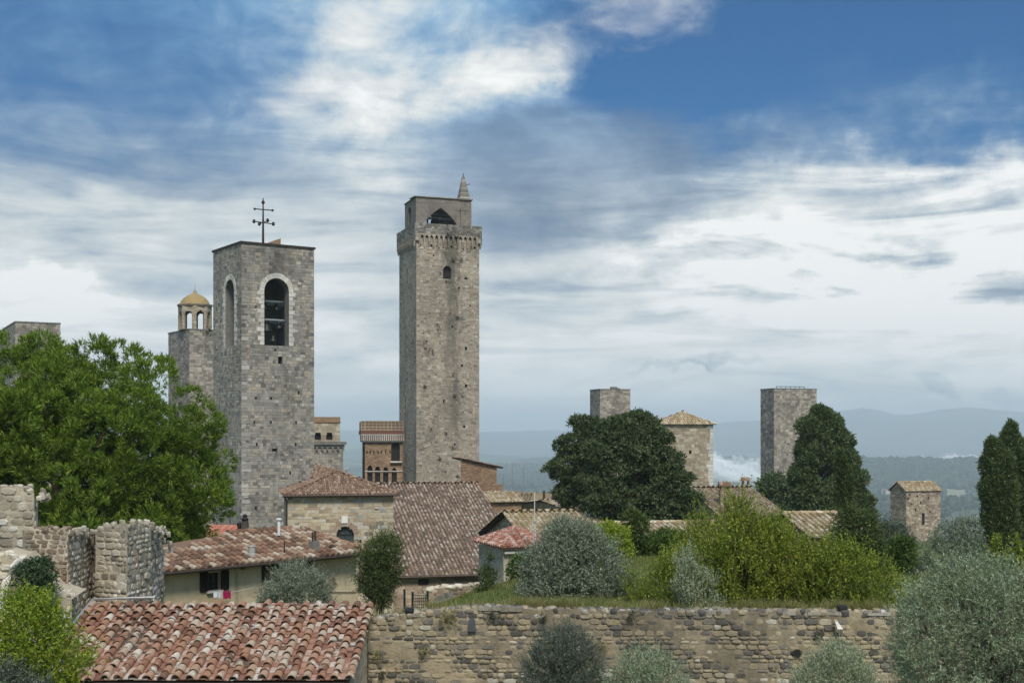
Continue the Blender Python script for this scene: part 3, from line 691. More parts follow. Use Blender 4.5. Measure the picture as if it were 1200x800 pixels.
    for i in range(nn):
        f0, f1 = i / nn, (i + 1) / nn; za = zt + .02 + (z1 - zt) * f0 * .97; zb2 = zt + .02 + (z1 - zt) * f1 * .97 - .015
        r0 = hw * (1 - .74 * f0) * U(.97, 1.04); r1 = hw * (1 - .74 * f1) * .99
        q0 = [sc + bu * a * r0 + bl_ * b * r0 for a, b in ((-1, -1), (1, -1), (1, 1), (-1, 1))]; q1 = [sc + bu * a * r1 + bl_ * b * r1 for a, b in ((-1, -1), (1, -1), (1, 1), (-1, 1))]
        mb.mesh([(p.x, p.y, za) for p in q0] + [(p.x, p.y, zb2) for p in q1], [(0, 1, 5, 4), (1, 2, 6, 5), (2, 3, 7, 6), (3, 0, 4, 7), (4, 5, 6, 7)])
    mb.build('spire_stones', M_PAR, sp)
    mb = MB(); mb.lathe(sc + UP * z1, [(0, -.25), (.24, -.2), (.22, .0), (.09, .05), (.06, .42), (.09, .5), (0, .58)], 8); mb.build('finial', M_PAR, sp)
    mb = MB(); mb.tube([sc + bu * .3 + UP * (z1 - 1.0), sc + bu * .95 + UP * (z1 - .85)], .05, 5); mb.build('bracket', M_IRON, sp)
    # tufts growing out of joints
    g = []
    for px, py, s in ((498, 453, .32), (502, 411, .2), (501, 425, .16), (507, 411, .18), (533, 464, .36), (542, 464, .2), (522, 507, .25), (530, 524, .25), (515, 537, .28), (536, 558, .28), (505, 503, .18), (531, 439, .16), (522, 552, .16), (531, 305, .32), (541, 305, .3), (525, 275, .4), (535, 278, .35), (552, 290, .2), (523, 330, .22), (512, 380, .16), (536, 372, .25), (523, 262, .3), (516, 320, .16), (513, 386, .2), (498, 408, .22), (507, 414, .15)):
        c = N0 + ur * uR(px) + UP * zR(px, py) + ur.cross(UP) * (.12 if py > 285 else .40); g.append((c, s))
    return root, g, ur.cross(UP)
TALL, TUFTS, TN = tall_tower()
# ================================================================== the other towers
M_TOWER_B = stone_mat('old_tower_stone', [(0., (.16, .145, .13)), (.3, (.24, .216, .188)), (.6, (.30, .27, .235)), (.85, (.35, .31, .26)), (1., (.42, .39, .34))], (.5, .3), nscale=4.)
M_TOWER_W = stone_mat('warm_block_stone', [(0., (.24, .195, .145)), (.4, (.31, .26, .195)), (.8, (.36, .31, .235)), (1., (.44, .40, .33))], (.58, .3), nscale=4.)
M_DOME = stone_mat('lichen_dome', [(0., (.24, .17, .07)), (1., (.30, .22, .10))], (.55, .9), nscale=4.)
def plain_tower(name, label, Y0, xn, xl, xr, deg, ytop, zb, ch=.29, ln=.42, mats=None, opsR=(), opsL=(), coping=.12):
    N0, Rr, L, wr, wl = corners(xn, Y0, xl, xr, deg); zt = zat(ytop, Y0)
    root = empty(name, (N0.x, N0.y, zb), label, 'tower')
    fc, w_ = tower_box(root, N0, Rr, L, wr, wl, zb, zt, ch, ln, mats or [M_TOWER_B, M_MORTAR_G], opsR, opsL)
    if opsR or opsL:
        for k, ops in (('R', opsR), ('L', opsL)): recesses(root, fc[k][0], fc[k][1], ops, .35, [M_MORTAR_G, M_DARK])
    if coping:
        mb = MB(); slab(mb, N0, Rr, L, zt - .02, zt + coping, .06); mb.build('coping', M_MORTAR_G, root)
    return root, N0, Rr, L, wr, wl, zt, fc
# tower with the domed lantern, behind the grey one
r_, N0, Rr, L, wr, wl, zt, fc = plain_tower('lantern_tower', 'grey stone tower carrying a small domed lantern, half behind the grey bell tower', 150, 222, 197.4, 276, 33.5, 386, -14)
def lantern():
    c = Vector((((228.5 - 600) / F) * 152.5, 152.5, 0)); z0 = zt + .1; z1 = zat(362, 152.5); z2 = zat(357, 152.5); r = 1.95
    ln = empty('domed_lantern', (c.x, c.y, z0), 'small octagonal lantern with open arches and an ochre lichen covered dome', 'lantern')
    mb = MB(); a0 = math.radians(33.5 + 22.5)
    for i in range(8):
        p = Vector((c.x + r * math.cos(a0 + i * math.pi / 4), c.y + r * math.sin(a0 + i * math.pi / 4), 0)); q = Vector((c.x + r * math.cos(a0 + (i + 1) * math.pi / 4), c.y + r * math.sin(a0 + (i + 1) * math.pi / 4), 0))
        u = (q - p).normalized(); w = (q - p).length; op = (w / 2, w * .62, z0 + .0, z1 - .35, 'round')
        masonry(mb, p, u, w, z0, z1 + .25, .13, .5, [op], gap=.004, prot=.008, mo=1); reveal(mb, p, u, op, .38, 0)
        N = u.cross(UP); O2 = p - N * .38; v = z0
        while v < z1 + .2:
            iq = iv(op, v, v + .13)
            for a, b in ([(.15, iq[0]), (iq[1], w - .15)] if iq else [(.15, w - .15)]):
                if b > a: mb.face([O2 + u * a + UP * v, O2 + u * b + UP * v, O2 + u * b + UP * (v + .13), O2 + u * a + UP * (v + .13)][::-1], 1)
            v += .13
    mb.build('lantern_wall', [M_TOWER_W, M_MORTAR_W], ln)
    mb = MB(); mb.lathe(Vector((c.x, c.y, z1 + .2)), [(r - .1, 0), (r + .12, .05), (r + .2, .2), (r + .2, .3), (r - .2, .32)], 8); mb.build('cornice', M_TOWER_W, ln)
    mb = MB(); mb.lathe(Vector((c.x, c.y, z1 + .5)), [(r - .18, 0), (r - .3, .35), (r - .62, .75), (r - 1.1, 1.08), (.35, 1.3), (.2, 1.42), (.22, 1.55), (.06, 1.72), (.03, 2.0), (0, 2.9)], 16); mb.build('dome', M_DOME, ln, smooth=True)
lantern()
# far left tower behind the pine
plain_tower('ruined_tower', 'low grey stone tower top showing above the pine at the left edge', 130, 18, -22, 70.5, 28, 377.5, -14)
# tower with a stepped back crown, right of the grey tower
def crown_tower():
    Y0 = 150; N0, Rr, L, wr, wl = corners(352, Y0, 330, 402, 20); zl = zat(521, Y0); zt = zat(488, Y0 + 1)
    root = empty('crown_tower', (N0.x, N0.y, -14), 'squat pale stone tower with a corbelled ledge, just right of the grey bell tower', 'tower')
    fc, _ = tower_box(root, N0, Rr, L, wr, wl, -14, zl, .34, .56, [M_TOWER_B, M_MORTAR_G])
    ur = (Rr - N0).normalized(); ul = (L - N0).normalized()
    mb = MB(); slab(mb, N0, Rr, L, zl, zl + .35, .35); slab(mb, N0, Rr, L, zl - .3, zl - .01, .16)
    for i in range(9): mb.box(N0 + ur * (wr * i / 8) - ul * .0 + UP * (zl - .45) + ur.cross(UP) * .12, ur * .1, ur.cross(UP) * .14, UP * .2)
    mb.build('ledge', M_MORTAR_G, root)
    n2 = N0 + ur * .2 + ul * .3; r2 = Rr - ur * .32 + ul * .3; l2 = L + ur * .2; w2 = (r2 - n2).length; wl2 = (l2 - n2).length
    def u2(px): q = (px - 600) / F; c, s = math.cos(math.radians(20)), math.sin(math.radians(20)); return (q * n2.y - n2.x) / (c - q * s)
    ops = [(u2(372.5), .75, zat(515, 151.5), zat(506.5, 151.5), 'round'), (u2(386), .75, zat(515, 151.5), zat(506.5, 151.5), 'round'), (u2(364), .75, zat(515, 151.5), zat(506.5, 151.5), 'round')]
    fc, _ = tower_box(root, n2, r2, l2, w2, wl2, zl + .35, zt - .7, .3, .5, [M_TOWER_W, M_MORTAR_W], opsR=ops, name='upper_wall')
    recesses(root, n2, ur, ops, .4, [M_MORTAR_W, M_DARK])
    mb = MB(); slab(mb, n2, r2, l2, zt - .7, zt - .55, .12); slab(mb, n2, r2, l2, zt - .55, zt - .03, .04); mb.build('coping', M_BRICK_P, root)
crown_tower()
# towers in the middle distance on the right
r_, N0, Rr, L, wr, wl, zt, fc = plain_tower('cut_off_tower', 'small grey tower rising above the two dark evergreens', 210, 703, 691.5, 738.5, 17, 456.2, -20, .34, .5)
mb = MB(); ur = (Rr - N0).normalized(); ul = (L - N0).normalized()
mb.box(N0 + ur * 3.0 + ul * 1.5 + UP * (zt + .3), ur * .5, ul * .3, UP * .22); mb.box(N0 + ur * 3.6 + ul * 1.5 + UP * (zt + .2), ur * .4, ul * .3, UP * .14); mb.build('roof_hatch', M_MORTAR_G, r_)
r_, N0, Rr, L, wr, wl, zt, fc = plain_tower('slim_tower', 'tall grey tower standing left of the big cypress on the right', 190, 907, 891.3, 957, 19, 455.6, -24, .34, .5)
mb = MB(); ur = (Rr - N0).normalized(); ul = (L - N0).normalized()
for k in range(7): mb.tube([N0 + ur * (1 + k * .8) + ul * 1 + UP * zt, N0 + ur * (1 + k * .8) + ul * 1 + UP * (zt + .45)], .04, 4)
mb.tube([N0 + ur + ul + UP * (zt + .42), N0 + ur * 5.8 + ul + UP * (zt + .42)], .04, 4); mb.build('railing', M_IRON, r_)
# roofed block tower
def hip_roof(mb, N0, Rr, L, ze, zr, over, sp, rp, ridge=0., mi=0, mp=0, md=1, seg=4):
    """hip roof over a turned box; ridge = half length of a ridge along the right face"""
    ur = (Rr - N0).normalized(); ul = (L - N0).normalized(); wr = (Rr - N0).length + 2 * over; wl = (L - N0).length + 2 * over
    o = N0 - ur * over - ul * over; A = o; B = o + ur * wr; Cc = B + ul * wl; D = o + ul * wl
    m1 = o + ur * (wr / 2 - ridge) + ul * wl / 2; m2 = o + ur * (wr / 2 + ridge) + ul * wl / 2; H = zr - ze
    lift = lambda p, z: Vector((p.x, p.y, z))
    for p, q, apex in ((A, B, (m1, m2)), (B, Cc, (m2, m2)), (Cc, D, (m2, m1)), (D, A, (m1, m1))):
        e = (q - p).normalized(); nrm = UP.cross(e); run = (apex[0] - p).dot(nrm); S = (nrm * run + UP * H); sl_ = S.length; S.normalize()
        a1 = (apex[0] - p).dot(e); a2 = (apex[1] - p).dot(e); w = (q - p).length
        poly = [(0, 0), (w, 0), (max(a1, a2), sl_), (min(a1, a2), sl_)] if abs(a1 - a2) > .01 else [(0, 0), (w, 0), (a1, sl_)]
        tile_slope(mb, lift(p, ze), e, S, poly, sp, rp, mi, mp, seg, deck=md, thick=.05)
    for p, m_ in ((A, m1), (B, m2), (Cc, m2), (D, m1)): ridge_line(mb, lift(p, ze + .03), lift(m_, zr + .03), sp * .5, rp, mi)
    if ridge: ridge_line(mb, lift(m1, zr + .03), lift(m2, zr + .03), sp * .5, rp, mi)
def roofed_block():
    Y0 = 150; N0, Rr, L, wr, wl = corners(790, Y0, 764, 836, 35); N0, Rr, L, wr, wl = corners(776, Y0, 764, 835.5, 17)
    zt = zat(497, Y0)
    root = empty('roofed_tower', (N0.x, N0.y, -20), 'square brown stone tower with a low pyramid roof, right of the round evergreen', 'tower')
    fc, _ = tower_box(root, N0, Rr, L, wr, wl, -20, zt, .3, .5, [M_TOWER_W, M_MORTAR_W], opsR=[(wr * .55, .3, zt - 3.4, zt - 2.9)])
    ur = (Rr - N0).normalized(); z = -12
    while z < zt - .4:
        mb = MB(); l = U(.4, .9); mb.box(Rr - ur * (l / 2 - .02) + UP * (z + .2) + ur.cross(UP) * .0, ur * l / 2, ur.cross(UP) * .05, UP * .19); z += .42; mb.build('corner_stone', M_PALE, root)
    mb = MB(); hip_roof(mb, N0, Rr, L, zt, zt + 1.45, .35, .3, .45); mb.build('roof', [M_TILE_YEL, M_DECK], root)
roofed_block()
# small tower among the olives on the right
def small_tower():
    Y0 = 160; N0, Rr, L, wr, wl = corners(1062, Y0, 1043.3, 1102, 22); ze = zat(575.5, Y0); zr = zat(564.5, Y0 + 2.2); zb = -17
    ur = (Rr - N0).normalized(); ul = (L - N0).normalized()
    c, s = math.cos(math.radians(22)), math.sin(math.radians(22))
    def uR(px): q = (px - 600) / F; return (q * N0.y - N0.x) / (c - q * s)
    root = empty('watch_house', (N0.x, N0.y, zb), 'small square stone house with a narrow slit window and lichen roof among olive trees', 'house')
    slit = (uR(1082), .42, zat(615.5, Y0 + 1), zat(601, Y0 + 1))
    hl = [(uR(x), .22, zat(y, Y0 + 1), zat(y, Y0 + 1) + .25) for x, y in ((1064, 585), (1066, 581), (1075, 582), (1088, 585), (1090, 601), (1079, 590), (1068, 591), (1073, 598))]
    masonry_ops = [slit] + hl; mb = MB(); st = zb
    masonry(mb, N0, ur, wr, zb, ze, .22, .36, masonry_ops, prot=.03)
    hw = wl / 2
    masonry(mb, L, -ul, wl, zb, zr - .06, .22, .36, [], prot=.03, ext=lambda v, v1: (0, wl) if v < ze else (hw * (v - ze) / (zr - ze), wl - hw * (v - ze) / (zr - ze)))
    masonry(mb, Rr, ul, wl, zb, zr - .06, .22, .36, [], prot=.03, ext=lambda v, v1: (0, wl) if v < ze else (hw * (v - ze) / (zr - ze), wl - hw * (v - ze) / (zr - ze)))
    masonry(mb, L + ur * wr, -ur, wr, zb, ze, .22, .36, [], prot=.03)
    M_SM = stone_mat('warm_rubble', [(0., (.20, .155, .115)), (.4, (.29, .235, .175)), (.8, (.37, .315, .245)), (1., (.48, .43, .36))], (.56, .5), nscale=4.)
    mb.build('wall', [M_SM, M_MORTAR_W], root)
    recesses(root, N0, ur, [slit], .3, [M_MORTAR_W, M_DARK]); recesses(root, N0, ur, hl, .3, [M_MORTAR_W, M_DARK], 'wall_hole')
    mb = MB(); H = zr - ze; run = wl / 2 + .15
    for o, a, sdir in ((N0 - ur * .15 - ul * .15, ur, ul), (L + ur * (wr + .15) + ul * .15, -ur, -ul)):
        S = (sdir * run + UP * H); tile_slope(mb, o + UP * ze, a, S, [(0, 0), (wr + .3, 0), (wr + .3, S.length), (0, S.length)], .26, .42, 0, 0, deck=1, thick=.06)
    ridge_line(mb, N0 - ur * .15 + ul * wl / 2 + UP * (zr + .05), Rr + ur * .15 + ul * wl / 2 + UP * (zr + .05), .14, .4); mb.build('roof', [M_TILE_YEL, M_DECK], root)
small_tower()

# ================================================================== brick palace left of the tallest tower
def palace():
    Y0 = 176; N0, Rr, L, wr, wl = corners(427.5, Y0, 424.5, 476, 8); ur = (Rr - N0).normalized(); ul = (L - N0).normalized()
    zc = zat(518, Y0); zt = zat(493, Y0); zb = -14; c, s = math.cos(math.radians(8)), math.sin(math.radians(8))
    def uR(px): q = (px - 600) / F; return (q * N0.y - N0.x) / (c - q * s)
    root = empty('brick_palace', (N0.x, N0.y, zb), 'brown brick palace with tall pointed windows and a patterned parapet, left of the tallest tower', 'palace')
    ops = [(uR(x), .72, -8, zat(y, Y0), 'point') for x, y in ((433.5, 545), (442.5, 546), (452, 547), (462, 548))]
    ops2 = [(uR(463.5), 1.2, zat(540, Y0), zat(518, Y0), 'round')]
    sm = [(uR(x), .14, zat(531, Y0), zat(527, Y0)) for x in (430, 434, 438, 443, 447, 452, 457)]
    fc, _ = tower_box(root, N0, Rr, L, wr, 7., zb, zc, .16, .42, [M_BRICK_P, M_MORTAR_W], ops + ops2 + sm, prot=.012)
    for op in ops + ops2:
        mb = MB(); reveal(mb, N0, ur, op, .35, 0); pane(mb, N0, ur, op, .35, 1); mb.build('window', [M_BRICK_P, M_DARK], root)
    mb = MB()
    for y in (552, 566): mb.box(N0 + ur * wr / 2 + UP * zat(y, Y0) + ur.cross(UP) * .05, ur * wr / 2, ur.cross(UP) * .06, UP * .06)
    mb.box(N0 + ur * (uR(464)) + UP * zat(541, Y0) + ur.cross(UP) * .2, ur * .8, ur.cross(UP) * .25, UP * .1); mb.build('string_course', M_PALE, root)
    # parapet: corbels, pale band, brick band, lattice
    o0 = .45; mb = MB(); slab(mb, N0, Rr, L, zc, zc + .25, .3); mb.build('ledge', M_MORTAR_G, root)
    mb = MB(); st = wr / 22
    for i in range(24): mb.box(N0 - ur * .4 + ur * st * i + ur.cross(UP) * .42 + UP * (zc + .62), ur * .055, ur.cross(UP) * .1, UP * .42)
    slab(mb, N0, Rr, L, zc + 1.0, zc + 1.1, .52); mb.build('pale_corbels', M_PALE, root)
    mb = MB(); slab(mb, N0, Rr, L, zc + .25, zc + 1.0, .3); slab(mb, N0, Rr, L, zc + 1.1, zc + 1.6, .5); mb.build('brick_band', M_BRICKRED, root)
    mb = MB(); slab(mb, N0, Rr, L, zc + 1.6, zt, .42); mb.build('parapet_wall', M_BRICK, root)
    lat = MB(); q0 = N0 - ur * .5 + ur.cross(UP) * .44; W2 = wr + 1.; N = ur.cross(UP)
    for k in range(4): lat.box(q0 + ur * W2 / 2 + UP * (zc + 1.72 + k * (zt - zc - 1.75) / 3.2), ur * W2 / 2, N * .07, UP * .06)
    for i in range(int(W2 / .52) + 1): lat.box(q0 + ur * (i * .52) + UP * ((zc + 1.6 + zt) / 2), ur * .06, N * .055, UP * ((zt - zc - 1.6) / 2))
    lat.build('lattice', M_TOWER_W, root)
palace()

# ================================================================== the brick house right of the tallest tower, with its lean-to
def brick_house():
    Y0 = 148; N0, Rr, L, wr, wl = corners(540, Y0, 536, 582, 14); zt = zat(537, Y0); ur = (Rr - N0).normalized(); ul = (L - N0).normalized()
    root = empty('brick_house', (N0.x, N0.y, -14), 'narrow brown brick house with a sloping roof edge, right of the tallest tower', 'house')
    mb = MB(); drop = .95
    masonry(mb, N0, ur, wr, -14, zt, .13, .32, [(wr * .93 - .6, .25, zat(581, Y0), zat(577, Y0))], prot=.012, ext=lambda v, v1: (0, wr) if v < zt - drop else (0, wr * (zt - v) / drop))
    masonry(mb, Rr, ul, 6, -14, zt - drop, .13, .32, prot=.012); mb.build('wall', [M_BRICK, M_MORTAR_W], root)
    mb = MB(); S = (-ur * wr * 1.0 + UP * drop).normalized(); tile_slope(mb, Rr + ur * .7 - ul * .3 + UP * (zt - drop - .12), ul, (-ur * 1 + UP * (drop / wr)), [(0, 0), (6, 0), (6, wr + .7), (0, wr + .7)], .28, .42, 0, 0, deck=1, thick=.12)
    mb.build('roof', [M_TILE_HIP, M_EAVE], root)
    Y1 = 132; a = P(575, 583, Y1); b = P(611, 584.5, Y1 + 1); u = Vector((b.x - a.x, b.y - a.y, 0)); w = u.length; u.normalize()
    lt = empty('lean_to_house', (a.x, a.y, -14), 'low brick building with a yellowed lean-to tile roof beside the brick house', 'house')
    mb = MB(); o = Vector((a.x, a.y, 0)); masonry(mb, o, u, w, -14, zat(587.5, Y1), .13, .32, prot=.012); masonry(mb, o + u * w, UP.cross(u), 5, -14, zat(587, Y1), .13, .32, prot=.012); mb.build('wall', [M_BRICK, M_MORTAR_W], lt)
    mb = MB(); v = UP.cross(u); S = v * 3 + UP * .9; tile_slope(mb, o - u * .1 - v * .35 + UP * zat(588, Y1), u, S, [(0, 0), (w + .3, 0), (w + .3, S.length), (0, S.length)], .38, .42, 0, 0, deck=1, thick=.1); mb.build('roof', [M_TILE_YEL, M_EAVE], lt)
brick_house()

# generic distant house: gabled or single slope block
M_HWALL = [stone_mat('house_wall_%s' % k, [(0., tuple(x * .82 for x in c)), (1., tuple(x * 1.15 for x in c))], (.6, .5), nscale=5.) for k, c in (('ochre', (.34, .27, .18)), ('buff', (.30, .25, .19)), ('grey', (.26, .24, .21)))]
def slope_house(name, label, xl, xr, y_ridge, Yr, y_eave, Ye, rot=12, zb=-16, tm=None, wm=0, sp=.3, rp=.44, left_gable=True, wallm=None, pan=None):
    """house whose front slope shows: ridge and eave given by picture rows and depths"""
    zr = zat(y_ridge, Yr); ze = zat(y_eave, Ye); a = math.radians(rot); u = Vector((math.cos(a), math.sin(a), 0)); v = Vector((-math.sin(a), math.cos(a), 0))
    p = Vector(((xl - 600) / F * Yr, Yr, 0)); run = (Yr - Ye) / math.cos(a)
    q = (xr - 600) / F; w = (q * p.y - p.x) / (u.x - q * u.y)
    o = p - v * run
    root = empty(name, (o.x, o.y, zb), label, 'house')
    mb = MB(); S = v * run + UP * (zr - ze); tile_slope(mb, o + UP * ze, u, S, [(0, 0), (w, 0), (w, S.length), (0, S.length)], sp, rp, 0, 1, deck=2, thick=.1)
    S2 = -v * run + UP * (zr - ze); tile_slope(mb, o + u * w + v * 2 * run + UP * ze, -u, S2, [(0, 0), (w, 0), (w, S.length), (0, S.length)], sp * 1.6, rp * 1.6, 0, 1, deck=2, thick=.1, seg=3)
    ridge_line(mb, p + UP * (zr + .06), p + u * w + UP * (zr + .06), sp * .55, rp, 0)
    mb.build('roof', [tm or M_TILE_BROWN, pan or M_TILE_PAN, M_EAVE], root)
    mb = MB(); i = .3; oo = o + u * i + v * i; W2 = w - 2 * i; D2 = 2 * run - 2 * i; zw = ze - .1 + i * (zr - ze) / run
    masonry(mb, oo, u, W2, zb, zw - .05, .25, .5, prot=.02)
    g = lambda v0, v1: (0, D2) if v0 < zw - .1 else (D2 / 2 * (v0 - zw + .1) / (zr - zw), D2 - D2 / 2 * (v0 - zw + .1) / (zr - zw))
    masonry(mb, oo + v * D2, -v, D2, zb, zr - .25, .22, .42, ext=g, prot=.02); masonry(mb, oo + u * W2, v, D2, zb, zr - .25, .22, .42, ext=g, prot=.02)
    mb.build('wall', wallm or [M_HWALL[wm], M_MORTAR_W], root)
    return root, o, u, v, w, run, ze, zr
def antenna(x, y, Y, h, label, kind=0):
    b = P(x, y, Y); a = empty('antenna', b, label, 'antenna', 'roof antennas on the skyline')
    mb = MB(); mb.tube([b, b + UP * h], .03, 4); mb.build('mast', M_METAL, a)
    mb = MB(); t = b + UP * h * .93; L_ = .5 + .3 * kind
    mb.tube([t - Vector((L_, 0, 0)), t + Vector((L_, .2, 0))], .02, 4)
    for k in range(5): xx = -L_ + 2 * L_ * k / 4; mb.tube([t + Vector((xx, 0, -.22)), t + Vector((xx, 0, .22))], .014, 3)
    mb.build('aerial', M_METAL, a)
M_TILE_FAR = tile_mat('distant_tile', [(0., (.15, .11, .07)), (.5, (.22, .165, .11)), (1., (.30, .24, .17))], [(.5, 1.2, (.2, .17, .06), .6)])
slope_house('town_house', 'brown tiled house roof left of the skyline antennas', 588, 628, 578, 190, 601, 176, 10, -20, M_TILE_FAR, sp=.4, rp=.6)
slope_house('town_house', 'wide mossy tiled roof behind the antennas on the skyline', 607, 660, 579.5, 172, 604, 160, -6, -20, M_TILE_FAR, sp=.4, rp=.6)
slope_house('town_house', 'pale tiled roof half hidden at the foot of the left dark evergreen', 634, 690, 586, 150, 602, 141, 25, -20, M_TILE_YEL, sp=.4, rp=.6)
def stub(name, x, y, Y, w, h, label, cat, mat, tile=True):
    b = P(x, y, Y); root = empty(name, b - UP * h, label, cat); mb = MB()
    masonry(mb, Vector((b.x - w / 2, b.y, 0)), (1, 0, 0), w, b.z - h, b.z, .12, .26, prot=.01); masonry(mb, Vector((b.x + w / 2, b.y, 0)), (0, 1, 0), w, b.z - h, b.z, .12, .26, prot=.01); masonry(mb, Vector((b.x - w / 2, b.y + w, 0)), (0, -1, 0), w, b.z - h, b.z, .12, .26, prot=.01)
    mb.build('shaft', [mat, M_MORTAR_W], root)
    if tile:
        mb = MB(); c = Vector((b.x, b.y + w / 2, b.z))
        for sx in (-1, 1):
            for sy in (-1, 1): mb.box(c + Vector((sx * w * .38, sy * w * .38, .14)), (.05, 0, 0), (0, .05, 0), (0, 0, .14))
        mb.prism([(c.x + a * w * .62, c.y + d * w * .62) for a, d in ((-1, -1), (1, -1), (1, 1), (-1, 1))], b.z + .28, b.z + .36)
        ridge_line(mb, c + Vector((-w * .6, 0, .42)), c + Vector((w * .6, 0, .42)), w * .42, w * .3); mb.build('cap', M_TILE_HIP, root)
    return root
stub('chimney', 585, 567, 165, .9, 3., 'thin brick chimney behind the lean-to roof', 'chimney', M_BRICK, False)
stub('chimney', 634, 577, 165, 2.2, 2.2, 'short pink chimney block on the skyline roof', 'chimney', M_HWALL[0], False)
stub('chimney', 637.5, 575, 164, .3, 1., 'thin flue pipe on the skyline roof', 'chimney', M_IRON, False)
antenna(600.5, 578, 172, 4.2, 'television aerial with two crossbars, leftmost on the skyline roofs', 1); antenna(613.5, 578, 172, 3.6, 'thin aerial mast in the middle of the skyline roofs'); antenna(590, 574, 172, 2.2, 'short aerial beside the brick house', 0)
# ================================================================== church with the big tiled roof
M_CHURCHW = [stone_mat('pinkish_stone', [(0., (.24, .17, .125)), (.5, (.33, .25, .19)), (1., (.42, .35, .28))], (.62, .5), nscale=5.), M_MORTAR_W]
r_, o, u, v, w, run, ze, zr = slope_house('church_house', 'long building under the big weathered brown tile roof below the tallest tower', 395, 558, 567.5, 99, 676.5, 84, 15, -13, M_TILE_BROWN, sp=.27, rp=.36, wallm=M_CHURCHW)
a_, c_, s_ = 15, math.cos(math.radians(15)), math.sin(math.radians(15))
def on_front(o, u, px): q = (px - 600) / F; return (q * o.y - o.x) / (u.x - q * u.y)
ff = o + v * .3; ub = on_front(ff, u, 496); yb = ff.y + u.y * ub
mb = MB(); cc = ff + u * ub + UP * zat(681, yb) - v * .04; mb.box(cc, u * .34, v * .03, UP * .2); mb.build('window', M_DARK, r_)
mb = MB(); mb.box(cc + UP * .24 - v * .02, u * .45, v * .05, UP * .045); mb.build('lintel', M_PALE, r_)
mb = MB(); mb.tube([o + UP * (ze - .05) - v * .1, o + u * w + UP * (ze - .05) - v * .1], .09, 6); mb.build('gutter', M_COPPER, r_)

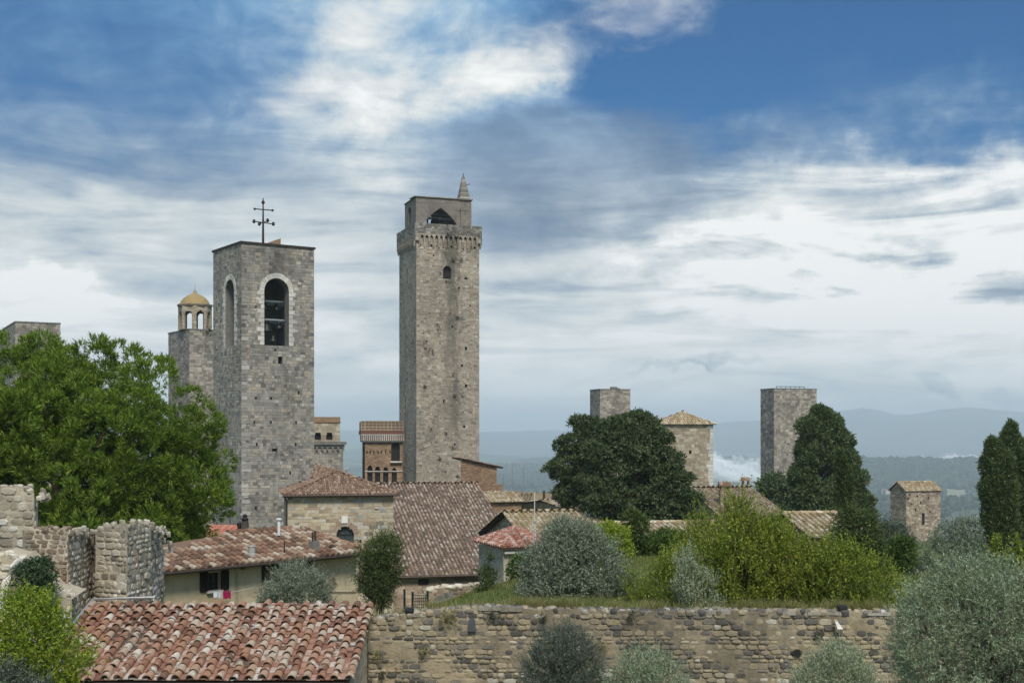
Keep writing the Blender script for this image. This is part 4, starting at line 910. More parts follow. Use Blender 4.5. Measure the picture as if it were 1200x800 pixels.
# ================================================================== stone house with the hipped roof and arched window
def stone_house():
    Y0 = 72; N0, Rr, L, wr, wl = corners(337, Y0, 336.9, 461, 12); wl = 5.5
    a = math.radians(12); ur = Vector((math.cos(a), math.sin(a), 0)); ul = Vector((-math.sin(a), math.cos(a), 0)); L = N0 + ul * wl
    ze = zat(579.5, Y0); root = empty('stone_house', (N0.x, N0.y, -12), 'pale stone house with an arched window and hipped brown tile roof beside the bell tower', 'house')
    def uR(px): q = (px - 600) / F; return (q * N0.y - N0.x) / (ur.x - q * ur.y)
    win = (uR(404.5), .98, zat(634, Y0 + 1), zat(616, Y0 + 1), 'round'); hl = [(uR(436.5), .16, zat(634, 73), zat(631, 73)), (uR(422), .16, zat(635, 73), zat(632.5, 73))]
    MS = [stone_mat('pale_house_stone', [(0., (.20, .175, .14)), (.12, (.34, .27, .19)), (.45, (.44, .37, .265)), (.75, (.50, .435, .33)), (.92, (.44, .43, .40)), (1., (.30, .30, .29))], (.66, .6), nscale=6.), plain('house_mortar', (.40, .34, .25), .95, scale=4.)]
    mb = MB(); masonry(mb, N0, ur, wr, -12, ze, .19, .34, [win] + hl, prot=.022)
    masonry(mb, Rr, ul, wl, -12, ze, .19, .34, prot=.022); masonry(mb, L, -ul, wl, -12, ze, .19, .34, prot=.022); masonry(mb, L + ur * wr, -ur, wr, -12, ze, .19, .34, prot=.022)
    mb.build('wall', MS, root)
    mb = MB(); reveal(mb, N0, ur, win, .22, 0); mb.build('window_reveal', [MS[1], M_DARK], root); recesses(root, N0, ur, hl, .2, [MS[1], M_DARK], 'wall_hole')
    wn = MB(); pane(wn, N0, ur, win, .2); gl, t = newmat('old_window_glass'); finish(t, (.05, .06, .068), .12, None, spec=.7)
    wno = wn.build('window', gl, root)
    mb = MB(); N = ur.cross(UP); b = N0 + ur * win[0] - N * .17; h = win[3] - win[2]
    mb.box(b + UP * (win[2] + h * .5), ur * .015, N * .02, UP * h * .5); mb.box(b + UP * (win[2] + h * .45), ur * .49, N * .02, UP * .015)
    for k in range(10):
        t0, t1 = math.pi * k / 10, math.pi * (k + 1) / 10; c = lambda t: b + ur * (.46 * math.cos(t)) + UP * (win[3] - .49 + .46 * math.sin(t)); mb.tube([c(t0), c(t1)], .022, 4)
    mb.build('glazing_bar', M_IRON, wno)
    mb = MB(); arch_ring(mb, N0, ur, win, .26, .03, 13, legs=3); mb.build('arch_surround', M_CHURCHW[0], root)
    mb = MB(); c = N0 + ur * uR(403.7) + UP * zat(608, 73) + N * .05; mb.box(c, ur * .175, N * .03, UP * .2); mb.build('stone_plaque', plain('white_marble', (.66, .65, .62), .6, 0, .08), root)
    mb = MB(); c = N0 + ur * uR(441.5) + UP * zat(595.3, 73) + N * .05; mb.box(c, ur * .13, N * .03, UP * .03); mb.build('pale_stone', M_PALE, root)
    mb = MB(); hip_roof(mb, N0, Rr, L, ze, ze + 1.25, .28, .23, .36, 0., 0, 0, 1); mb.build('roof', [M_TILE_HIP, M_EAVE], root)
    mb = MB(); g = N0 - ul * .33 - ur * .3; mb.tube([g + UP * (ze - .06), g + ur * (wr + .6) + UP * (ze - .06)], .075, 6); p = N0 - ur * .06 - ul * .07; mb.tube([g + ur * .1 + UP * (ze - .06), p + UP * (ze - .35), p + UP * -9], .055, 6); mb.build('gutter', M_COPPER, root)
    # wing of the roof behind, against the tower
    w0 = empty('rear_roof_wing', P(392, 556, 80) - UP * 6, 'brown roof wing squeezed between the bell tower and the stone house', 'house')
    q0, q1 = P(362, 563.5, 80), P(406, 563.5, 80); mb = MB(); tile_slope(mb, q0, (1, 0, 0), Vector((0, 1, .33)), [(0, 0), (2.6, 0), (2.2, 1.6), (0, 3.0)], .24, .36, 0, 0, deck=1); mb.build('roof', [M_TILE_HIP, M_EAVE], w0)
    mb = MB(); masonry(mb, Vector((q0.x, q0.y + .3, 0)), (1, 0, 0), 2.6, -10, q0.z - .1, .2, .35, prot=.02); mb.build('wall', MS, w0)
stone_house()

# ================================================================== red roof at the foot of the bell tower
def tri_slope(mb, A, B, apexes, sp, rp, mi=0, mp=0, md=1, seg=4, thick=.05, **kw):
    A = Vector(A); B = Vector(B); e = (B - A).normalized(); ap = [Vector(a) for a in apexes]
    S = ap[0] - A; S = S - e * S.dot(e); S = S.normalized()
    poly = [(0, 0), ((B - A).length, 0)] + [((a - A).dot(e), (a - A).dot(S)) for a in ap]
    tile_slope(mb, A, e, S, poly, sp, rp, mi, mp, seg, deck=md, thick=thick, **kw)
rr = empty('red_roof_shed', P(262, 640, 62), 'low shed with a bright red tile roof against the foot of the bell tower', 'shed')
mb = MB(); A_, B_ = P(236, 631, 58), P(281, 625.5, 62); tri_slope(mb, A_, B_, [P(291, 616.5, 68), P(250, 612, 67)], .22, .34, thick=.1); mb.build('roof', [M_TILE_NEWRED, M_DECK], rr)
mb = MB(); d = (B_ - A_); d.z = 0; masonry(mb, (A_.x, A_.y + .3, 0), d, d.length, -11, B_.z - .15, .2, .35); masonry(mb, (B_.x, B_.y + .3, 0), (-.05, 1, 0), 6, -11, B_.z - .1, .2, .35); mb.build('wall', [M_HWALL[2], M_MORTAR_G], rr)

# ================================================================== yellow plastered house with shutters and washing
def yellow_house():
    Y0 = 38.; a = math.radians(51); u = Vector((math.cos(a), math.sin(a), 0)); v = Vector((-math.sin(a), math.cos(a), 0)); N = u.cross(UP)
    e0 = P(236, 665.7, Y0); ze = e0.z; pitch = .32; run = 2.32; S = (v * run + UP * run * pitch); SL = S.length
    o = Vector((e0.x, e0.y, 0)); root = empty('plastered_house', (o.x, o.y, -9), 'ochre plastered house with dark shutters and a weathered tile roof, washing below its window', 'house')
    mb = MB(); tile_slope(mb, o + UP * ze, u, S, [(-3.2, 0), (6.97, 0), (5.86, SL), (2.9, SL)], .25, .31, 0, 1, 5, jit=.014, deck=2, thick=.07, wob=.006)
    ridge_line(mb, o + u * 2.8 + v * run + UP * (ze + run * pitch + .05), o + u * 5.9 + v * run + UP * (ze + run * pitch + .05), .13, .36)
    ridge_line(mb, o + u * 6.97 + UP * (ze + .05), o + u * 5.86 + v * run + UP * (ze + run * pitch + .05), .12, .34)
    p1, p2 = o + u * 6.97 + UP * ze, o + u * 5.86 + v * run + UP * (ze + run * pitch); p3 = o + u * 6.97 + v * 2 * run + UP * ze
    mb.face([p1, p3, p2], 1); p0 = o + u * -3.2 + v * 2 * run + UP * ze; p4 = o + u * 2.9 + v * run + UP * (ze + run * pitch); mb.face([p0, p4, p2, p3], 1); mb.face([o + u * -3.2 + UP * ze, p4, p0], 1)
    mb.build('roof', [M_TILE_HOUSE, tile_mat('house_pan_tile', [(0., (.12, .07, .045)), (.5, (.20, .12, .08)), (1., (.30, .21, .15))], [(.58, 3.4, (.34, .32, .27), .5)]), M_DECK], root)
    # wall with real openings
    m, t = newmat('ochre_plaster'); p = pos_of(t)
    c = t.ramp(t.noise(p, .8, 6, .68), [(.3, (.30, .235, .145)), (.45, (.46, .375, .24)), (.6, (.52, .43, .285)), (.75, (.55, .49, .37))])
    c = t.mix(t.mr(t.noise(t.v('MULTIPLY', p, (1, 1, .3)), 1.5, 6, .7), .56, .68, 0, .6), c, (.20, .165, .12)); c = t.mix(t.mr(t.noise(p, 1.1, 7, .7), .64, .67, 0, .7), c, (.50, .46, .38))
    finish(t, c, .95, t.noise(p, 12, 6, .7), .4, .02)
    wf = o + v * .42; zw = ze + .42 * pitch - .1; Lw = 6.75
    def W(px): q = (px - 600) / F; return (q * wf.y - wf.x) / (u.x - q * u.y)
    def Zp(px, y): return (HZ - y) / F * (wf.y + u.y * W(px))
    def op(x0, x1, y0, y1): xm = (x0 + x1) / 2; return ((W(x0) + W(x1)) / 2, W(x1) - W(x0), Zp(xm, y1), Zp(xm, y0))
    wA = op(243, 257.5, 669.5, 691); wB = op(309.5, 316.5, 662.5, 679.5); wC = op(355, 366, 657, 668); hD = op(282, 287.5, 663.5, 667.5)
    mb = MB(); ops = [wA, wB, wC, hD]
    masonry(mb, wf + u * -2.8, u, Lw + 2.8, -9, zw, .055, 9., [(q[0] + 2.8,) + q[1:] for q in ops], gap=0, prot=0, rough=0, mi=0, mo=0)
    e = wf + u * Lw; masonry(mb, e, v, 4., -9, zw, .3, 4, gap=0, prot=0, rough=0, mi=0, mo=0); masonry(mb, wf + u * -2.8 + v * 4, -v, 4, -9, zw, .3, 4, gap=0, prot=0, rough=0, mi=0, mo=0)
    mb.build('wall', m, root)
    for q in ops: mb = MB(); reveal(mb, wf, u, q, .16, 0); (pane(mb, wf, u, hD, .15, 1) if q is hD else None); mb.build('window_reveal', [m, M_DARK], root)
    gl, t = newmat('dark_window_glass'); finish(t, (.055, .06, .065), .1, None, spec=.7)
    M_SHUT = plain('dark_brown_shutter', (.022, .014, .011), .6, .3); M_WOOD = plain('reddish_window_wood', (.13, .055, .03), .6)
    for q, nm in ((wA, 'window'), (wB, 'window'), (wC, 'window')):
        mb = MB(); pane(mb, wf, u, q, .15); wo = mb.build('window', gl, root)
        mb = MB(); b = wf + u * q[0] - N * .12; h = q[3] - q[2]; zc = (q[2] + q[3]) / 2
        for du in (-q[1] / 2 + .03, 0, q[1] / 2 - .03): mb.box(b + u * du + UP * zc, u * .028, N * .02, UP * h / 2)
        for z in (q[2] + .03, q[3] - .03, q[2] + h * .38): mb.box(b + UP * z, u * (q[1] / 2), N * .018, UP * .024)
        mb.build('window_frame', M_WOOD if nm and q is wB else M_SHUT, wo)
        mb = MB(); mb.box(wf + u * q[0] + N * .04 + UP * (q[2] - .04), u * (q[1] / 2 + .06), N * .07, UP * .03); mb.build('sill', M_PALE, root)
    def shutter(x0, x1, y0, y1, mat, lab=None):
        q = op(x0, x1, y0, y1); mb = MB(); c = wf + u * q[0] + N * .04 + UP * ((q[2] + q[3]) / 2); h = (q[3] - q[2]) / 2
        for du in (-q[1] / 2 + .02, q[1] / 2 - .02): mb.box(c + u * du, u * .025, N * .022, UP * h)
        n_ = 14
        for k in range(n_ + 1): mb.box(c + UP * (-h + 2 * h * k / n_), u * (q[1] / 2 - .02), N * .015 + UP * .012, UP * (h / n_ * .8) - N * .012)
        mb.build('shutter', mat, root, label=lab)
    shutter(234, 242.6, 670.5, 692.5, M_SHUT); shutter(258.3, 267, 668.5, 690, M_SHUT); shutter(306.6, 309.2, 663.5, 681, M_SHUT); shutter(318, 325, 662, 680, M_SHUT)
    mb = MB(); q = op(311.5, 316.5, 664, 679); mb.box(wf + u * q[0] - N * .05 + UP * (q[2] + q[3]) / 2, u * q[1] / 2, N * .015, UP * (q[3] - q[2]) / 2); mb.build('wooden_leaf', M_WOOD, root)
    # brick patch where plaster fell off
    mb = MB(); q = op(386.5, 395.5, 676, 689); c0 = wf + u * (q[0] - q[1] / 2)
    for i in range(7):
        a0 = U(0, .08) + (0 if i % 2 else .05); a1 = q[1] - U(0, .1) - (.12 if i > 4 else 0); z = q[2] + (6 - i) * (q[3] - q[2]) / 7; x = a0
        while x < a1 - .04: l = min(U(.12, .2), a1 - x); mb.box(c0 + u * (x + l / 2) + UP * (z + .03) + N * .004, u * (l / 2 - .005), N * .008, UP * .02); x += l
    mb.build('exposed_bricks', M_BRICK, root)
    # gutter, pipes, cable
    mb = MB(); g = o - v * .06; mb.tube([g + u * -3.2 + UP * (ze - .05), g + u * 7.0 + UP * (ze - .05)], .055, 6)
    x = W(333); p = wf + u * x + N * .06; mb.tube([p + UP * (ze + .0), p + UP * (ze - .62)], .03, 6); x = W(431); p = wf + u * x + N * .06; mb.build('gutter', M_COPPER, root)
    mb = MB(); p0 = wf + u * W(329) + N * .1 + UP * Zp(331, 668); mb.box(p0, u * .12, N * .02, UP * .02); pts = []
    for k in range(14): f_ = k / 13; px = 385 + 60 * f_; pts.append(wf + u * min(W(px), Lw - .02) + N * .03 + UP * (Zp(px, 693 - 3 * f_) - .05 * math.sin(math.pi * f_)))
    mb.tube(pts, .012, 4); mb.build('cable', M_IRON, root)
    # washing line and washing
    ln = MB(); l0 = wf + u * W(240) + N * .35 + UP * Zp(240, 692.6); l1 = wf + u * W(297) + N * .1 + UP * Zp(297, 687.5)
    ln.tube([l0, (l0 + l1) / 2 - UP * .06, l1], .008, 4); lo = ln.build('washing_line', plain('white_cord', (.5, .5, .48), .8), loc=l0); tag(lo, 'thin white washing line strung below the left shuttered window', 'washing line')
    def cloth(x0, x1, y1, col, label, drop):
        c = MB(); nx, nz = 8, 6; b0 = l0 + (l1 - l0) * ((x0 - 240) / 57); b1 = l0 + (l1 - l0) * ((x1 - 240) / 57); pts = []
        for j in range(nz + 1):
            for i in range(nx + 1):
                p = b0.lerp(b1, i / nx) - UP * (drop * j / nz * (1 + .06 * math.sin(i * 1.7 + x0))) + N * (.025 * math.sin(i * 2.1 + x0) * (.3 + j / nz) + .012); p.z -= .006; pts.append(p)
        bk = [p - N * .006 for p in pts]; k = len(pts); fs = []
        for j in range(nz):
            for i in range(nx): q = j * (nx + 1) + i; fs += [(q, q + nx + 1, q + nx + 2, q + 1), (k + q, k + q + 1, k + q + nx + 2, k + q + nx + 1)]
        c.mesh(pts + bk, fs); ob = c.build('hanging_cloth', plain('cloth_' + label.split()[0], col, .9, 0, .08), loc=(b0 + b1) / 2, smooth=True); tag(ob, label, 'laundry')
    cloth(241, 246.5, 0, (.62, .62, .66), 'white cloth at the left end of the washing line', .16); cloth(246.8, 251, 0, (.5, .52, .58), 'pale grey cloth in the middle of the washing line', .2); cloth(251.2, 253.4, 0, (.42, .34, .27), 'beige cloth next to the crimson towel', .25); cloth(253.6, 263.5, 0, (.30, .008, .07), 'crimson towel on the washing line', .24)
    # things standing on the roof
    def roofpt(px, py):
        # point of the roof plane under a picture position
        q = Vector(((px - 600) / F, 1, (HZ - py) / F)); nn = u.cross(S).normalized(); p0 = o + UP * ze; return q * (p0.dot(nn) / q.dot(nn))
    b = roofpt(295, 653); c = empty('flue', b, 'stubby whitish flue near the left of the weathered house roof', 'flue'); mb = MB(); mb.lathe(b, [(.13, -.1), (.13, .12), (.11, .14), (.11, .33), (.13, .34), (.13, .37), (0, .39)], 10); mb.build('pipe', plain('whitish_cement', (.36, .35, .32), .9), c)
    b = roofpt(333.3, 649); mb = MB(); mb.tube([b, b + UP * .44], .022, 6); mb.lathe(b, [(.05, -.02), (.04, .05), (0, .06)], 8); ob = mb.build('vent_pipe', M_COPPER, loc=b); tag(ob, 'thin dark vent pipe in the middle of the weathered house roof', 'pipe')
    b = roofpt(368, 645); c = empty('chimney', b, 'grey cement chimney with two slim pots on the weathered house roof', 'chimney'); mb = MB(); mb.box(b + UP * .12, u * .14, v * .12, UP * .2); mb.build('chimney_base', plain('grey_cement', (.17, .155, .14), .9), c)
    for dx, hh in ((-.06, .32), (.05, .35)): mb = MB(); mb.tube([b + u * dx + UP * .3, b + u * dx + UP * (.3 + hh)], .034, 7); mb.build('chimney_pot', M_COPPER, c)
    b = roofpt(389.5, 643); mb = MB(); mb.lathe(b, [(.05, -.03), (.05, .08), (.12, .09), (.09, .13), (0, .17)], 8); ob = mb.build('roof_vent', M_COPPER, loc=b); tag(ob, 'small dark vent cap near the right hip of the weathered house roof', 'vent')
    b = P(326.8, 620, 42.5); c = empty('flue', b, 'white flue pipe with a round cap behind the ridge of the weathered roof', 'flue'); mb = MB(); mb.tube([b - UP * .2, b + UP * .3], .05, 8); mb.lathe(b + UP * .3, [(.05, 0), (.10, .02), (.10, .06), (0, .08)], 8); mb.build('pipe', plain('white_flue', (.62, .62, .6), .6), c)
    b = P(287, 619, 46); c = empty('chimney', b, 'dark crumbling chimney with a cowl, at the foot of the bell tower', 'chimney'); mb = MB(); mb.box(b + UP * .02, (.11, 0, 0), (0, .1, 0), (0, 0, .25)); mb.build('shaft', plain('sooty_stone', (.07, .062, .055), .95), c)
    mb = MB(); mb.lathe(b + UP * .27, [(.1, 0), (.14, .08), (.07, .14), (.1, .2), (0, .27)], 7); mb.lathe(b + Vector((-.2, 0, .1)), [(.04, -.3), (.08, 0), (.1, .08), (0, .14)], 7); mb.build('cowl', M_IRON, c)
yellow_house()

# ================================================================== lichen roof, porch roof and the roofs to the right
slope_house('garden_house', 'stone house with a lichen yellow tile roof behind the red porch roof', 590, 690, 600, 75, 645, 69, 15, -9, M_TILE_YEL, sp=.3, rp=.38, wallm=M_CHURCHW, pan=M_TILE_YEL)
def porch():
    ap = P(603, 617.5, 59.5); A_ = P(554.5, 634.5, 60.5); B_ = P(588, 641.5, 56.8); C_ = P(629, 640.2, 57.2); D_ = P(645, 634, 61); ze = B_.z
    for q in (A_, C_, D_): q.z = ze
    root = empty('porch', (ap.x, ap.y, -7.5), 'small polygonal outbuilding with a red hipped tile roof in front of the lichen roof', 'outbuilding')
    mb = MB()
    for p, q in ((A_, B_), (B_, C_), (C_, D_)): tri_slope(mb, p, q, [ap], .3, .27, 0, 1, 1, 3, thick=.06)
    for p in (A_, B_, C_): ridge_line(mb, p + UP * .05, ap + UP * .05, .085, .3)
    mb.build('roof', [M_TILE_RED, tile_mat('red_pan_tile', [(0., (.24, .09, .06)), (1., (.36, .16, .11))], [(.54, 3.6, (.44, .40, .36), .6)])], root)
    mb = MB(); cn = Vector((ap.x, ap.y, 0)); ring = [cn.lerp(Vector((q.x, q.y, 0)), .86) for q in (A_, B_, C_, D_)]
    for p, q in zip(ring[:-1], ring[1:]): masonry(mb, p, q - p, (q - p).length, -8, ze - .12, .2, .34, prot=.012)
    mb.build('wall', [stone_mat('flaking_plaster', [(0., (.34, .29, .22)), (.6, (.40, .35, .28)), (1., (.46, .43, .38))], (.6, .5), nscale=3.), plain('porch_render', (.38, .335, .26), .95)], root)
    mb = MB(); p, q = ring[1], ring[2]; e = (q - p).normalized(); mb.box((p + q) / 2 + UP * (ze - .24) + e.cross(UP) * .1, e * ((q - p).length / 2), e.cross(UP) * .12, UP * .05); mb.build('white_band', M_PALE, root)
    mb = MB(); b = P(621, 673, 57.5); mb.mesh([b + Vector(x) for x in ((-.55, 0, 0), (.35, 0, -.08), (.35, .7, .2), (-.55, .7, .28), (-.55, 0, -.08), (.35, 0, -.16), (.35, .7, .12), (-.55, .7, .2))], [(0, 1, 2, 3), (4, 7, 6, 5), (0, 4, 5, 1), (1, 5, 6, 2), (2, 6, 7, 3), (3, 7, 4, 0)]); mb.build('stone_canopy', M_MORTAR_G, root)
    b = P(626.5, 645, 55); m_ = empty('pole', (b.x, b.y, -7), 'thin tall white pole rising in front of the red porch roof', 'pole'); mb = MB(); mb.tube([(b.x, b.y, -7), (b.x, b.y, zat(612, 55))], .045, 6); mb.tube([(b.x, b.y, zat(612, 55)), (b.x, b.y, zat(577, 55))], .022, 6); mb.build('mast', plain('pale_pole', (.5, .52, .53), .5), m_); mb = MB(); mb.lathe((b.x, b.y, zat(612, 55)), [(.0, -.06), (.06, -.04), (.06, .05), (0, .08)], 8); mb.build('collar', M_METAL, m_)
porch()
def bellcote():
    b = P(673, 600, 78); root = empty('bell_gable', b - UP * 2, 'small pale gable with a round arch poking above the lichen roof', 'bell gable')
    w = 27 / F * 78; mb = MB(); zt = .42; op = (w / 2, w * .42, b.z - .9, b.z + .18, 'round'); o = Vector((b.x, b.y, 0)); H = .62
    masonry(mb, o, (1, 0, 0), w, b.z - 2, b.z + H, .09, 2, [op], gap=0, prot=.003, rough=0, ext=lambda a, c: (0, w) if a < b.z - .02 else (w / 2 * (a - b.z) / H, w - w / 2 * (a - b.z) / H))
    reveal(mb, o, (1, 0, 0), op, .4, 0); pane(mb, o, (1, 0, 0), op, .4, 2)
    for sx in (0, w): mb.face([o + Vector((sx, 0, b.z - 2)), o + Vector((sx, 1, b.z - 2)), o + Vector((sx, 1, b.z)), o + Vector((sx, 0, b.z))], 0)
    mb.build('gable_wall', [plain('pale_gable', (.36, .33, .28), .9), M_MORTAR_W, M_DARK], root)
    mb = MB(); q = o + Vector((w / 2, -.12, b.z + H + .04))
    for sx in (-1, 1): tri_slope(mb, q + Vector((sx * (w / 2 + .1), 0 if sx < 0 else 1.2, -H - .06)), q + Vector((sx * (w / 2 + .1), 1.2 if sx < 0 else 0, -H - .06)), [q + Vector((0, 1.2 if sx < 0 else 0, 0)), q + Vector((0, 0 if sx < 0 else 1.2, 0))], .22, .3, thick=.06)
    mb.build('roof', [M_TILE_YEL, M_DECK], root)
bellcote()
slope_house('long_house', 'long low tiled roof behind the green hedge', 702, 850, 613.5, 66, 636, 62, 10, -9, M_TILE_YEL, wm=1, sp=.28, rp=.36, pan=tile_mat('tan_pan_tile', [(0., (.2, .14, .09)), (1., (.34, .26, .18))]))
slope_house('large_roof_house', 'large tan tiled roof between the round evergreen and the slim tower', 806, 879, 571.5, 86, 609, 80, 14, -11, tile_mat('tan_tile', [(0., (.17, .12, .075)), (.4, (.25, .185, .12)), (.7, (.32, .25, .17)), (1., (.42, .36, .27))], [(.6, 2.4, (.27, .22, .07), .5)]), wm=1, sp=.21, rp=.32)
slope_house('garden_shed', 'short tiled roof with a reddish wall left of the narrow cypress', 918, 984, 602, 64, 630, 60.5, 10, -8, M_TILE_YEL, wm=0, sp=.29, rp=.38, wallm=[M_BRICK, M_MORTAR_W], pan=tile_mat('dark_brown_pan_tile', [(0., (.14, .10, .07)), (1., (.26, .19, .13))]))  # pan tiles darker brown than the covers, varied tile by tile
def cote(x, y, Y, w, h, label): stub('chimney', x, y, Y, w, h, label, 'chimney', M_CHURCHW[0])
cote(850, 574.5, 82.5, .62, 1.2, 'square chimney with an arched tile cap standing in front of the large tan roof'); cote(874.5, 568, 92, .5, 1.5, 'chimney with a tile cap just behind the ridge of the large tan roof')

# ================================================================== rubble stones that can be picked apart
def stone_meshes(tag_, mat, n_=8, dome=1.):
    out = []
    for k in range(n_):
        K = 9; ring = []
        for i in range(K):
            t = 2 * math.pi * (i + U(-.25, .25)) / K; c, s = math.cos(t), math.sin(t)
            rr = 1 / max(abs(c) ** 5.5 + abs(s) ** 5.5, .001) ** (1 / 5.5) * U(.86, 1.0); ring.append((c * rr, s * rr))
        v = [(x, y, -.6) for x, y in ring] + [(x * .97, y * .97, .5 * U(.7, 1.2)) for x, y in ring] + [(x * .86, y * .82, .95 * U(.75, 1.15)) for x, y in ring] + [(U(-.1, .1), U(-.1, .1), 1.0)]
        f = [(i, (i + 1) % K, K + (i + 1) % K, K + i) for i in range(K)] + [(K + i, K + (i + 1) % K, 2 * K + (i + 1) % K, 2 * K + i) for i in range(K)] + [(2 * K + i, 2 * K + (i + 1) % K, 3 * K) for i in range(K)]
        me = bpy.data.meshes.new(tag_); me.from_pydata(v, [], f); me.materials.append(mat); me.polygons.foreach_set('use_smooth', [False for i in range(len(f))]); me.update(); out.append((me, v, f))
    return out
from mathutils import Matrix
def lay_stones(root, meshes, recs, mat, limit=300, name='stone', filler='small_stones'):
    """recs: (centre, Ux, N, w, h, prot). The largest become parts, the rest one part of kind stuff"""
    recs = sorted(recs, key=lambda r: -r[3] * r[4]); base = wloc(root)
    for (c, ux, N, w, h, d) in recs[:limit]:
        me = random.choice(meshes)[0]; o = link(name, me, root); sx = random.choice((-1, 1))
        tw = U(-.05, .05); vv = N.cross(ux).normalized(); e1 = ux * math.cos(tw) + vv * math.sin(tw); e2 = vv * math.cos(tw) - ux * math.sin(tw)
        R_ = Matrix(((e1.x, e2.x, N.x), (e1.y, e2.y, N.y), (e1.z, e2.z, N.z)))
        o.matrix_local = Matrix.Translation(c - base) @ R_.to_4x4() @ Matrix.Diagonal((w / 2, h / 2, d, 1))
    rest = recs[limit:]
    if rest:
        mb = MB()
        for (c, ux, N, w, h, d) in rest:
            _, v, f = random.choice(meshes); vv = N.cross(ux).normalized(); mb.mesh([c + ux * (x * w / 2) + vv * (y * h / 2) + N * (z * d) for x, y, z in v], f)
        mb.build(filler, mat, root, smooth=True, kind='stuff')
M_RUB = stone_mat('garden_wall_stone', [(0., (.075, .07, .064)), (.15, (.12, .11, .10)), (.32, (.18, .165, .14)), (.48, (.25, .21, .155)), (.75, (.33, .27, .18)), (.9, (.37, .315, .225)), (1., (.44, .42, .37))], (.52, .8), nscale=18., bump=.7, gstr=1.2)
M_RUBM = stone_mat('tan_wall_mortar', [(0., (.27, .22, .15)), (1., (.33, .275, .19))], (.46, .8), nscale=5., bump=1., gstr=1.5)
M_CAP = stone_mat('pale_cap_mortar', [(0., (.20, .175, .135)), (1., (.36, .335, .29))], (.46, 1.6), nscale=12., bump=.8, mossy=(.56, 2.4))
RS = stone_meshes('rubble_stone', M_RUB)
def wall_top(X):                                            # height of the garden wall's top along x
    px = 600 + X / 25.3 * F
    y = np.interp(px, [425, 470, 505, 540, 575, 640, 760, 900, 1040, 1200, 1300], [727, 721, 716, 713.5, 711.5, 714, 716.5, 716, 717, 718, 719])
    return float((HZ - y) / F * 25.3)
def garden_wall():
    Yw = 25.3; x0, x1 = -2.84, 11.2
    root = empty('garden_wall', (x0, Yw, -6.2), 'long tan rubble stone wall across the foreground below the garden', 'wall')
    mb = MB(); n_ = 90; th = .5                             # body with an uneven face and top
    fr = []
    for i in range(n_ + 1):
        X = x0 + (x1 - x0) * i / n_; fr.append(X)
    K = 16
    grid = [[Vector((X, Yw + .018 * math.sin(X * 3.1 + k) * (k > 0), -6.2 + (wall_top(X) + .012 * math.sin(X * 9) + 6.2) * k / K)) for X in fr] for k in range(K + 1)]
    pts = [p for row in grid for p in row]; fs = [(k * (n_ + 1) + i, k * (n_ + 1) + i + 1, (k + 1) * (n_ + 1) + i + 1, (k + 1) * (n_ + 1) + i) for k in range(K) for i in range(n_)]
    mb.mesh(pts, fs); tp = grid[-1]; bk = [p + Vector((0, th, 0)) for p in tp]
    mb.mesh(tp + bk, [(i, i + 1, n_ + 2 + i, n_ + 1 + i) for i in range(n_)]); mb.mesh(bk + [Vector((p.x, p.y, -6.2)) for p in bk], [(i + 1, i, n_ + 1 + i, n_ + 2 + i) for i in range(n_)])
    mb.build('mortar_core', M_RUBM, root, smooth=False)
    col = []; masonry(MB(), (x0, Yw, 0), (1, 0, 0), x1 - x0, -5.35, -3.30, .098, .17, mo=None, collect=col, rough=1.3)
    recs = []; ux, N = Vector((1, 0, 0)), Vector((0, -1, 0))
    for (uu, vv, w, h) in col:
        X = x0 + uu
        if vv + h * .5 > wall_top(X) - .01: continue
        px = 600 + X / Yw * F
        if R() < .06: continue
        ww, hh = w * U(.88, 1.06), h * U(.86, 1.08)
        if vv < -4.95: ww *= .6                             # below the picture: never among the largest
        if px > 1045: ww *= .62; 
        recs.append((Vector((X + U(-.01, .01), Yw, vv + U(-.012, .012))), ux, N, ww, hh, U(.008, .026)))
    lay_stones(root, RS, recs, M_RUB)
    # cap: broken pale mortar and loose stones
    mb = MB(); X = x0
    while X < x1:
        l = U(.2, .7)
        if R() < .5:
            l = min(l, .45); z = wall_top(X + l / 2) + U(-.02, .0); q = [(X, Yw - U(.0, .05)), (X + l, Yw - U(.0, .05)), (X + l - U(0, .1), Yw + .5), (X + U(0, .08), Yw + .48)]
            mb.prism(q, z - .05, 0, tops=[z + U(-.01, .04) for _ in range(4)])
        X += l * U(.8, 1.1)
    mb.build('cap_mortar', M_CAP, root)
    recs = []
    for i in range(460):
        X = U(x0, x1); w = U(.07, .2); recs.append((Vector((X, Yw + U(.0, .4), wall_top(X) - .02)), ux, Vector((0, -.35, .94)), w, w * .8, U(.03, .07)))
    lay_stones(root, RS, recs, M_RUB, 0, filler='loose_cap_stones')
    # odd pieces: slate, spotlights, drain hole
    mb = MB(); p = P(553, 732, 25.22); mb.mesh([p + Vector(q) for q in ((-.07, -.02, -.12), (.08, -.02, -.12), (.06, -.02, .1), (.0, -.02, .15), (-.07, -.02, .08), (-.07, .05, -.12), (.08, .05, -.12), (.06, .05, .1), (0, .05, .15), (-.07, .05, .08))], [(0, 1, 2, 3, 4), (0, 5, 6, 1), (1, 6, 7, 2), (2, 7, 8, 3), (3, 8, 9, 4), (4, 9, 5, 0)]); mb.build('slate_slab', plain('blue_slate', (.07, .075, .085), .7), root)
    mb = MB(); p = P(934, 764, 25.27); mb.lathe(p, [(0, 0)] * 2, 3); mb = MB(); mb.mesh([p + Vector((.10 * math.cos(t), -.03, .07 * math.sin(t))) for t in [math.pi * 2 * k / 12 for k in range(12)]], [tuple(range(12))]); mb.build('drain_hole', M_DARK, root)
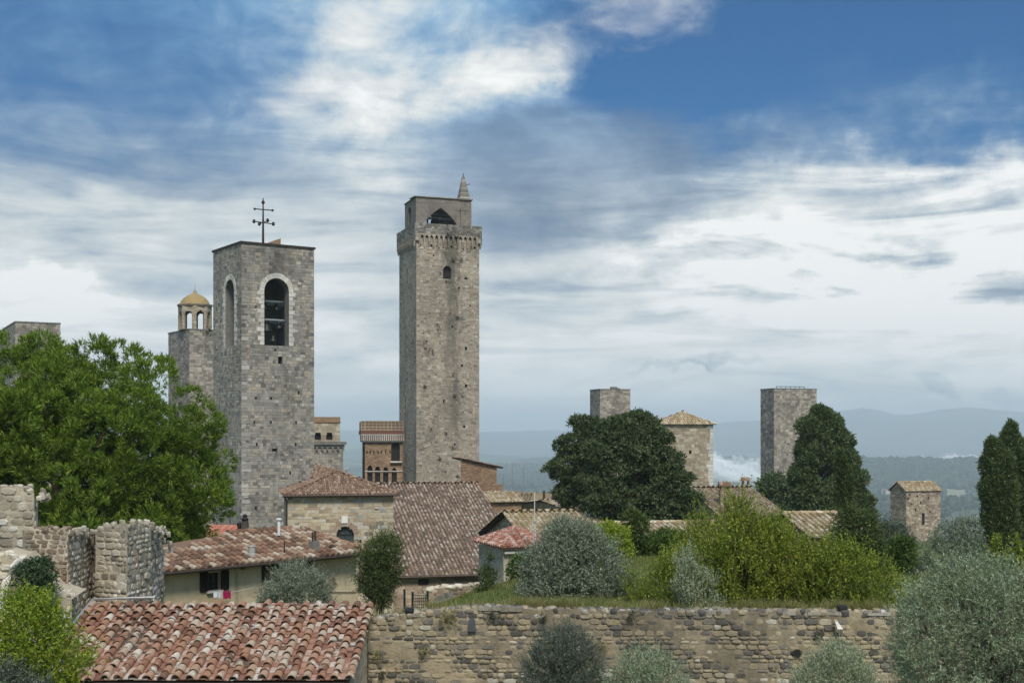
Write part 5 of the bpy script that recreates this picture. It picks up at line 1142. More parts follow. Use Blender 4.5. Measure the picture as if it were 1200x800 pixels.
    for (x, y, lab) in ((480, 719.5, 'black spotlight lying on the left end of the garden wall'), (987, 720, 'black spotlight on top of the garden wall near the big olive')):
        b = P(x, y, 25.35); b.z = wall_top(b.x) + .05; s_ = empty('spotlight', b, lab, 'spotlight'); mb = MB(); mb.box(b + UP * .03, (.085, 0, 0), (0, .06, .012), (0, -.008, .04)); mb.build('housing', M_IRON, s_)
        mb = MB(); mb.box(b + Vector((0, -.066, .03)), (.07, 0, 0), (0, .005, 0), (0, 0, .028)); mb.build('lens', gl_dark, s_); mb = MB(); mb.box(b + Vector((0, .02, -.05)), (.03, 0, 0), (0, .03, 0), (0, 0, .05)); mb.build('bracket', M_IRON, s_)
    b = P(979, 733, 25.2); mb = MB(); mb.mesh([b + Vector(q) for q in ((-.02, -.04, .1), (.03, -.04, .1), (.13, -.1, -.05), (.02, -.1, -.05), (-.02, 0, .1), (.03, 0, .1), (.13, -.06, -.06), (.02, -.06, -.06))], [(0, 3, 2, 1), (4, 5, 6, 7), (0, 1, 5, 4), (1, 2, 6, 5), (2, 3, 7, 6), (3, 0, 4, 7)]); ob = mb.build('metal_plate', M_METAL, loc=b); tag(ob, 'small grey metal plate hanging on the dark part of the garden wall', 'plate')
gl_dark, t = newmat('lamp_glass'); finish(t, (.03, .03, .035), .15, None, spec=.6)
garden_wall()

# ================================================================== ruined walls at the left
M_RUIN = stone_mat('ruin_stone', [(0., (.17, .15, .12)), (.12, (.28, .245, .19)), (.5, (.42, .37, .29)), (.75, (.50, .445, .355)), (.9, (.55, .51, .44)), (1., (.62, .60, .54))], (.54, 1.1), nscale=14., bump=.8)
M_RUINM = stone_mat('ruin_mortar', [(0., (.36, .31, .235)), (1., (.42, .37, .285))], (.54, 1.2), nscale=10., bump=.9)
M_RUINBR = stone_mat('ruin_brown_stone', [(0., (.16, .115, .08)), (.5, (.24, .18, .13)), (1., (.33, .28, .215))], (.54, 1.1), nscale=14., bump=.8)
RU = stone_meshes('ruin_block', M_RUIN); RUB = stone_meshes('ruin_brown_block', M_RUINBR)
def ruin(name, label, chain, topf, zb, ch, sl, meshes, mat, limit=300, back=1.2, seed=1, prot=.02, wr_=.99):
    """chain: picture columns and depths of the footprint's visible corners, left to right; topf: picture row of the top per column"""
    pts = [Vector(((x - 600) / F * Y, Y, 0)) for x, Y in chain]; root = empty(name, (pts[0].x, pts[0].y, zb), label, 'wall')
    def ztop(p): px = 600 + p.x / p.y * F; return (HZ - float(np.interp(px, topf[0], topf[1]))) / F * p.y
    recs = []; core = MB(); L_ = 0
    for p, q in zip(pts[:-1], pts[1:]):
        u = (q - p); w = u.length; u.normalize(); N = u.cross(UP); n_ = max(2, int(w / .13)); K = 14
        def wig(X, z): return .03 * math.sin(X * 3.7 + z * 2.1 + seed) + .02 * math.sin(X * 9 + z * 7)
        rows = []
        for k in range(K + 1):
            row = []
            for i in range(n_ + 1):
                b = p + u * (w * i / n_); zt = ztop(b) + .035 * math.sin(b.x * 23 + b.y * 11); e = 0 if i in (0, n_) else 1; row.append(b + UP * (zb + (zt - zb) * k / K) + N * (wig(b.x + b.y, zb + (zt - zb) * k / K) * e))
            rows.append(row)
        base = [x for r in rows for x in r]; m = n_ + 1; core.mesh(base, [(k * m + i, k * m + i + 1, (k + 1) * m + i + 1, (k + 1) * m + i) for k in range(K) for i in range(n_)])
        tp = rows[-1]; bk = [x + x.normalized() * back + Vector((-.12, 0, -.05 + U(-.05, .05))) for x in tp]; core.mesh(tp + bk, [(i, i + 1, m + i + 1, m + i) for i in range(n_)])
        core.mesh(bk + [Vector((x.x, x.y, zb)) for x in bk], [(i + 1, i, m + i, m + i + 1) for i in range(n_)])
        col = []; masonry(MB(), p, u, w, zb + (.0), max(ztop(p), ztop(q), ztop((p + q) / 2)) + .2, ch, sl, mo=None, collect=col, rough=1.3)
        for (uu, vv, ww, hh) in col:
            b = p + u * uu
            if vv + hh * .5 > ztop(b) + .03: continue
            recs.append((b + UP * vv + N * wig(b.x + b.y, vv), u, N, ww * U(.86, wr_), hh * U(.84, wr_), prot * U(.5, 1.2)))
        for i in range(int(w / .07)):
            b = p + u * U(0, w); sz = U(.06, .17); recs.append((Vector((b.x - U(0, .3) * 0, b.y + U(0, back * .7), 0)) + UP * (ztop(b) - .03), u, Vector((0, -.4, .92)).normalized(), sz, sz * U(.6, 1), U(.04, .09)))
    for end, q in ((0, pts[0]), (1, pts[-1])):
        z = ztop(q); b = q + Vector((q.x, q.y, 0)).normalized() * back + Vector((-.12, 0, 0)); c4 = [(q.x, q.y, zb), (b.x, b.y, zb), (b.x, b.y, z), (q.x, q.y, z)]; core.face(c4 if end else c4[::-1])
    core.build('mortar_core', M_RUINM, root); lay_stones(root, meshes, recs, mat, limit, filler='small_rubble'); return root
ruin('ruined_wall', 'tall broken grey stone wall end at the left edge of the picture', [(-60, 27.3), (40, 26.8), (44.6, 27.6)], ([-60, 0, 20, 30, 36, 45], [566, 571, 569, 572, 574, 586]), -4.4, .155, .27, RU, M_RUIN, seed=1)
ruin('ruined_wall', 'lower brown stone wall stub between the tall ruin and the pale ruin', [(30, 26.4), (80, 26.0)], ([30, 45, 60, 75, 80], [622, 620, 618.5, 619, 626]), -4.9, .10, .22, RUB, M_RUINBR, seed=2, back=.8)
ruin('ruined_wall', 'rounded pale rubble ruin rising behind the left end of the tiled shed roof', [(80, 25.95), (109, 28.2), (112, 27.5), (149, 27.0), (177, 28.3), (190.5, 30.2)], ([80, 95, 108, 120, 132, 150, 168, 180, 186, 191], [620, 627, 624, 616, 613.5, 612.5, 615.5, 622, 630, 652]), -5.0, .13, .21, RU, M_RUIN, seed=3, back=1.4)
# sloping plastered ledge in front of the left ruins
def ledge():
    root = empty('ruined_ledge', P(20, 700, 25.2) - UP * .8, 'low rubble buttress with a pale sloping mortar edge at the foot of the left ruins', 'wall')
    top = lambda px: float(np.interp(px, [-40, 0, 14, 22, 40, 60, 82], [660, 652, 656, 655, 675, 694, 702])); pts = []; n_ = 26; xs = [-40 + 124 * i / n_ for i in range(n_ + 1)]
    mb = MB(); f_ = [P(x, top(x) + U(-.8, .8), 25.2) for x in xs]; lo = [Vector((p.x, p.y, -5.2)) for p in f_]; bk = [p + Vector((0, .9, .1)) for p in f_]
    mb.mesh(lo + f_ + bk, [(i, i + 1, n_ + 2 + i, n_ + 1 + i) for i in range(n_)] + [(n_ + 1 + i, n_ + 2 + i, 2 * n_ + 3 + i, 2 * n_ + 2 + i) for i in range(n_)]); mb.build('mortar_core', M_RUINM, root)
    recs = []; ux, N = Vector((1, 0, 0)), Vector((0, -1, 0))
    col = []; masonry(MB(), (lo[0].x, 25.2, 0), ux, f_[-1].x - f_[0].x, -5.0, -2.2, .13, .22, mo=None, collect=col, rough=1.3)
    for (uu, vv, w, h) in col:
        X = lo[0].x + uu; px = 600 + X / 25.2 * F
        if vv + h / 2 < (HZ - top(px)) / F * 25.2: recs.append((Vector((X, 25.2, vv)), ux, N, w * .85, h * .85, .045))
    for i in range(70): px = U(-35, 80); p = P(px, top(px), 25.2); s_ = U(.08, .2); recs.append((p + Vector((0, U(0, .7), 0)), ux, Vector((0, -.5, .85)), s_, s_ * .8, U(.04, .08)))
    lay_stones(root, RU, recs, M_RUIN)
    mb = MB(); pp = [P(x, y, 25.12) for x, y in ((22, 655), (15, 664), (8, 680), (4, 700), (2, 730))]; mb.tube(pp, [.05, .07, .08, .08, .08], 6); mb.build('mortar_edge', M_PALE, root)
ledge()

# ================================================================== tiled shed roof in the foreground
def shed():
    Ye, Yr = 22., 25.2; ze, zr = zat(797, Ye), zat(707, Yr); x0, x1 = -8.24, -2.80
    root = empty('tiled_shed', (x0, Ye, -6.4), 'low shed in the foreground with a terracotta tile roof splashed by pale lichen', 'shed')
    S = Vector((0, Yr - Ye, zr - ze)); SL = S.length; S.normalize(); A = Vector((1, 0, 0)); Nn = A.cross(S); base = wloc(root)
    stops = [(0., (.13, .07, .045)), (.2, (.21, .105, .065)), (.45, (.28, .15, .092)), (.65, (.31, .195, .13)), (.82, (.33, .245, .18)), (.94, (.38, .31, .24)), (1., (.48, .43, .36))]
    lich = [(.56, 3.2, (.50, .48, .43), .85), (.57, 2.1, (.085, .065, .05), .75), (.66, 3.4, (.34, .27, .12), .45)]
    MT = tile_mat('terracotta_cover_tile', stops, lich, dark=(.6, .45), nscale=24.); MP = tile_mat('terracotta_pan_tile', [(0., (.15, .07, .05)), (.3, (.25, .115, .08)), (.6, (.33, .17, .12)), (.85, (.38, .25, .19)), (1., (.50, .44, .38))], lich, dark=(.56, .6), nscale=24.)
    NR, NC = 13, 23; sp = (x1 - x0) / (NC - 1); rp = SL / NR
    covers = []; pans = []
    for k in range(5):
        mb = MB(); seg = 6; L_ = rp * 1.22; th = .016; pr = []
        for (d, r, h) in ((0, .083, .045), (L_, .064, .012)):
            for rr, hh in ((r, 0), (r - th, 0)):
                for i in range(seg + 1): an = math.pi * i / seg; pr.append((rr * math.cos(an) + U(-.0015, .0015), d + (U(-.004, .004) if d == 0 else 0), h + rr * .95 * math.sin(an)))
        m = seg + 1; f_ = [(i, i + 1, 2 * m + i + 1, 2 * m + i) for i in range(seg)] + [(m + i + 1, m + i, 3 * m + i, 3 * m + i + 1) for i in range(seg)] + [(i + 1, i, m + i, m + i + 1) for i in range(seg)]
        me = bpy.data.meshes.new('cover_tile'); me.from_pydata(pr, [], f_); me.materials.append(MT); me.polygons.foreach_set('use_smooth', [i < seg for i in range(len(f_))]); me.update(); covers.append(me)
        w = sp * .5; L_ = rp * 1.12; a0, a1 = .03, .004; q = [(-w, 0, a0 + .012), (-w * .86, 0, a0), (w * .86, 0, a0), (w, 0, a0 + .012), (-w * .95, L_, a1 + .012), (-w * .82, L_, a1), (w * .82, L_, a1), (w * .95, L_, a1 + .012)]
        lo = [(x, y, z - .018) for x, y, z in q[:4]]; me = bpy.data.meshes.new('pan_tile'); me.from_pydata(q + lo, [], [(0, 1, 5, 4), (1, 2, 6, 5), (2, 3, 7, 6), (8, 9, 1, 0), (9, 10, 2, 1), (10, 11, 3, 2)]); me.materials.append(MP); me.update(); pans.append(me)
    R3 = Matrix(((1, S.x, Nn.x), (0, S.y, Nn.y), (0, S.z, Nn.z)))
    def sag(a, s): return -.05 * math.sin(math.pi * s / SL) * (1 + .5 * math.sin(a * 1.3)) + .01 * math.sin(a * 5 + s * 3)
    for i in range(NC):
        cj = U(-.012, .012)
        for k in range(NR):
            a = i * sp + cj + U(-.012, .012); s = k * rp + U(-.018, .012) - .03
            o = link('cover_tile', random.choice(covers), root); tw = U(-.05, .05); slip = R() < .05; tw += (U(-.22, .22) if slip else 0); s -= (U(.02, .08) if slip else 0); c, s_ = math.cos(tw), math.sin(tw)
            o.matrix_local = Matrix.Translation(Vector((x0, Ye, ze)) + A * a + S * s + Nn * (sag(a, s) + U(0, .008)) - base) @ R3.to_4x4() @ Matrix.Rotation(tw, 4, 'Z') @ Matrix.Rotation(U(-.02, .02), 4, 'X') @ Matrix.Diagonal((U(.94, 1.06), 1, U(.94, 1.08), 1))
            if i < NC - 1:
                a = (i + .5) * sp; s = k * rp - .01 + U(-.012, .012); o = link('pan_tile', random.choice(pans), root)
                o.matrix_local = Matrix.Translation(Vector((x0, Ye, ze)) + A * a + S * s + Nn * (sag(a, s) + U(-.003, .003)) - base) @ R3.to_4x4() @ Matrix.Rotation(U(-.02, .02), 4, 'Z')
    mb = MB(); q0 = Vector((x0 - .02, Ye + .02, ze - .06)); q = [q0, q0 + A * (x1 - x0 + .02), q0 + A * (x1 - x0 + .02) + S * SL, q0 + S * SL]
    mb.box((q[0] + q[2]) / 2 - Nn * .02, A * ((x1 - x0) / 2 - .01), S * (SL / 2 + .02), Nn * .03); q = [Vector((x0, Yr, zr - .12)), Vector((x1, Yr, zr - .12)), Vector((x1, Yr + 3.2, ze - .1)), Vector((x0, Yr + 3.2, ze - .1))]; mb.face(q)
    mb.build('roof_deck', M_DECK, root)
    mb = MB(); mb.box(((x0 + x1) / 2, Ye - .02, ze - .075), ((x1 - x0) / 2 - .01, 0, 0), (0, .05, 0), (0, 0, .045)); mb.build('eave_gutter', M_EAVE, root)
    mb = MB(); mb.tube([(x0 - .02, 22.0, ze + .12), (x0 - .02, Yr + .03, zr + .08), (x0 + 1.2, Yr + .05, zr + .12)], .028, 6); mb.build('lead_flashing', M_METAL, root)
    mb = MB(); xx = x1 - .07; masonry(mb, (xx, Ye + .12, 0), (0, 1, 0), Yr - Ye, -6.4, zr - .05, .13, .24, prot=.012, ext=lambda a, b: (0, Yr - Ye) if a < ze - .2 else (max(0, (a - ze + .2) / (zr - ze) * (Yr - Ye) * .9), Yr - Ye))
    masonry(mb, (x0, Ye + .16, 0), (1, 0, 0), xx - x0, -6.4, ze - .08, .13, .24, prot=.012); masonry(mb, (xx, Yr, 0), (0, 1, 0), 3, -6.4, ze - .1, .13, .24, prot=.012)
    mb.build('wall', [stone_mat('shed_wall_stone', [(0., (.30, .25, .18)), (1., (.44, .38, .29))], (.6, .9), nscale=9.), plain('shed_mortar', (.40, .34, .25), .95)], root)
shed()

# ================================================================== garden gate, low ruin and steps behind the wall
def low_wall():
    root = empty('low_garden_wall', P(497, 715, 40), 'low crumbling stone wall climbing the grassy bank in front of the church house', 'wall')
    pts = [(497, 693, 41), (512, 688, 41), (530, 687.5, 41.3), (563, 684, 42), (566, 690, 42)]
    mb = MB(); f_ = [P(*p) for p in pts]
    recs = []; 
    for p, q in zip(f_[:-1], f_[1:]):
        d = Vector((q.x - p.x, q.y - p.y, 0)); w = d.length
        mb.mesh([Vector((p.x, p.y, -7)), Vector((q.x, q.y, -7)), q, p, p + Vector((0, .5, 0)), q + Vector((0, .5, 0))], [(0, 1, 2, 3), (3, 2, 5, 4)])
        zt = min(p.z, q.z); masonry(mb, (p.x, p.y, 0), d, w, -6.6, zt, .11, .2, prot=.03, mo=None, mi=1)
    mb.build('wall_face', [M_RUINM, M_RUINBR], root)
    for i in range(26): X = U(0, 1); k = min(3, int(X * 4)); b = f_[k].lerp(f_[k + 1], X * 4 - k); s_ = U(.12, .3); recs.append((b + Vector((0, U(0, .3), 0)), Vector((1, 0, 0)), Vector((0, -.4, .9)), s_, s_ * .7, U(.04, .08)))
    lay_stones(root, RU, recs, M_RUIN, 0, filler='loose_cap_stones')
    mb = MB(); a, b = P(508, 704.5, 34), P(531, 698, 36); mb.mesh([a, a + Vector((.1, 0, -.05)), b + Vector((.05, 0, -.05)), b, a + Vector((.05, .4, .1)), b + Vector((0, .4, .1))], [(0, 1, 2, 3), (3, 5, 4, 0)]); ob = mb.build('stone_slab', M_CAP, loc=a); tag(ob, 'flat pale stone slab resting on the bank beside the low wall', 'slab')
low_wall()
def gate():
    root = empty('garden_gate', P(474, 720, 29), 'dark green wire gate with two posts behind the left end of the garden wall', 'gate'); M_GR = plain('dark_green_metal', (.012, .028, .022), .5, .3)
    for x, y0 in ((474, 690), (483.5, 693), (501, 692)):
        mb = MB(); b = P(x, 722, 29); mb.tube([Vector((b.x, b.y, -4.8)), Vector((b.x, b.y, zat(y0, 29)))], .028, 6); mb.build('post', M_GR, root)
    mb = MB()
    for k in range(9): z = zat(697, 29) - k * .07; mb.tube([P(484, 0, 29) * 1 + UP * 0, P(484, 0, 29)], .001, 3) if False else None; a, b = P(484, 700, 29), P(501, 700, 29); mb.tube([Vector((a.x, a.y, z)), Vector((b.x, b.y, z))], .007, 3)
    for k in range(8): a = P(484 + 17 * k / 7, 700, 29); mb.tube([Vector((a.x, a.y, -4.6)), Vector((a.x, a.y, zat(697, 29)))], .007, 3)
    mb.build('wire_panel', M_GR, root)
gate()
# ================================================================== foliage
def unit(a): return a / np.maximum(np.linalg.norm(a, axis=-1, keepdims=True), 1e-9)
def sample_lobes(lobes, n, inner=.25, surf=.14, up=0.):
    """points on and in a heap of ellipsoids (x, y, z, rx, ry, rz), with outward directions; points buried in a neighbour are dropped"""
    L = np.array(lobes, dtype=float); C_, Rr_ = L[:, :3], L[:, 3:6]; w = (Rr_[:, 0] * Rr_[:, 2]) ** .9; w /= w.sum()
    out_p, out_d = [], []; got = 0
    while got < n:
        m = int((n - got) * 2.2) + 50; k = rng.choice(len(L), m, p=w); d = unit(rng.normal(size=(m, 3)) + np.array([0, 0, up]))
        r = 1 - np.abs(rng.normal(size=m)) * surf; deep = rng.random(m) < inner; r[deep] = rng.uniform(.35, .95, deep.sum())
        bump = 1 + .17 * np.sin(d[:, 0] * 7 + k) * np.sin(d[:, 2] * 6 + k * 2) + .05 * np.sin(d[:, 0] * 17 + d[:, 1] * 13 + k)
        p = C_[k] + d * Rr_[k] * (r * bump)[:, None]
        q = np.linalg.norm((p[:, None, :] - C_[None]) / Rr_[None], axis=2); q[np.arange(m), k] = 9; keep = (q.min(1) > .72) | (rng.random(m) < .12)
        p, d = p[keep], unit(d[keep] / Rr_[k][keep]); out_p.append(p); out_d.append(d); got += len(p)
    return np.concatenate(out_p)[:n], np.concatenate(out_d)[:n]
def quads(base, dirn, side, L, W, fold=0.):
    """leaf shaped four cornered faces"""
    n_ = len(base); s = side * (W * .5)[:, None]; b2 = base + dirn * (L * .12)[:, None]
    V = np.stack([b2 - s, b2 + s, base + dirn * L[:, None]], 1).reshape(-1, 3); return V, np.arange(3 * n_).reshape(-1, 3)
def perp(d):
    r = unit(rng.normal(size=d.shape)); return unit(np.cross(d, r))
def face_up(d, nrm, j=.55):
    # width vector that turns the leaf's face towards nrm, loosely
    return unit(np.cross(d, nrm + rng.normal(size=d.shape) * j))
def clumps(lobes, n, k, L, W, spread, up=.3, out=.8, rnd=.9, inner=.25, up_=.2, **kw):
    p, d = sample_lobes(lobes, n, inner, up=up_, **kw); p = np.repeat(p, k, 0); d = np.repeat(d, k, 0); m = len(p)
    b = p + rng.normal(size=(m, 3)) * spread; dd = unit(d * out + rng.normal(size=(m, 3)) * rnd * .6 + np.array([0, 0, up])); ln = L * rng.uniform(.6, 1.25, m)
    return quads(b, dd, face_up(dd, d + np.array([0, 0, .25])), ln, W * rng.uniform(.7, 1.2, m))
def tufts(lobes, n, k, L, W, up=.5, inner=.18, **kw):
    """bottle brush tufts of needles"""
    p, d = sample_lobes(lobes, n, inner, **kw); ax = unit(d + np.array([0, 0, up]) + rng.normal(size=d.shape) * .25); P_ = np.repeat(p, k, 0); A_ = np.repeat(ax, k, 0); m = len(P_)
    b = P_ + A_ * (rng.uniform(0, L * 1.1, m))[:, None]; dd = unit(A_ * rng.uniform(.3, 1.1, (m, 1)) + unit(rng.normal(size=(m, 3))) * .95)
    return quads(b, dd, perp(dd), L * rng.uniform(.7, 1.15, m), np.full(m, W))
def shoots(lobes, n, k, SL, L, W, up=.6, out=.9, rnd=.5, inner=.3, droop=0., twig=.0, spread=.8, tall=.07, **kw):
    """leafy shoots: k leaves along each curved twig"""
    p, d = sample_lobes(lobes, n, inner, **kw); ax = unit(d * out + np.array([0, 0, up]) + rng.normal(size=d.shape) * rnd); sl = SL * rng.uniform(.45, 1.3, n); lg = rng.random(n) < tall; sl[lg] *= 1.9; ax[lg] = unit(ax[lg] + np.array([0, 0, .9]))
    side = perp(ax); cv = rng.normal(size=(n, 1)) * .25
    t = (np.arange(k) + .5) / k; T = np.tile(t, n)[:, None]; P_ = np.repeat(p, k, 0); A_ = np.repeat(ax, k, 0); S_ = np.repeat(side, k, 0); Ls = np.repeat(sl, k)[:, None]; Cv = np.repeat(cv, k, 0)
    b = P_ + A_ * Ls * (T - .35) + (S_ * Cv + np.array([0, 0, -droop])) * Ls * T * T; m = len(b)
    dd = unit(A_ * .75 + unit(rng.normal(size=(m, 3))) * spread); V, Fq = quads(b, dd, face_up(dd, np.repeat(d, k, 0) + np.array([0, 0, .3]), .7), L * rng.uniform(.6, 1.2, m) * (1.1 - .4 * T[:, 0]), W * rng.uniform(.7, 1.2, m))
    if twig:
        s3 = p - ax * sl[:, None] * .35; e3 = p + ax * sl[:, None] * .65 + (side * cv + np.array([0, 0, -droop])) * sl[:, None]; TV, TF = quads(s3, e3 - s3, side, np.ones(n), np.full(n, twig)); return V, Fq, TV, TF
    return V, Fq
def trunk(root, base, top, r, mat, branches=6, spread=1., name='trunk', lobes=None):
    mb = MB(); base = Vector(base); top = Vector(top); k = 6; pts = [base.lerp(top, i / k) + Vector((U(-.06, .06), U(-.06, .06), 0)) * (top - base).length * .25 for i in range(k + 1)]
    pts[0] = base; mb.tube(pts, [r * (1.25 - .95 * i / k) for i in range(k + 1)], 8); mb.build(name, mat, root, smooth=True)
    targets = [Vector(l[:3]) for l in random.sample(lobes, min(branches, len(lobes)))] if lobes else []
    if targets:
        mb = MB()
        for tg in targets:
            i = random.randint(1, k - 1); a = pts[i]; mid = a.lerp(tg, .5) + Vector((U(-.1, .1), U(-.1, .1), .12)) * (tg - a).length; mb.tube([a, mid, tg], [r * .45, r * .28, r * .08], 5)
        mb.build('branches', mat, root, smooth=True)
M_BARK = plain('grey_brown_bark', (.075, .058, .043), .95, scale=12.); M_BARKP = plain('pine_bark', (.10, .062, .042), .95, scale=9.); M_BARKO = plain('olive_bark', (.11, .10, .085), .95, scale=14.)
M_PINE = leaf_mat('pine_needles', [(0., (.045, .08, .010)), (.35, (.095, .155, .016)), (.65, (.15, .225, .026)), (.85, (.23, .31, .04)), (1., (.36, .41, .07))], .32)
M_CYP = leaf_mat('cypress_foliage', [(0., (.025, .045, .018)), (.4, (.06, .095, .034)), (.8, (.115, .155, .055)), (1., (.19, .20, .09))], .12)
M_CYPL = leaf_mat('young_cypress_foliage', [(0., (.03, .05, .014)), (.6, (.06, .09, .024)), (1., (.11, .13, .04))], .15)
M_HOLM = leaf_mat('evergreen_foliage', [(0., (.025, .042, .018)), (.4, (.053, .082, .034)), (.8, (.10, .135, .055)), (1., (.18, .19, .10))], .12)
M_OLIVE = leaf_mat('olive_leaves', [(0., (.065, .09, .05)), (.35, (.125, .16, .10)), (.65, (.20, .24, .165)), (.88, (.31, .345, .26)), (1., (.40, .43, .33))], .12, .45, .4)
M_OLIVEB = leaf_mat('young_olive_leaves', [(0., (.085, .12, .06)), (.35, (.17, .22, .12)), (.65, (.27, .33, .205)), (.88, (.38, .43, .30)), (1., (.48, .52, .37))], .14, .45, .4)
M_OLIVED = leaf_mat('dark_olive_leaves', [(0., (.035, .05, .032)), (.4, (.065, .088, .06)), (.75, (.11, .135, .10)), (1., (.20, .225, .18))], .1, .5, .3)
M_FRESH = leaf_mat('fresh_green_leaves', [(0., (.035, .065, .010)), (.3, (.13, .18, .018)), (.65, (.24, .285, .035)), (.92, (.36, .37, .06)), (.985, (.34, .30, .06)), (1., (.45, .20, .03))], .38)
M_FRESHB = leaf_mat('yellow_green_leaves', [(0., (.09, .14, .015)), (.4, (.19, .27, .025)), (.75, (.33, .38, .05)), (1., (.46, .44, .09))], .4)
M_HEDGE = leaf_mat('hedge_leaves', [(0., (.025, .055, .012)), (.5, (.055, .10, .02)), (.85, (.11, .16, .03)), (1., (.20, .22, .06))], .3)
M_CAPER = leaf_mat('creeper_leaves', [(0., (.02, .05, .022)), (.6, (.045, .085, .035)), (1., (.08, .12, .05))], .2)
M_SILVER = leaf_mat('silver_leaves', [(0., (.12, .16, .08)), (.4, (.26, .31, .19)), (.8, (.42, .46, .34)), (1., (.55, .56, .44))], .2)
M_TREE_D = leaf_mat('dark_green_leaves', [(0., (.03, .055, .014)), (.5, (.06, .095, .024)), (.9, (.12, .15, .04)), (1., (.20, .19, .07))], .3)
M_GRASS = leaf_mat('dry_grass', [(0., (.09, .11, .03)), (.35, (.16, .17, .055)), (.65, (.26, .235, .10)), (1., (.42, .36, .19))], .3)
M_TUFT = leaf_mat('wall_weed', [(0., (.02, .028, .012)), (1., (.055, .06, .025))], .1)

def heap(cx, cy, cz, rx, ry, rz, n, r, jit=.15, zmin=-.6, flat=1.):
    """lobes spread over the shell of a big ellipsoid"""
    out = []; k = 0
    while len(out) < n and k < n * 20:
        k += 1; d = unit(rng.normal(size=3))
        if d[2] < zmin: continue
        f = rng.uniform(.55, 1. - .2 * jit); s = r * rng.uniform(.7, 1.3); out.append((cx + d[0] * (rx - s) * f / .9, cy + d[1] * (ry - s) * f / .9, cz + d[2] * (rz - s * flat) * f / .9, s, s, s * flat))
    return out
def plant(name, label, cat, base, lobes, leafmat, gen, bark=None, r=.12, group=None, branches=6, top=None, crown='crown'):
    root = empty(name, base, label, cat, group); res = gen(lobes)
    fast_mesh(crown, res[0], res[1], leafmat, root)
    if len(res) > 2: fast_mesh('twigs', res[2], res[3], bark or M_BARK, root)
    L = np.array(lobes); c = L[:, :3].mean(0); tp = Vector(top) if top else Vector((c[0], c[1], c[2]))
    trunk(root, base, tp, r, bark or M_BARK, branches, lobes=lobes); return root
def gz(x, y): return float(height(np.array([x]), np.array([y]))[0])

# the big umbrella pine on the left
def pine():
    Y = 48.; c = P(66, 578, Y); lob = heap(c.x, c.y, c.z, 6.0, 5.2, 5.2, 200, 1.1, zmin=-.75, flat=.85)
    for (x, y, r) in ((12, 398, 1.0), (45, 397, .9), (75, 405, .8), (110, 412, .9), (150, 420, 1.), (178, 430, .9), (210, 447, .9), (236, 470, .9), (252, 500, .85), (258, 535, .85), (256, 570, .9), (250, 602, .9), (240, 640, .9), (222, 672, .9), (205, 690, .7), (180, 600, 1.2), (130, 560, 1.3), (60, 470, 1.4), (150, 500, 1.3), (200, 540, 1.2), (20, 520, 1.4), (100, 620, 1.2), (60, 600, 1.2), (195, 640, 1.1), (215, 600, 1.1), (160, 660, 1.), (-20, 440, 1.3), (-10, 600, 1.3), (30, 640, 1.), (120, 680, 1.), (175, 690, .9)):
        y += 22 if x < 90 and y < 450 else 12 if y < 520 else 0; x -= 16 if x > 190 else 0; r *= .82; q = P(x, y, Y - U(0, 3.5) * (1 if 0 < x < 200 and y > 440 else .2)); lob.append((q.x, q.y, q.z, r, r, r * .8))
    base = Vector((c.x - .3, c.y + .5, gz(c.x, c.y) - .3))
    root = empty('pine_tree', base, 'huge bright green umbrella pine filling the left side', 'tree')
    pc, pd = sample_lobes(lob, 1900, .12, up=.15); sub_ = np.concatenate([pc, np.repeat(rng.uniform(.34, .62, (len(pc), 1)), 3, 1)], 1)
    NP = 46000; nk = rng.choice(len(sub_), NP); dv = unit(rng.normal(size=(NP, 3)) + pd[nk] * .9 + np.array([0, 0, .75])); tp = sub_[nk, :3] + dv * sub_[nk, 3:6] * rng.uniform(.7, 1., (NP, 1))
    P_ = np.repeat(tp, 11, 0); A_ = np.repeat(unit(dv + np.array([0, 0, .4])), 11, 0); m = len(P_); b = P_ + A_ * rng.uniform(-.10, .05, (m, 1)) + rng.normal(size=(m, 3)) * .035; dd = unit(A_ * rng.uniform(.9, 1.6, (m, 1)) + unit(rng.normal(size=(m, 3))) * .7)
    V, Fq = quads(b, dd, face_up(dd, np.repeat(dv, 11, 0) + np.array([0, 0, .3]), .45), .18 * rng.uniform(.7, 1.15, m), np.full(m, .042)); fast_mesh('crown', V, Fq, M_PINE, root)
    trunk(root, base, c + UP * .5, .42, M_BARKP, 14, lobes=lob[:190])
pine()
# dark evergreens in the middle distance
def cyl_lobes(rows, Y, r=1.1, n=60, jy=.8, flat=.8, var=.45, rough=0.):
    """lobes filling a picture outline: rows of (y, x left, x right)"""
    out = []; rows = sorted(rows)
    ys = [q[0] for q in rows]; L_ = [q[1] for q in rows]; R_ = [q[2] for q in rows]
    ph = U(0, 9)
    for i in range(n):
        y = ys[0] + (ys[-1] - ys[0]) * ((i + .5) / n); a, b = np.interp(y, ys, L_), np.interp(y, ys, R_); a -= rough * (math.sin(y * .23 + ph) + U(-1, .8)); b += rough * (math.sin(y * .27 - ph) + U(-1, .8)); b = max(b, a + 4); s = min(r * U(1 - var, 1 + var * 1.2), (b - a) / 2 / F * Y * .95); px = s / Y * F
        side = random.random(); x = (a + px if side < .28 else b - px if side < .56 else U(a + px, max(b - px, a + px + .1))) + U(-1, 1) * px * .25
        hw = max((b - a) / 2 - px, 0) / F * Y; off = math.sqrt(max(0, 1 - ((x - (a + b) / 2) / max((b - a) / 2, 1)) ** 2)) * hw * jy
        p = P(x, y, Y); out.append((p.x, p.y - off * U(-.6, 1), p.z, s, s, s * flat))
    return out
g = lambda L, W, n, k, sp, up=.25, **kw: (lambda lob: clumps(lob, n, k, L, W, sp, up, **kw))
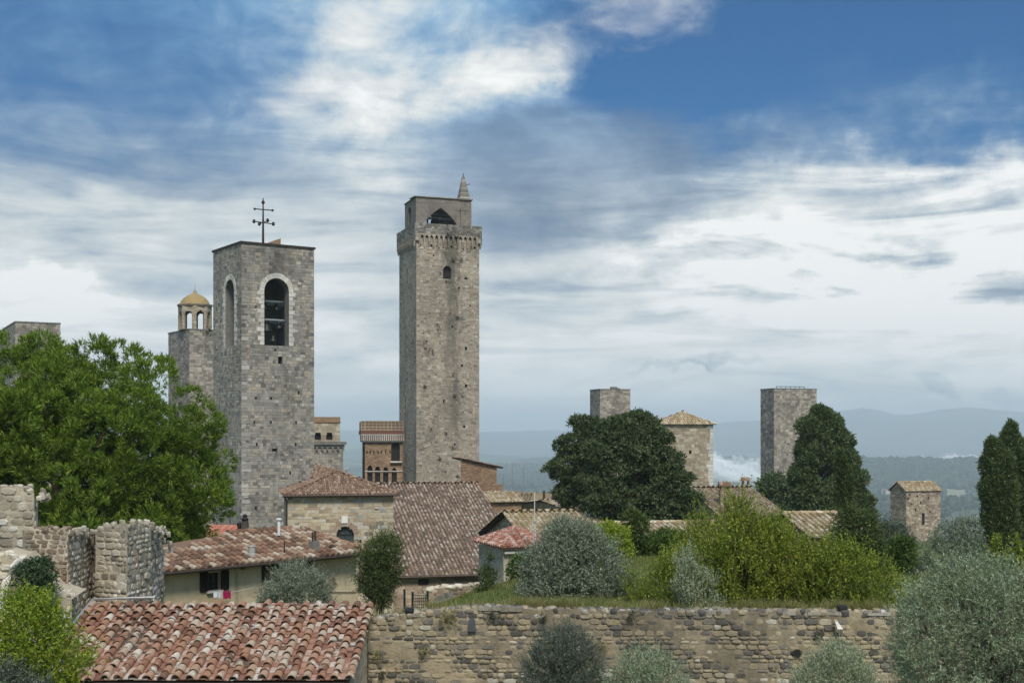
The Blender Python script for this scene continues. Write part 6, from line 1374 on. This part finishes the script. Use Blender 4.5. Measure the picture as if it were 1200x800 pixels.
Y = 76.; lob = cyl_lobes([(490, 682, 700), (500, 672, 702), (515, 660, 706), (530, 650, 706), (550, 642, 704), (570, 655, 706), (590, 650, 712), (612, 664, 720)], Y + 3, .4, 190, flat=.55, var=.6, rough=6)
plant('evergreen_tree', 'looser dark evergreen on the left of the pair below the small grey tower', 'tree', (P(685, 600, Y + 3).x, Y + 3, -9), lob, M_HOLM, g(.19, .10, 5600, 7, .065, .3, inner=.04, up_=.5), r=.3)
lob = cyl_lobes([(489, 732, 752), (495, 715, 765), (505, 702, 776), (520, 694, 782), (540, 688, 796), (560, 684, 803), (580, 686, 810), (597, 688, 812), (613, 700, 800)], Y, .48, 400, flat=.55, var=.6, rough=6)
plant('evergreen_tree', 'large rounded dark evergreen in the centre right, in front of the roofed tower', 'tree', (P(745, 600, Y).x, Y, -9), lob, M_HOLM, g(.19, .10, 12500, 7, .065, .3, inner=.04, up_=.5), r=.45)
Y = 104.; lob = cyl_lobes([(479, 958, 966), (486, 946, 975), (500, 940, 988), (515, 937, 993), (530, 934, 998), (550, 931, 1004), (570, 930, 1012), (590, 930, 1018), (612, 934, 1020)], Y, .55, 350, flat=.7, var=.6, rough=4)
plant('cypress_tree', 'broad dark cypress covering the right side of the slim grey tower', 'tree', (P(972, 610, Y).x, Y, -14), lob, M_CYP, g(.26, .12, 11500, 7, .08, .45, inner=.04, up_=.4), r=.4, group='cypresses')
Y = 80.; lob = cyl_lobes([(529, 982, 986), (540, 981, 991), (560, 981, 996), (580, 982, 998), (600, 983, 998), (620, 985, 996)], Y, .5, 40)
plant('cypress_tree', 'narrow lighter green young cypress in front of the broad dark one', 'tree', (P(989, 610, Y).x, Y, -10), lob, M_CYPL, g(.22, .09, 1500, 7, .09, .8), r=.12, group='cypresses')
Y = 130.; lob = cyl_lobes([(558, 905, 916), (563, 893, 922), (570, 884, 925), (580, 884, 928), (592, 888, 928), (605, 890, 926)], Y, .6, 60, flat=.5, rough=3)
plant('stone_pine', 'low dark flat topped pine at the foot of the slim grey tower', 'tree', (P(905, 600, Y).x, Y, -15), lob, M_HOLM, g(.34, .18, 1500, 7, .2), r=.22)
Y = 62.
lob = cyl_lobes([(521, 1160, 1163), (529, 1157, 1172), (545, 1153, 1184), (570, 1152, 1188), (600, 1154, 1190), (630, 1160, 1192), (662, 1168, 1192)], Y - 1, .32, 210, flat=1.6, rough=2.5)
plant('cypress_tree', 'shorter of the two dense cypresses at the right edge, with a rounded top', 'tree', (P(1172, 650, Y).x, Y - 1, -8), lob, M_CYP, g(.16, .065, 9500, 7, .05, .9, inner=.1), r=.2, group='cypresses')
lob = cyl_lobes([(495, 1182, 1184), (508, 1179, 1189), (524, 1174, 1196), (542, 1170, 1210), (570, 1170, 1216), (610, 1172, 1218), (662, 1178, 1214)], Y + 1.5, .32, 240, flat=1.6, rough=3)
plant('cypress_tree', 'taller pointed cypress cut by the right edge', 'tree', (P(1195, 650, Y).x, Y + 1.5, -8), lob, M_CYP, g(.16, .065, 10500, 7, .05, .9, inner=.1), r=.22, group='cypresses')

# olives
def bush(rows, Y, r, n, jy=.8, var=.45, rough=4.): return cyl_lobes(rows, Y, r, n, jy, .8, var, rough)
sh = lambda SL, L, W, n, k, **kw: (lambda lob: shoots(lob, n, k, SL, L, W, **kw))
Y = 17.5; lob = bush([(676, 1095, 1165), (686, 1075, 1195), (700, 1060, 1225), (722, 1052, 1240), (745, 1050, 1250), (770, 1052, 1250), (800, 1060, 1245), (830, 1075, 1240)], Y, .25, 200, 1., var=.7)
plant('olive_tree', 'big silvery olive in the lower right corner, in front of the stone wall', 'tree', (P(1140, 800, Y).x, Y, -6.1), lob, M_OLIVEB, sh(.36, .062, .0125, 4600, 22, up=.55, inner=.45, twig=.006), bark=M_BARKO, r=.12, group='olive trees', branches=14)
Y = 29.5; lob = bush([(616, 650, 664), (624, 644, 676), (638, 636, 700), (648, 626, 718), (660, 620, 728), (676, 616, 735), (692, 614, 738), (706, 618, 736)], Y, .38, 130, 1., var=.7)
plant('olive_tree', 'wide grey green olive behind the middle of the garden wall', 'tree', (P(678, 700, Y).x, Y, -4.2), lob, M_OLIVE, sh(.42, .085, .021, 3600, 16, up=.7, inner=.35, twig=.01), bark=M_BARKO, r=.1, group='olive trees')
Y = 27.; lob = bush([(672, 345, 362), (680, 326, 378), (692, 312, 388), (705, 306, 391), (722, 305, 392)], Y, .3, 40, 1.)
plant('olive_bush', 'round silver green olive bush just above the ridge of the tiled shed', 'bush', (P(348, 720, Y).x, Y, -5.9), lob, M_OLIVE, sh(.3, .075, .014, 1900, 16, up=.9, inner=.3, twig=.007), bark=M_BARKO, r=.07, group='olive trees')
for (nm, lab, rows, Y, n, mat, ns) in (
    ('olive_tree', 'pale olive between the small slit windowed house and the right cypresses', [(618, 1120, 1150), (628, 1098, 1162), (642, 1088, 1168), (660, 1084, 1172), (680, 1084, 1176)], 72, 60, M_OLIVE, 2300),
    ('olive_tree', 'dusky olive left of the small slit windowed house', [(618, 1030, 1046), (630, 1020, 1062), (645, 1016, 1072), (662, 1018, 1076), (680, 1020, 1078)], 66, 50, M_OLIVED, 2000)):
    lob = bush(rows, Y, .8, n, 1.); plant(nm, lab, 'tree', (P(sum(rows[2][1:]) / 2, 650, Y).x, Y, -9.5), lob, mat, sh(.5, .16, .045, ns, 14, up=.8, inner=.3), bark=M_BARKO, r=.12, group='olive trees')
for (lab, rows, Y, ns, mat) in (('small dark olive sapling at the foot of the wall, left of the pair', [(742, 652, 664), (752, 634, 690), (768, 622, 702), (785, 614, 708), (815, 612, 712)], 22.5, 1900, M_OLIVED),
                                ('low silvery olive at the bottom edge beside the dark sapling', [(776, 740, 775), (784, 722, 795), (796, 714, 802), (820, 712, 806)], 21.5, 1000, M_OLIVEB),
                                ('low pale olive shoots at the bottom edge left of the big olive', [(768, 962, 985), (780, 945, 1010), (792, 930, 1022), (820, 925, 1030)], 20.5, 1200, M_SILVER)):
    lob = bush(rows, Y, .26, 36, 1.); plant('olive_sapling', lab, 'bush', (P(sum(rows[1][1:]) / 2, 800, Y).x, Y, -6.2), lob, mat, sh(.34, .06, .014, ns, 16, up=1.1, inner=.3, twig=.006), bark=M_BARKO, r=.03, group='olive saplings in front of the wall')
# green shrubs along the wall
for i, (lab, rows, Y, ns) in enumerate((
    ('yellow green shrub standing at the left end of the row behind the wall', [(655, 790, 802), (664, 776, 822), (675, 758, 840), (695, 752, 846), (712, 752, 850)], 28.6, 1700),
    ('tallest bright green shrub in the middle of the row behind the wall', [(606, 862, 874), (618, 848, 890), (632, 840, 900), (645, 830, 915), (675, 826, 920), (712, 826, 922)], 27.8, 3400),
    ('bright green shrub right of the tallest one', [(620, 903, 915), (632, 892, 935), (648, 886, 948), (665, 880, 960), (690, 880, 962), (712, 882, 962)], 28.2, 2700),
    ('lower green shrub at the right end of the row beside the big olive', [(652, 975, 1004), (660, 955, 1018), (668, 946, 1032), (690, 944, 1038), (712, 944, 1040)], 27.6, 2300),
    ('leafy shrub with upright shoots under the long low roof', [(606, 822, 832), (622, 812, 842), (640, 802, 848), (660, 798, 850)], 34., 1300))):
    lob = bush(rows, Y, .22, 110, 1., var=.7, rough=12.); lob = [(l[0], l[1], l[2] - .14, l[3], l[4], l[5] * U(1.4, 2.6)) for l in lob]
    for q_ in range(16):
        lx = rows[0][1] + (rows[2][2] - rows[2][1]) * U(-.7, .9); ty = float(np.interp(lx, [rows[2][1], (rows[0][1] + rows[0][2]) / 2, rows[2][2]], [rows[2][0], rows[0][0], rows[2][0]])) - U(-6, 14)
        for k_ in range(4): p_ = P(lx + U(-1, 1), ty + k_ * 7, Y + U(-.4, .4)); lob.append((p_.x, p_.y, p_.z, .07 + .025 * k_, .07 + .025 * k_, .13))
    plant('green_shrub', lab, 'shrub', (P(sum(rows[2][1:]) / 2, 712, Y).x, Y, -4.1), lob, M_FRESH, sh(.42, .088, .036, int(ns * .52), 13, up=1.4, rnd=.35, inner=.12, twig=.009, tall=.2), r=.04, group='green shrubs behind the garden wall', branches=10)
Y = 40.; lob = bush([(577, 985, 1000), (590, 978, 1012), (610, 980, 1026), (630, 985, 1032), (655, 990, 1030)], Y, .5, 40)
lob = bush([(598, 990, 1004), (610, 984, 1020), (630, 978, 1030), (655, 980, 1030), (680, 985, 1028)], Y, .45, 40)
plant('broadleaf_tree', 'small broadleaf tree with yellowing leaves in front of the broad dark cypress', 'tree', (P(1004, 680, Y).x, Y, -4.6), lob, M_TREE_D, sh(.5, .10, .045, 1500, 12, up=.5, inner=.35, twig=.01), r=.07)
lob = bush([(635, 1046, 1060), (645, 1038, 1068), (660, 1040, 1070)], 45., .4, 14); plant('round_bush', 'small round deep green bush left of the slit windowed house', 'bush', (P(1053, 670, 45).x, 45, -5.5), lob, M_HEDGE, g(.11, .06, 900, 7, .06), r=.06)
Y = 27.2; lob = bush([(640, 801, 804), (660, 796, 812), (680, 792, 838), (700, 792, 844), (714, 796, 842)], Y, .14, 40)
plant('silver_shrub', 'pale silver leaved shrub with upright shoots in front of the green ones', 'shrub', (P(815, 714, Y).x, Y, -3.7), lob, M_SILVER, sh(.36, .05, .022, 620, 12, up=1.6, rnd=.3, inner=.3, twig=.007), r=.02)
# hedge, golden shrub, sprigs
for (nm, lab, rows, Y, mat, ns, L_) in (
    ('hedge', 'clipped dark green hedge along the lawn below the long roof', [(628, 728, 795), (636, 715, 812), (646, 712, 815), (656, 715, 812)], 45., M_HEDGE, 2800, .10),
    ('golden_bush', 'yellow green bush between the grey green olive and the hedge', [(620, 700, 722), (628, 690, 735), (640, 690, 738), (655, 700, 738)], 43., M_FRESHB, 1300, .09),
    ('small_shrub', 'small loose shrub poking up in front of the long low roof', [(601, 736, 748), (610, 730, 756), (622, 732, 758), (634, 736, 752)], 44., M_TREE_D, 420, .10),
    ('small_shrub', 'dark little shrub beside the porch wall, left of the wide olive', [(655, 604, 618), (668, 598, 622), (685, 598, 622), (696, 600, 620)], 36., M_HEDGE, 700, .08)):
    lob = bush(rows, Y, .24, 80, rough=2.); plant(nm, lab, 'hedge' if nm == 'hedge' else 'bush', (P(sum(rows[1][1:]) / 2, 650, Y).x, Y, gz(P(sum(rows[1][1:]) / 2, 650, Y).x, Y) - .1), lob, mat, g(L_, L_ * .6, ns, 8, .06), r=.05)
Y = 36.; lob = bush([(632, 448, 462), (642, 430, 468), (658, 422, 470), (675, 420, 466), (690, 424, 462), (705, 430, 460)], Y, .32, 44)
plant('slender_tree', 'slender dark green tree between the yellow house and the church house', 'tree', (P(447, 715, Y).x, Y, -7.0), lob, M_TREE_D, sh(.42, .085, .032, 1500, 11, up=.7, inner=.4, twig=.009), r=.05, branches=12)
for (x, y0, y1, Y, lab) in ((574, 652, 700, 30.5, 'thin two leaved sapling on the grassy bank, the taller one'), (567, 668, 702, 30., 'little leafy sapling on the grassy bank beside the taller one')):
    lob = bush([(y0, x - 4, x + 4), ((y0 + y1) / 2, x - 6, x + 7), (y1 - 10, x - 5, x + 5)], Y, .12, 12); plant('sapling', lab, 'sapling', (P(x, y1, Y).x, Y, gz(P(x, y1, Y).x, Y) - .05), lob, M_TREE_D, sh(.24, .07, .035, 90, 9, up=1., twig=.007), r=.018, group='saplings on the bank')
for (x, lab) in ((1166, 'leftmost yellow green sprig below the right cypresses'), (1192, 'rightmost yellow green sprig below the right cypresses')):
    Y = 19.; lob = bush([(632, x - 4, x + 4), (650, x - 7, x + 7), (670, x - 8, x + 8), (690, x - 6, x + 6)], Y, .09, 16); plant('leafy_sprig', lab, 'sprig', (P(x, 760, Y).x, Y, -5.5), lob, M_FRESH, sh(.2, .05, .028, 110, 9, up=1.2, twig=.006), r=.012, group='sprigs behind the big olive')
# bottom left shrub and the creeper on the ruin
Y = 16.; lob = bush([(705, 12, 45), (715, -5, 66), (735, -20, 82), (760, -25, 92), (790, -25, 96), (820, -25, 96)], Y, .24, 60)
plant('bright_shrub', 'vivid yellow green shrub in the lower left corner', 'shrub', (P(40, 830, Y).x, Y, -6.2), lob, M_FRESHB, sh(.26, .062, .026, 1700, 13, up=.7, inner=.35, twig=.006), r=.03, branches=10)
Y = 15.; lob = bush([(790, -20, 30), (800, -20, 50), (825, -20, 60)], Y, .16, 20)
plant('grey_shrub', 'dull grey green shrub under the vivid one at the bottom left', 'shrub', (P(20, 850, Y).x, Y, -6.2), lob, M_OLIVED, sh(.22, .05, .016, 700, 13, up=.5, inner=.3, twig=.005), r=.02)
Y = 24.9; lob = bush([(657, 34, 52), (665, 24, 64), (677, 22, 68), (690, 34, 64)], Y, .2, 22)
plant('creeper', 'dark green creeper clump hanging on the left ruins', 'creeper', (P(45, 692, Y).x, Y + .2, -3.1), lob, M_CAPER, sh(.26, .055, .035, 520, 11, up=.1, droop=.4, twig=.006), r=.02)
# weeds on the tallest tower, on the ledge of the lantern tower and in the garden wall
V_, F_ = [], []; cnt = 0
def weed(c, s, m, L=.3):
    global cnt
    n_ = m; b = np.tile(np.array(c), (n_, 1)) + rng.normal(size=(n_, 3)) * s * np.array([.5, .12, .5]); d = unit(rng.normal(size=(n_, 3)) + np.array([0, -.6, .2])); return quads(b, d, perp(d), np.full(n_, s * L * 2) * rng.uniform(.6, 1.2, n_), np.full(n_, s * L))
seen_ = {}
def where(c, s):
    z = c.z; h = 'on the parapet' if z > 24.5 else 'just under the parapet' if z > 22 else 'by the arched window' if z > 18 else 'in the upper wall' if z > 12 else 'just above mid height' if z > 8 else 'at mid height' if z > 4 else 'low down' if z > -1.5 else 'near the foot'
    x = 600 + c.x / c.y * F; sd = 'left part' if 501 < x < 509 else 'left edge' if x < 502 else 'middle' if x < 525 else 'right of the middle' if x < 535 else 'right part'; return '%s dark weed clump %s of the tallest tower, %s' % ('large' if s > .3 else 'tiny' if s < .17 else 'small' if s < .195 else 'middling', h, sd)
for (c, s) in TUFTS:
    v, f_ = weed(c, s, 46); ob = fast_mesh('wall_weed', v, f_, M_TUFT, None, loc=c); tag(ob, where(c, s), 'weed', 'weeds growing out of the tallest tower')
c = P(245, 389, 149); v, f_ = weed(c, .55, 60); tag(fast_mesh('wall_weed', v, f_, M_TUFT, None, loc=c), 'dark weed clump hanging beside the domed lantern', 'weed')
for (x, y, s, lab) in ((497, 763, .13, 'dry brown weed tuft in the left part of the garden wall'), (442, 766, .11, 'rusty weed at the far left of the garden wall'), (705, 758, .14, 'brown weed right of the olive sapling on the garden wall'), (447, 792, .1, 'small green weed low on the left of the garden wall'), (960, 742, .12, 'green weed in the dark part of the garden wall'), (568, 788, .06, 'tiny weed low in the middle of the garden wall'), (637, 722, .1, 'green tuft under the cap of the garden wall'),
                       (525, 723, .2, 'brown moss hanging from the cap of the garden wall'), (576, 722, .12, 'dark moss patch under the cap right of the slate'), (740, 722, .14, 'moss under the wall cap behind the silver shrub')):
    c = P(x, y, 25.2); v, f_ = weed(c, s, 90, .22); tag(fast_mesh('wall_weed', v, f_, M_GRASS if 'brown' in lab or 'rusty' in lab else M_TUFT, None, loc=c), lab, 'weed')
# grass: too many blades to count
def grass(name, label, n_, fx, L, W, mat, lean=.25):
    x, y, z = fx(n_); b = np.stack([x, y, z], 1); d = unit(np.stack([rng.normal(size=n_) * lean, rng.normal(size=n_) * lean, np.ones(n_)], 1)); v, f_ = quads(b, d, perp(d), L * rng.uniform(.35, 1.3, n_), W * rng.uniform(.7, 1.2, n_))
    tag(fast_mesh(name, v, f_, mat, None, loc=tuple(b[0])), label, kind='stuff')
def fx1(n_):
    x = rng.uniform(-3., 11., n_ * 3); keep = rng.random(n_ * 3) < np.clip(.25 + .75 * np.sin(x * 2.1) * np.sin(x * .9 + 1) + .3 * np.sin(x * 7), .08, 1); x = x[keep][:n_]; y = 25.55 + np.abs(rng.normal(size=len(x))) * .45
    z = np.where(y < 25.85, [wall_top(a) for a in x], height(x, y)) - .02; return x, y, z
_g = grass
def grass2(name, label, fx, n_, L, W, mat, lean=.25):
    x, y, z = fx(n_); m = len(x); b = np.stack([x, y, z], 1); d = unit(np.stack([rng.normal(size=m) * lean, rng.normal(size=m) * lean, np.ones(m)], 1)); v, f_ = quads(b, d, perp(d), L * rng.uniform(.35, 1.3, m), W * rng.uniform(.7, 1.2, m))
    tag(fast_mesh(name, v, f_, mat, None, loc=tuple(b[0])), label, kind='stuff')
grass2('dry_grass', 'dry yellow green grass along the top of the garden wall', fx1, 15000, .24, .012, M_GRASS, .5)
def fx2(n_): y = rng.uniform(25.9, 46, n_); x = rng.uniform(-.14, .36, n_) * y; return x, y, height(x, y) - .02
M_LAWN = leaf_mat('lawn_blades', [(0., (.055, .085, .018)), (.5, (.12, .14, .035)), (1., (.28, .25, .10))], .3)
grass2('lawn_grass', 'green grass of the garden behind the wall', fx2, 60000, .13, .02, M_LAWN)

# ================================================================== valley: woods, hamlets, olive rows, mist
def blob_trees(name, label, pts, mat, kind='stuff', squash=.9):
    """low polygon crowns merged into one far wood; pts: x, y, z, radius"""
    t_ = (1 + 5 ** .5) / 2; ico = unit(np.array([(-1, t_, 0), (1, t_, 0), (-1, -t_, 0), (1, -t_, 0), (0, -1, t_), (0, 1, t_), (0, -1, -t_), (0, 1, -t_), (t_, 0, -1), (t_, 0, 1), (-t_, 0, -1), (-t_, 0, 1)], dtype=float))
    f_ = np.array([(0, 11, 5), (0, 5, 1), (0, 1, 7), (0, 7, 10), (0, 10, 11), (1, 5, 9), (5, 11, 4), (11, 10, 2), (10, 7, 6), (7, 1, 8), (3, 9, 4), (3, 4, 2), (3, 2, 6), (3, 6, 8), (3, 8, 9), (4, 9, 5), (2, 4, 11), (6, 2, 10), (8, 6, 7), (9, 8, 1)])
    P_ = np.array(pts); n_ = len(P_); v = ico[None] * (P_[:, 3:4, None] if P_.shape[1] == 4 else P_[:, None, 3:6]) * rng.uniform(.7, 1.25, (n_, 12, 1)); v = v + P_[:, None, :3]; fa = (f_[None] + 12 * np.arange(n_)[:, None, None]).reshape(-1, 3)
    o = fast_mesh(name, v.reshape(-1, 3), fa, mat, None, loc=tuple(P_[0, :3]), k=3); tag(o, label, kind=kind); return o
M_WOOD_F = leaf_mat('far_wood_foliage', [(0., (.012, .022, .010)), (.5, (.024, .038, .017)), (.85, (.045, .06, .028)), (1., (.08, .09, .045))], .05)
M_OLV_F = leaf_mat('far_olive_foliage', [(0., (.05, .065, .045)), (1., (.10, .12, .09))], .05)
def scatter(n_, d0, d1, a0, a1, dens, r0, r1, sink=.2):
    out = []
    a = np.radians(rng.uniform(a0, a1, n_)); d = np.sqrt(rng.uniform(d0 ** 2, d1 ** 2, n_)); x, y = d * np.sin(a), d * np.cos(a); k = dens(x, y, d) > rng.random(n_); x, y = x[k], y[k]; z = height(x, y); r = rng.uniform(r0, r1, len(x))
    return np.stack([x, y, z + r * (1 - sink), r, r, r * rng.uniform(.8, 1.3, len(x))], 1)
nz = lambda L, s, t0, t1: (lambda x, y, d: np.clip((fbm(x, y, L, s, 4) - t0) / (t1 - t0), 0, 1))
P1 = scatter(22000, 2200, 5600, -12, 26, nz(800., 21, .05, .25), 6, 12); P2 = scatter(9000, 900, 2400, -6, 26, nz(420., 23, .0, .3), 4, 8)
P3 = scatter(9000, 3500, 4300, 8, 24, lambda x, y, d: np.full_like(x, .8), 8, 14)
blob_trees('distant_woods', 'hazy wooded hills and hedgerows far across the valley', np.concatenate([P1, P3]), M_WOOD_F); blob_trees('valley_woods', 'dark tree clumps on the near side of the valley', P2, M_WOOD_F)
# olive grove rows on the near slope
pts = []; GY = ground_hit(1140, 603)
for i in range(34):
    for j in range(26):
        a = P(1104 + i * 3.1 + j * 1.5, 600, GY + (j - 13) * 20 + U(-4, 4)); x, y = a.x + U(-2, 2), a.y; q = 3. * GY / 1000; pts.append((x, y, gz(x, y) + q * .6, q, q, q * .8))
GY2 = ground_hit(1035, 592)
for i in range(20):
    for j in range(12): a = P(1018 + i * 2.4 + j, 580, GY2 + (j - 5) * 30); x, y = a.x + U(-3, 3), a.y; q = 3.6 * GY2 / 1300; pts.append((x, y, gz(x, y) + q * .6, q, q, q * .8))
blob_trees('olive_grove', 'rows of little olive trees on the slope right of the slit windowed house', np.array(pts), M_OLV_F)
def far_cypress(x, y, Y0, h, label):
    Y = ground_hit(x, y); b = P(x, y, Y); gzv = gz(b.x, Y) - .5; h = h * Y / Y0; c = empty('far_cypress', (b.x, Y, gzv), label, 'tree', 'far cypresses in the valley'); z0 = gzv
    mb = MB(); zt = b.z + h; k = 7; mb.lathe((b.x, Y, z0), [(.0, 0)] + [((h * .2) * math.sin(math.pi * (.18 + .8 * i / k)) * U(.85, 1.15), (zt - z0) * (.08 + .9 * i / k)) for i in range(k)] + [(0, zt - z0)], 9); mb.build('crown', M_WOOD_F, c); mb = MB(); mb.tube([(b.x, Y, z0), (b.x, Y, z0 + 3)], .4, 5); mb.build('trunk', M_BARK, c)
for (x, y, Y, h, lab) in ((1031, 581, 1500, 13, 'far cypress just left of the slit windowed house, taller'), (1036, 582, 1500, 10, 'far cypress beside the taller one left of the slit windowed house'), (1106, 588, 1150, 16, 'tall far cypress right of the slit windowed house roof'), (1133, 578, 1500, 13, 'lone far cypress above the valley trees on the right'), (1139, 579, 1500, 10, 'first of three short far cypresses on the right'), (1143, 579, 1500, 11, 'second of three short far cypresses on the right'), (1148, 580, 1500, 9, 'third of three short far cypresses on the right'), (1062, 548, 3600, 16, 'tiny cypress on the wooded ridge by the hamlet'), (1090, 546, 3600, 14, 'tiny cypress right on the hamlet on the ridge')):
    far_cypress(x, y, Y, h, lab)
M_VW = plain('villa_wall', (.50, .44, .36), .9, scale=.2); M_VR = plain('villa_roof', (.30, .16, .11), .9, scale=.3)
def villa(x, y, Y0, w, h, dpt, label):
    Y = ground_hit(x, y); k = Y / Y0; w, h, dpt = w * k, h * k, dpt * k; b = P(x, y, Y); z0 = b.z; c = empty('farmhouse', (b.x, Y, z0), label, 'house', 'farmhouses in the valley'); mb = MB(); mb.box((b.x, Y, z0 + h / 2 - 3), (w / 2, 0, 0), (0, dpt / 2, 0), (0, 0, h / 2 + 3)); mb.build('wall', M_VW, c)
    mb = MB(); zr = z0 + h + w * .12; e = 1.; X0, X1, Y0_, Y1 = b.x - w / 2 - e, b.x + w / 2 + e, Y - dpt / 2 - e, Y + dpt / 2 + e; z1 = z0 + h; mb.mesh([(X0, Y0_, z1), (X1, Y0_, z1), (X1, Y1, z1), (X0, Y1, z1), (X0 + dpt * .3, Y, zr), (X1 - dpt * .3, Y, zr)], [(0, 1, 5, 4), (1, 2, 5), (2, 3, 4, 5), (3, 0, 4)]); mb.build('roof', M_VR, c)
    mb = MB(); [mb.box((b.x + w * (k - 1) * .3, Y - dpt / 2 - .05, z0 + h * .6), (w * .04, 0, 0), (0, .1, 0), (0, 0, h * .12)) for k in range(3)]; mb.build('windows', M_DARK, c)
for a in ((1085, 551, 3450, 26, 8, 16, 'pale hamlet house with a red roof on the wooded ridge, left part'), (1095, 549.5, 3520, 34, 9, 16, 'long red roofed hamlet house on the wooded ridge, middle part'), (1108, 549, 3560, 24, 8, 14, 'red roofed hamlet house on the wooded ridge, right part'), (1037, 579, 1480, 9, 5, 8, 'little farmhouse just left of the slit windowed house'), (1150, 592, 1150, 6, 6.5, 6, 'pale little farmhouse among the trees by the right cypresses')): villa(*a)
# mist lying in the valley: closed puffs of thin cloud
M_MIST, t = newmat('mist_droplets'); b_ = t.new('ShaderNodeBsdfDiffuse', {'Color': (.93, .94, .95)}); c_ = t.new('ShaderNodeBsdfTranslucent', {'Color': (.93, .94, .95)}); t.l.new(t.new('ShaderNodeMixShader', {0: .20, 1: t.new('ShaderNodeBsdfTransparent').outputs[0], 2: t.new('ShaderNodeMixShader', {0: .45, 1: b_.outputs[0], 2: c_.outputs[0]}).outputs[0]}).outputs[0], t.out.inputs[0])
def mist(name, label, puffs, size):
    """mist as a drift of very many small pale flecks, thick in the middle and thinning outwards"""
    Vs, Fs, o_ = [], [], 0
    for c, rr, n_ in puffs:
        n_ = n_ * 3 // 2
        p = rng.normal(size=(n_, 3)) * .42; p[:, 2] *= 1 + .5 * np.sin(p[:, 0] * 5 + c[0]); p[:, 2] += .25 * np.sin(p[:, 0] * 4 + c[0]); p = p * np.array(rr) + np.array(c); d = unit(rng.normal(size=(n_, 3)) * np.array([1, 1, .3])); nrm = np.tile(np.array([0, -.6, .8]), (n_, 1))
        n_ = len(p); s_ = 3.4 * size * c[1] / 3000 * rng.uniform(.5, 1.3, n_); v, f_ = quads(p, d, face_up(d, nrm, .5), s_, s_ * .8); Vs.append(v); Fs.append(f_ + o_); o_ += len(v)
    tag(fast_mesh(name, np.concatenate(Vs), np.concatenate(Fs), M_MIST, None, loc=puffs[0][0]), label, kind='stuff')
def puff(x, y, Y, w, h, n_=1500): p = P(x, y, Y); return ((p.x, p.y, p.z), (w / F * Y / 2, w / F * Y / 3, h / F * Y / 2), n_)
mist('fog_bank', 'white fog bank lying in the valley behind the slim grey tower', [puff(850, 547, 3000, 90, 22, 4200), puff(866, 556, 2900, 80, 22, 3600), puff(838, 556, 2950, 60, 30, 3000), puff(884, 561, 2800, 60, 12, 1200), puff(845, 541, 3100, 50, 14, 1200)], 2.6)
mist('mist_wisps', 'thin white mist wisps above the far woods on the right', [puff(1020, 541, 4500, 60, 7, 900), puff(1075, 538, 4500, 16, 7, 260), puff(1050, 542, 4600, 60, 3, 260), puff(1125, 536, 4500, 46, 6, 700), puff(1105, 541, 4600, 70, 3, 300), puff(1145, 538, 4600, 30, 3, 150)], 2.6)
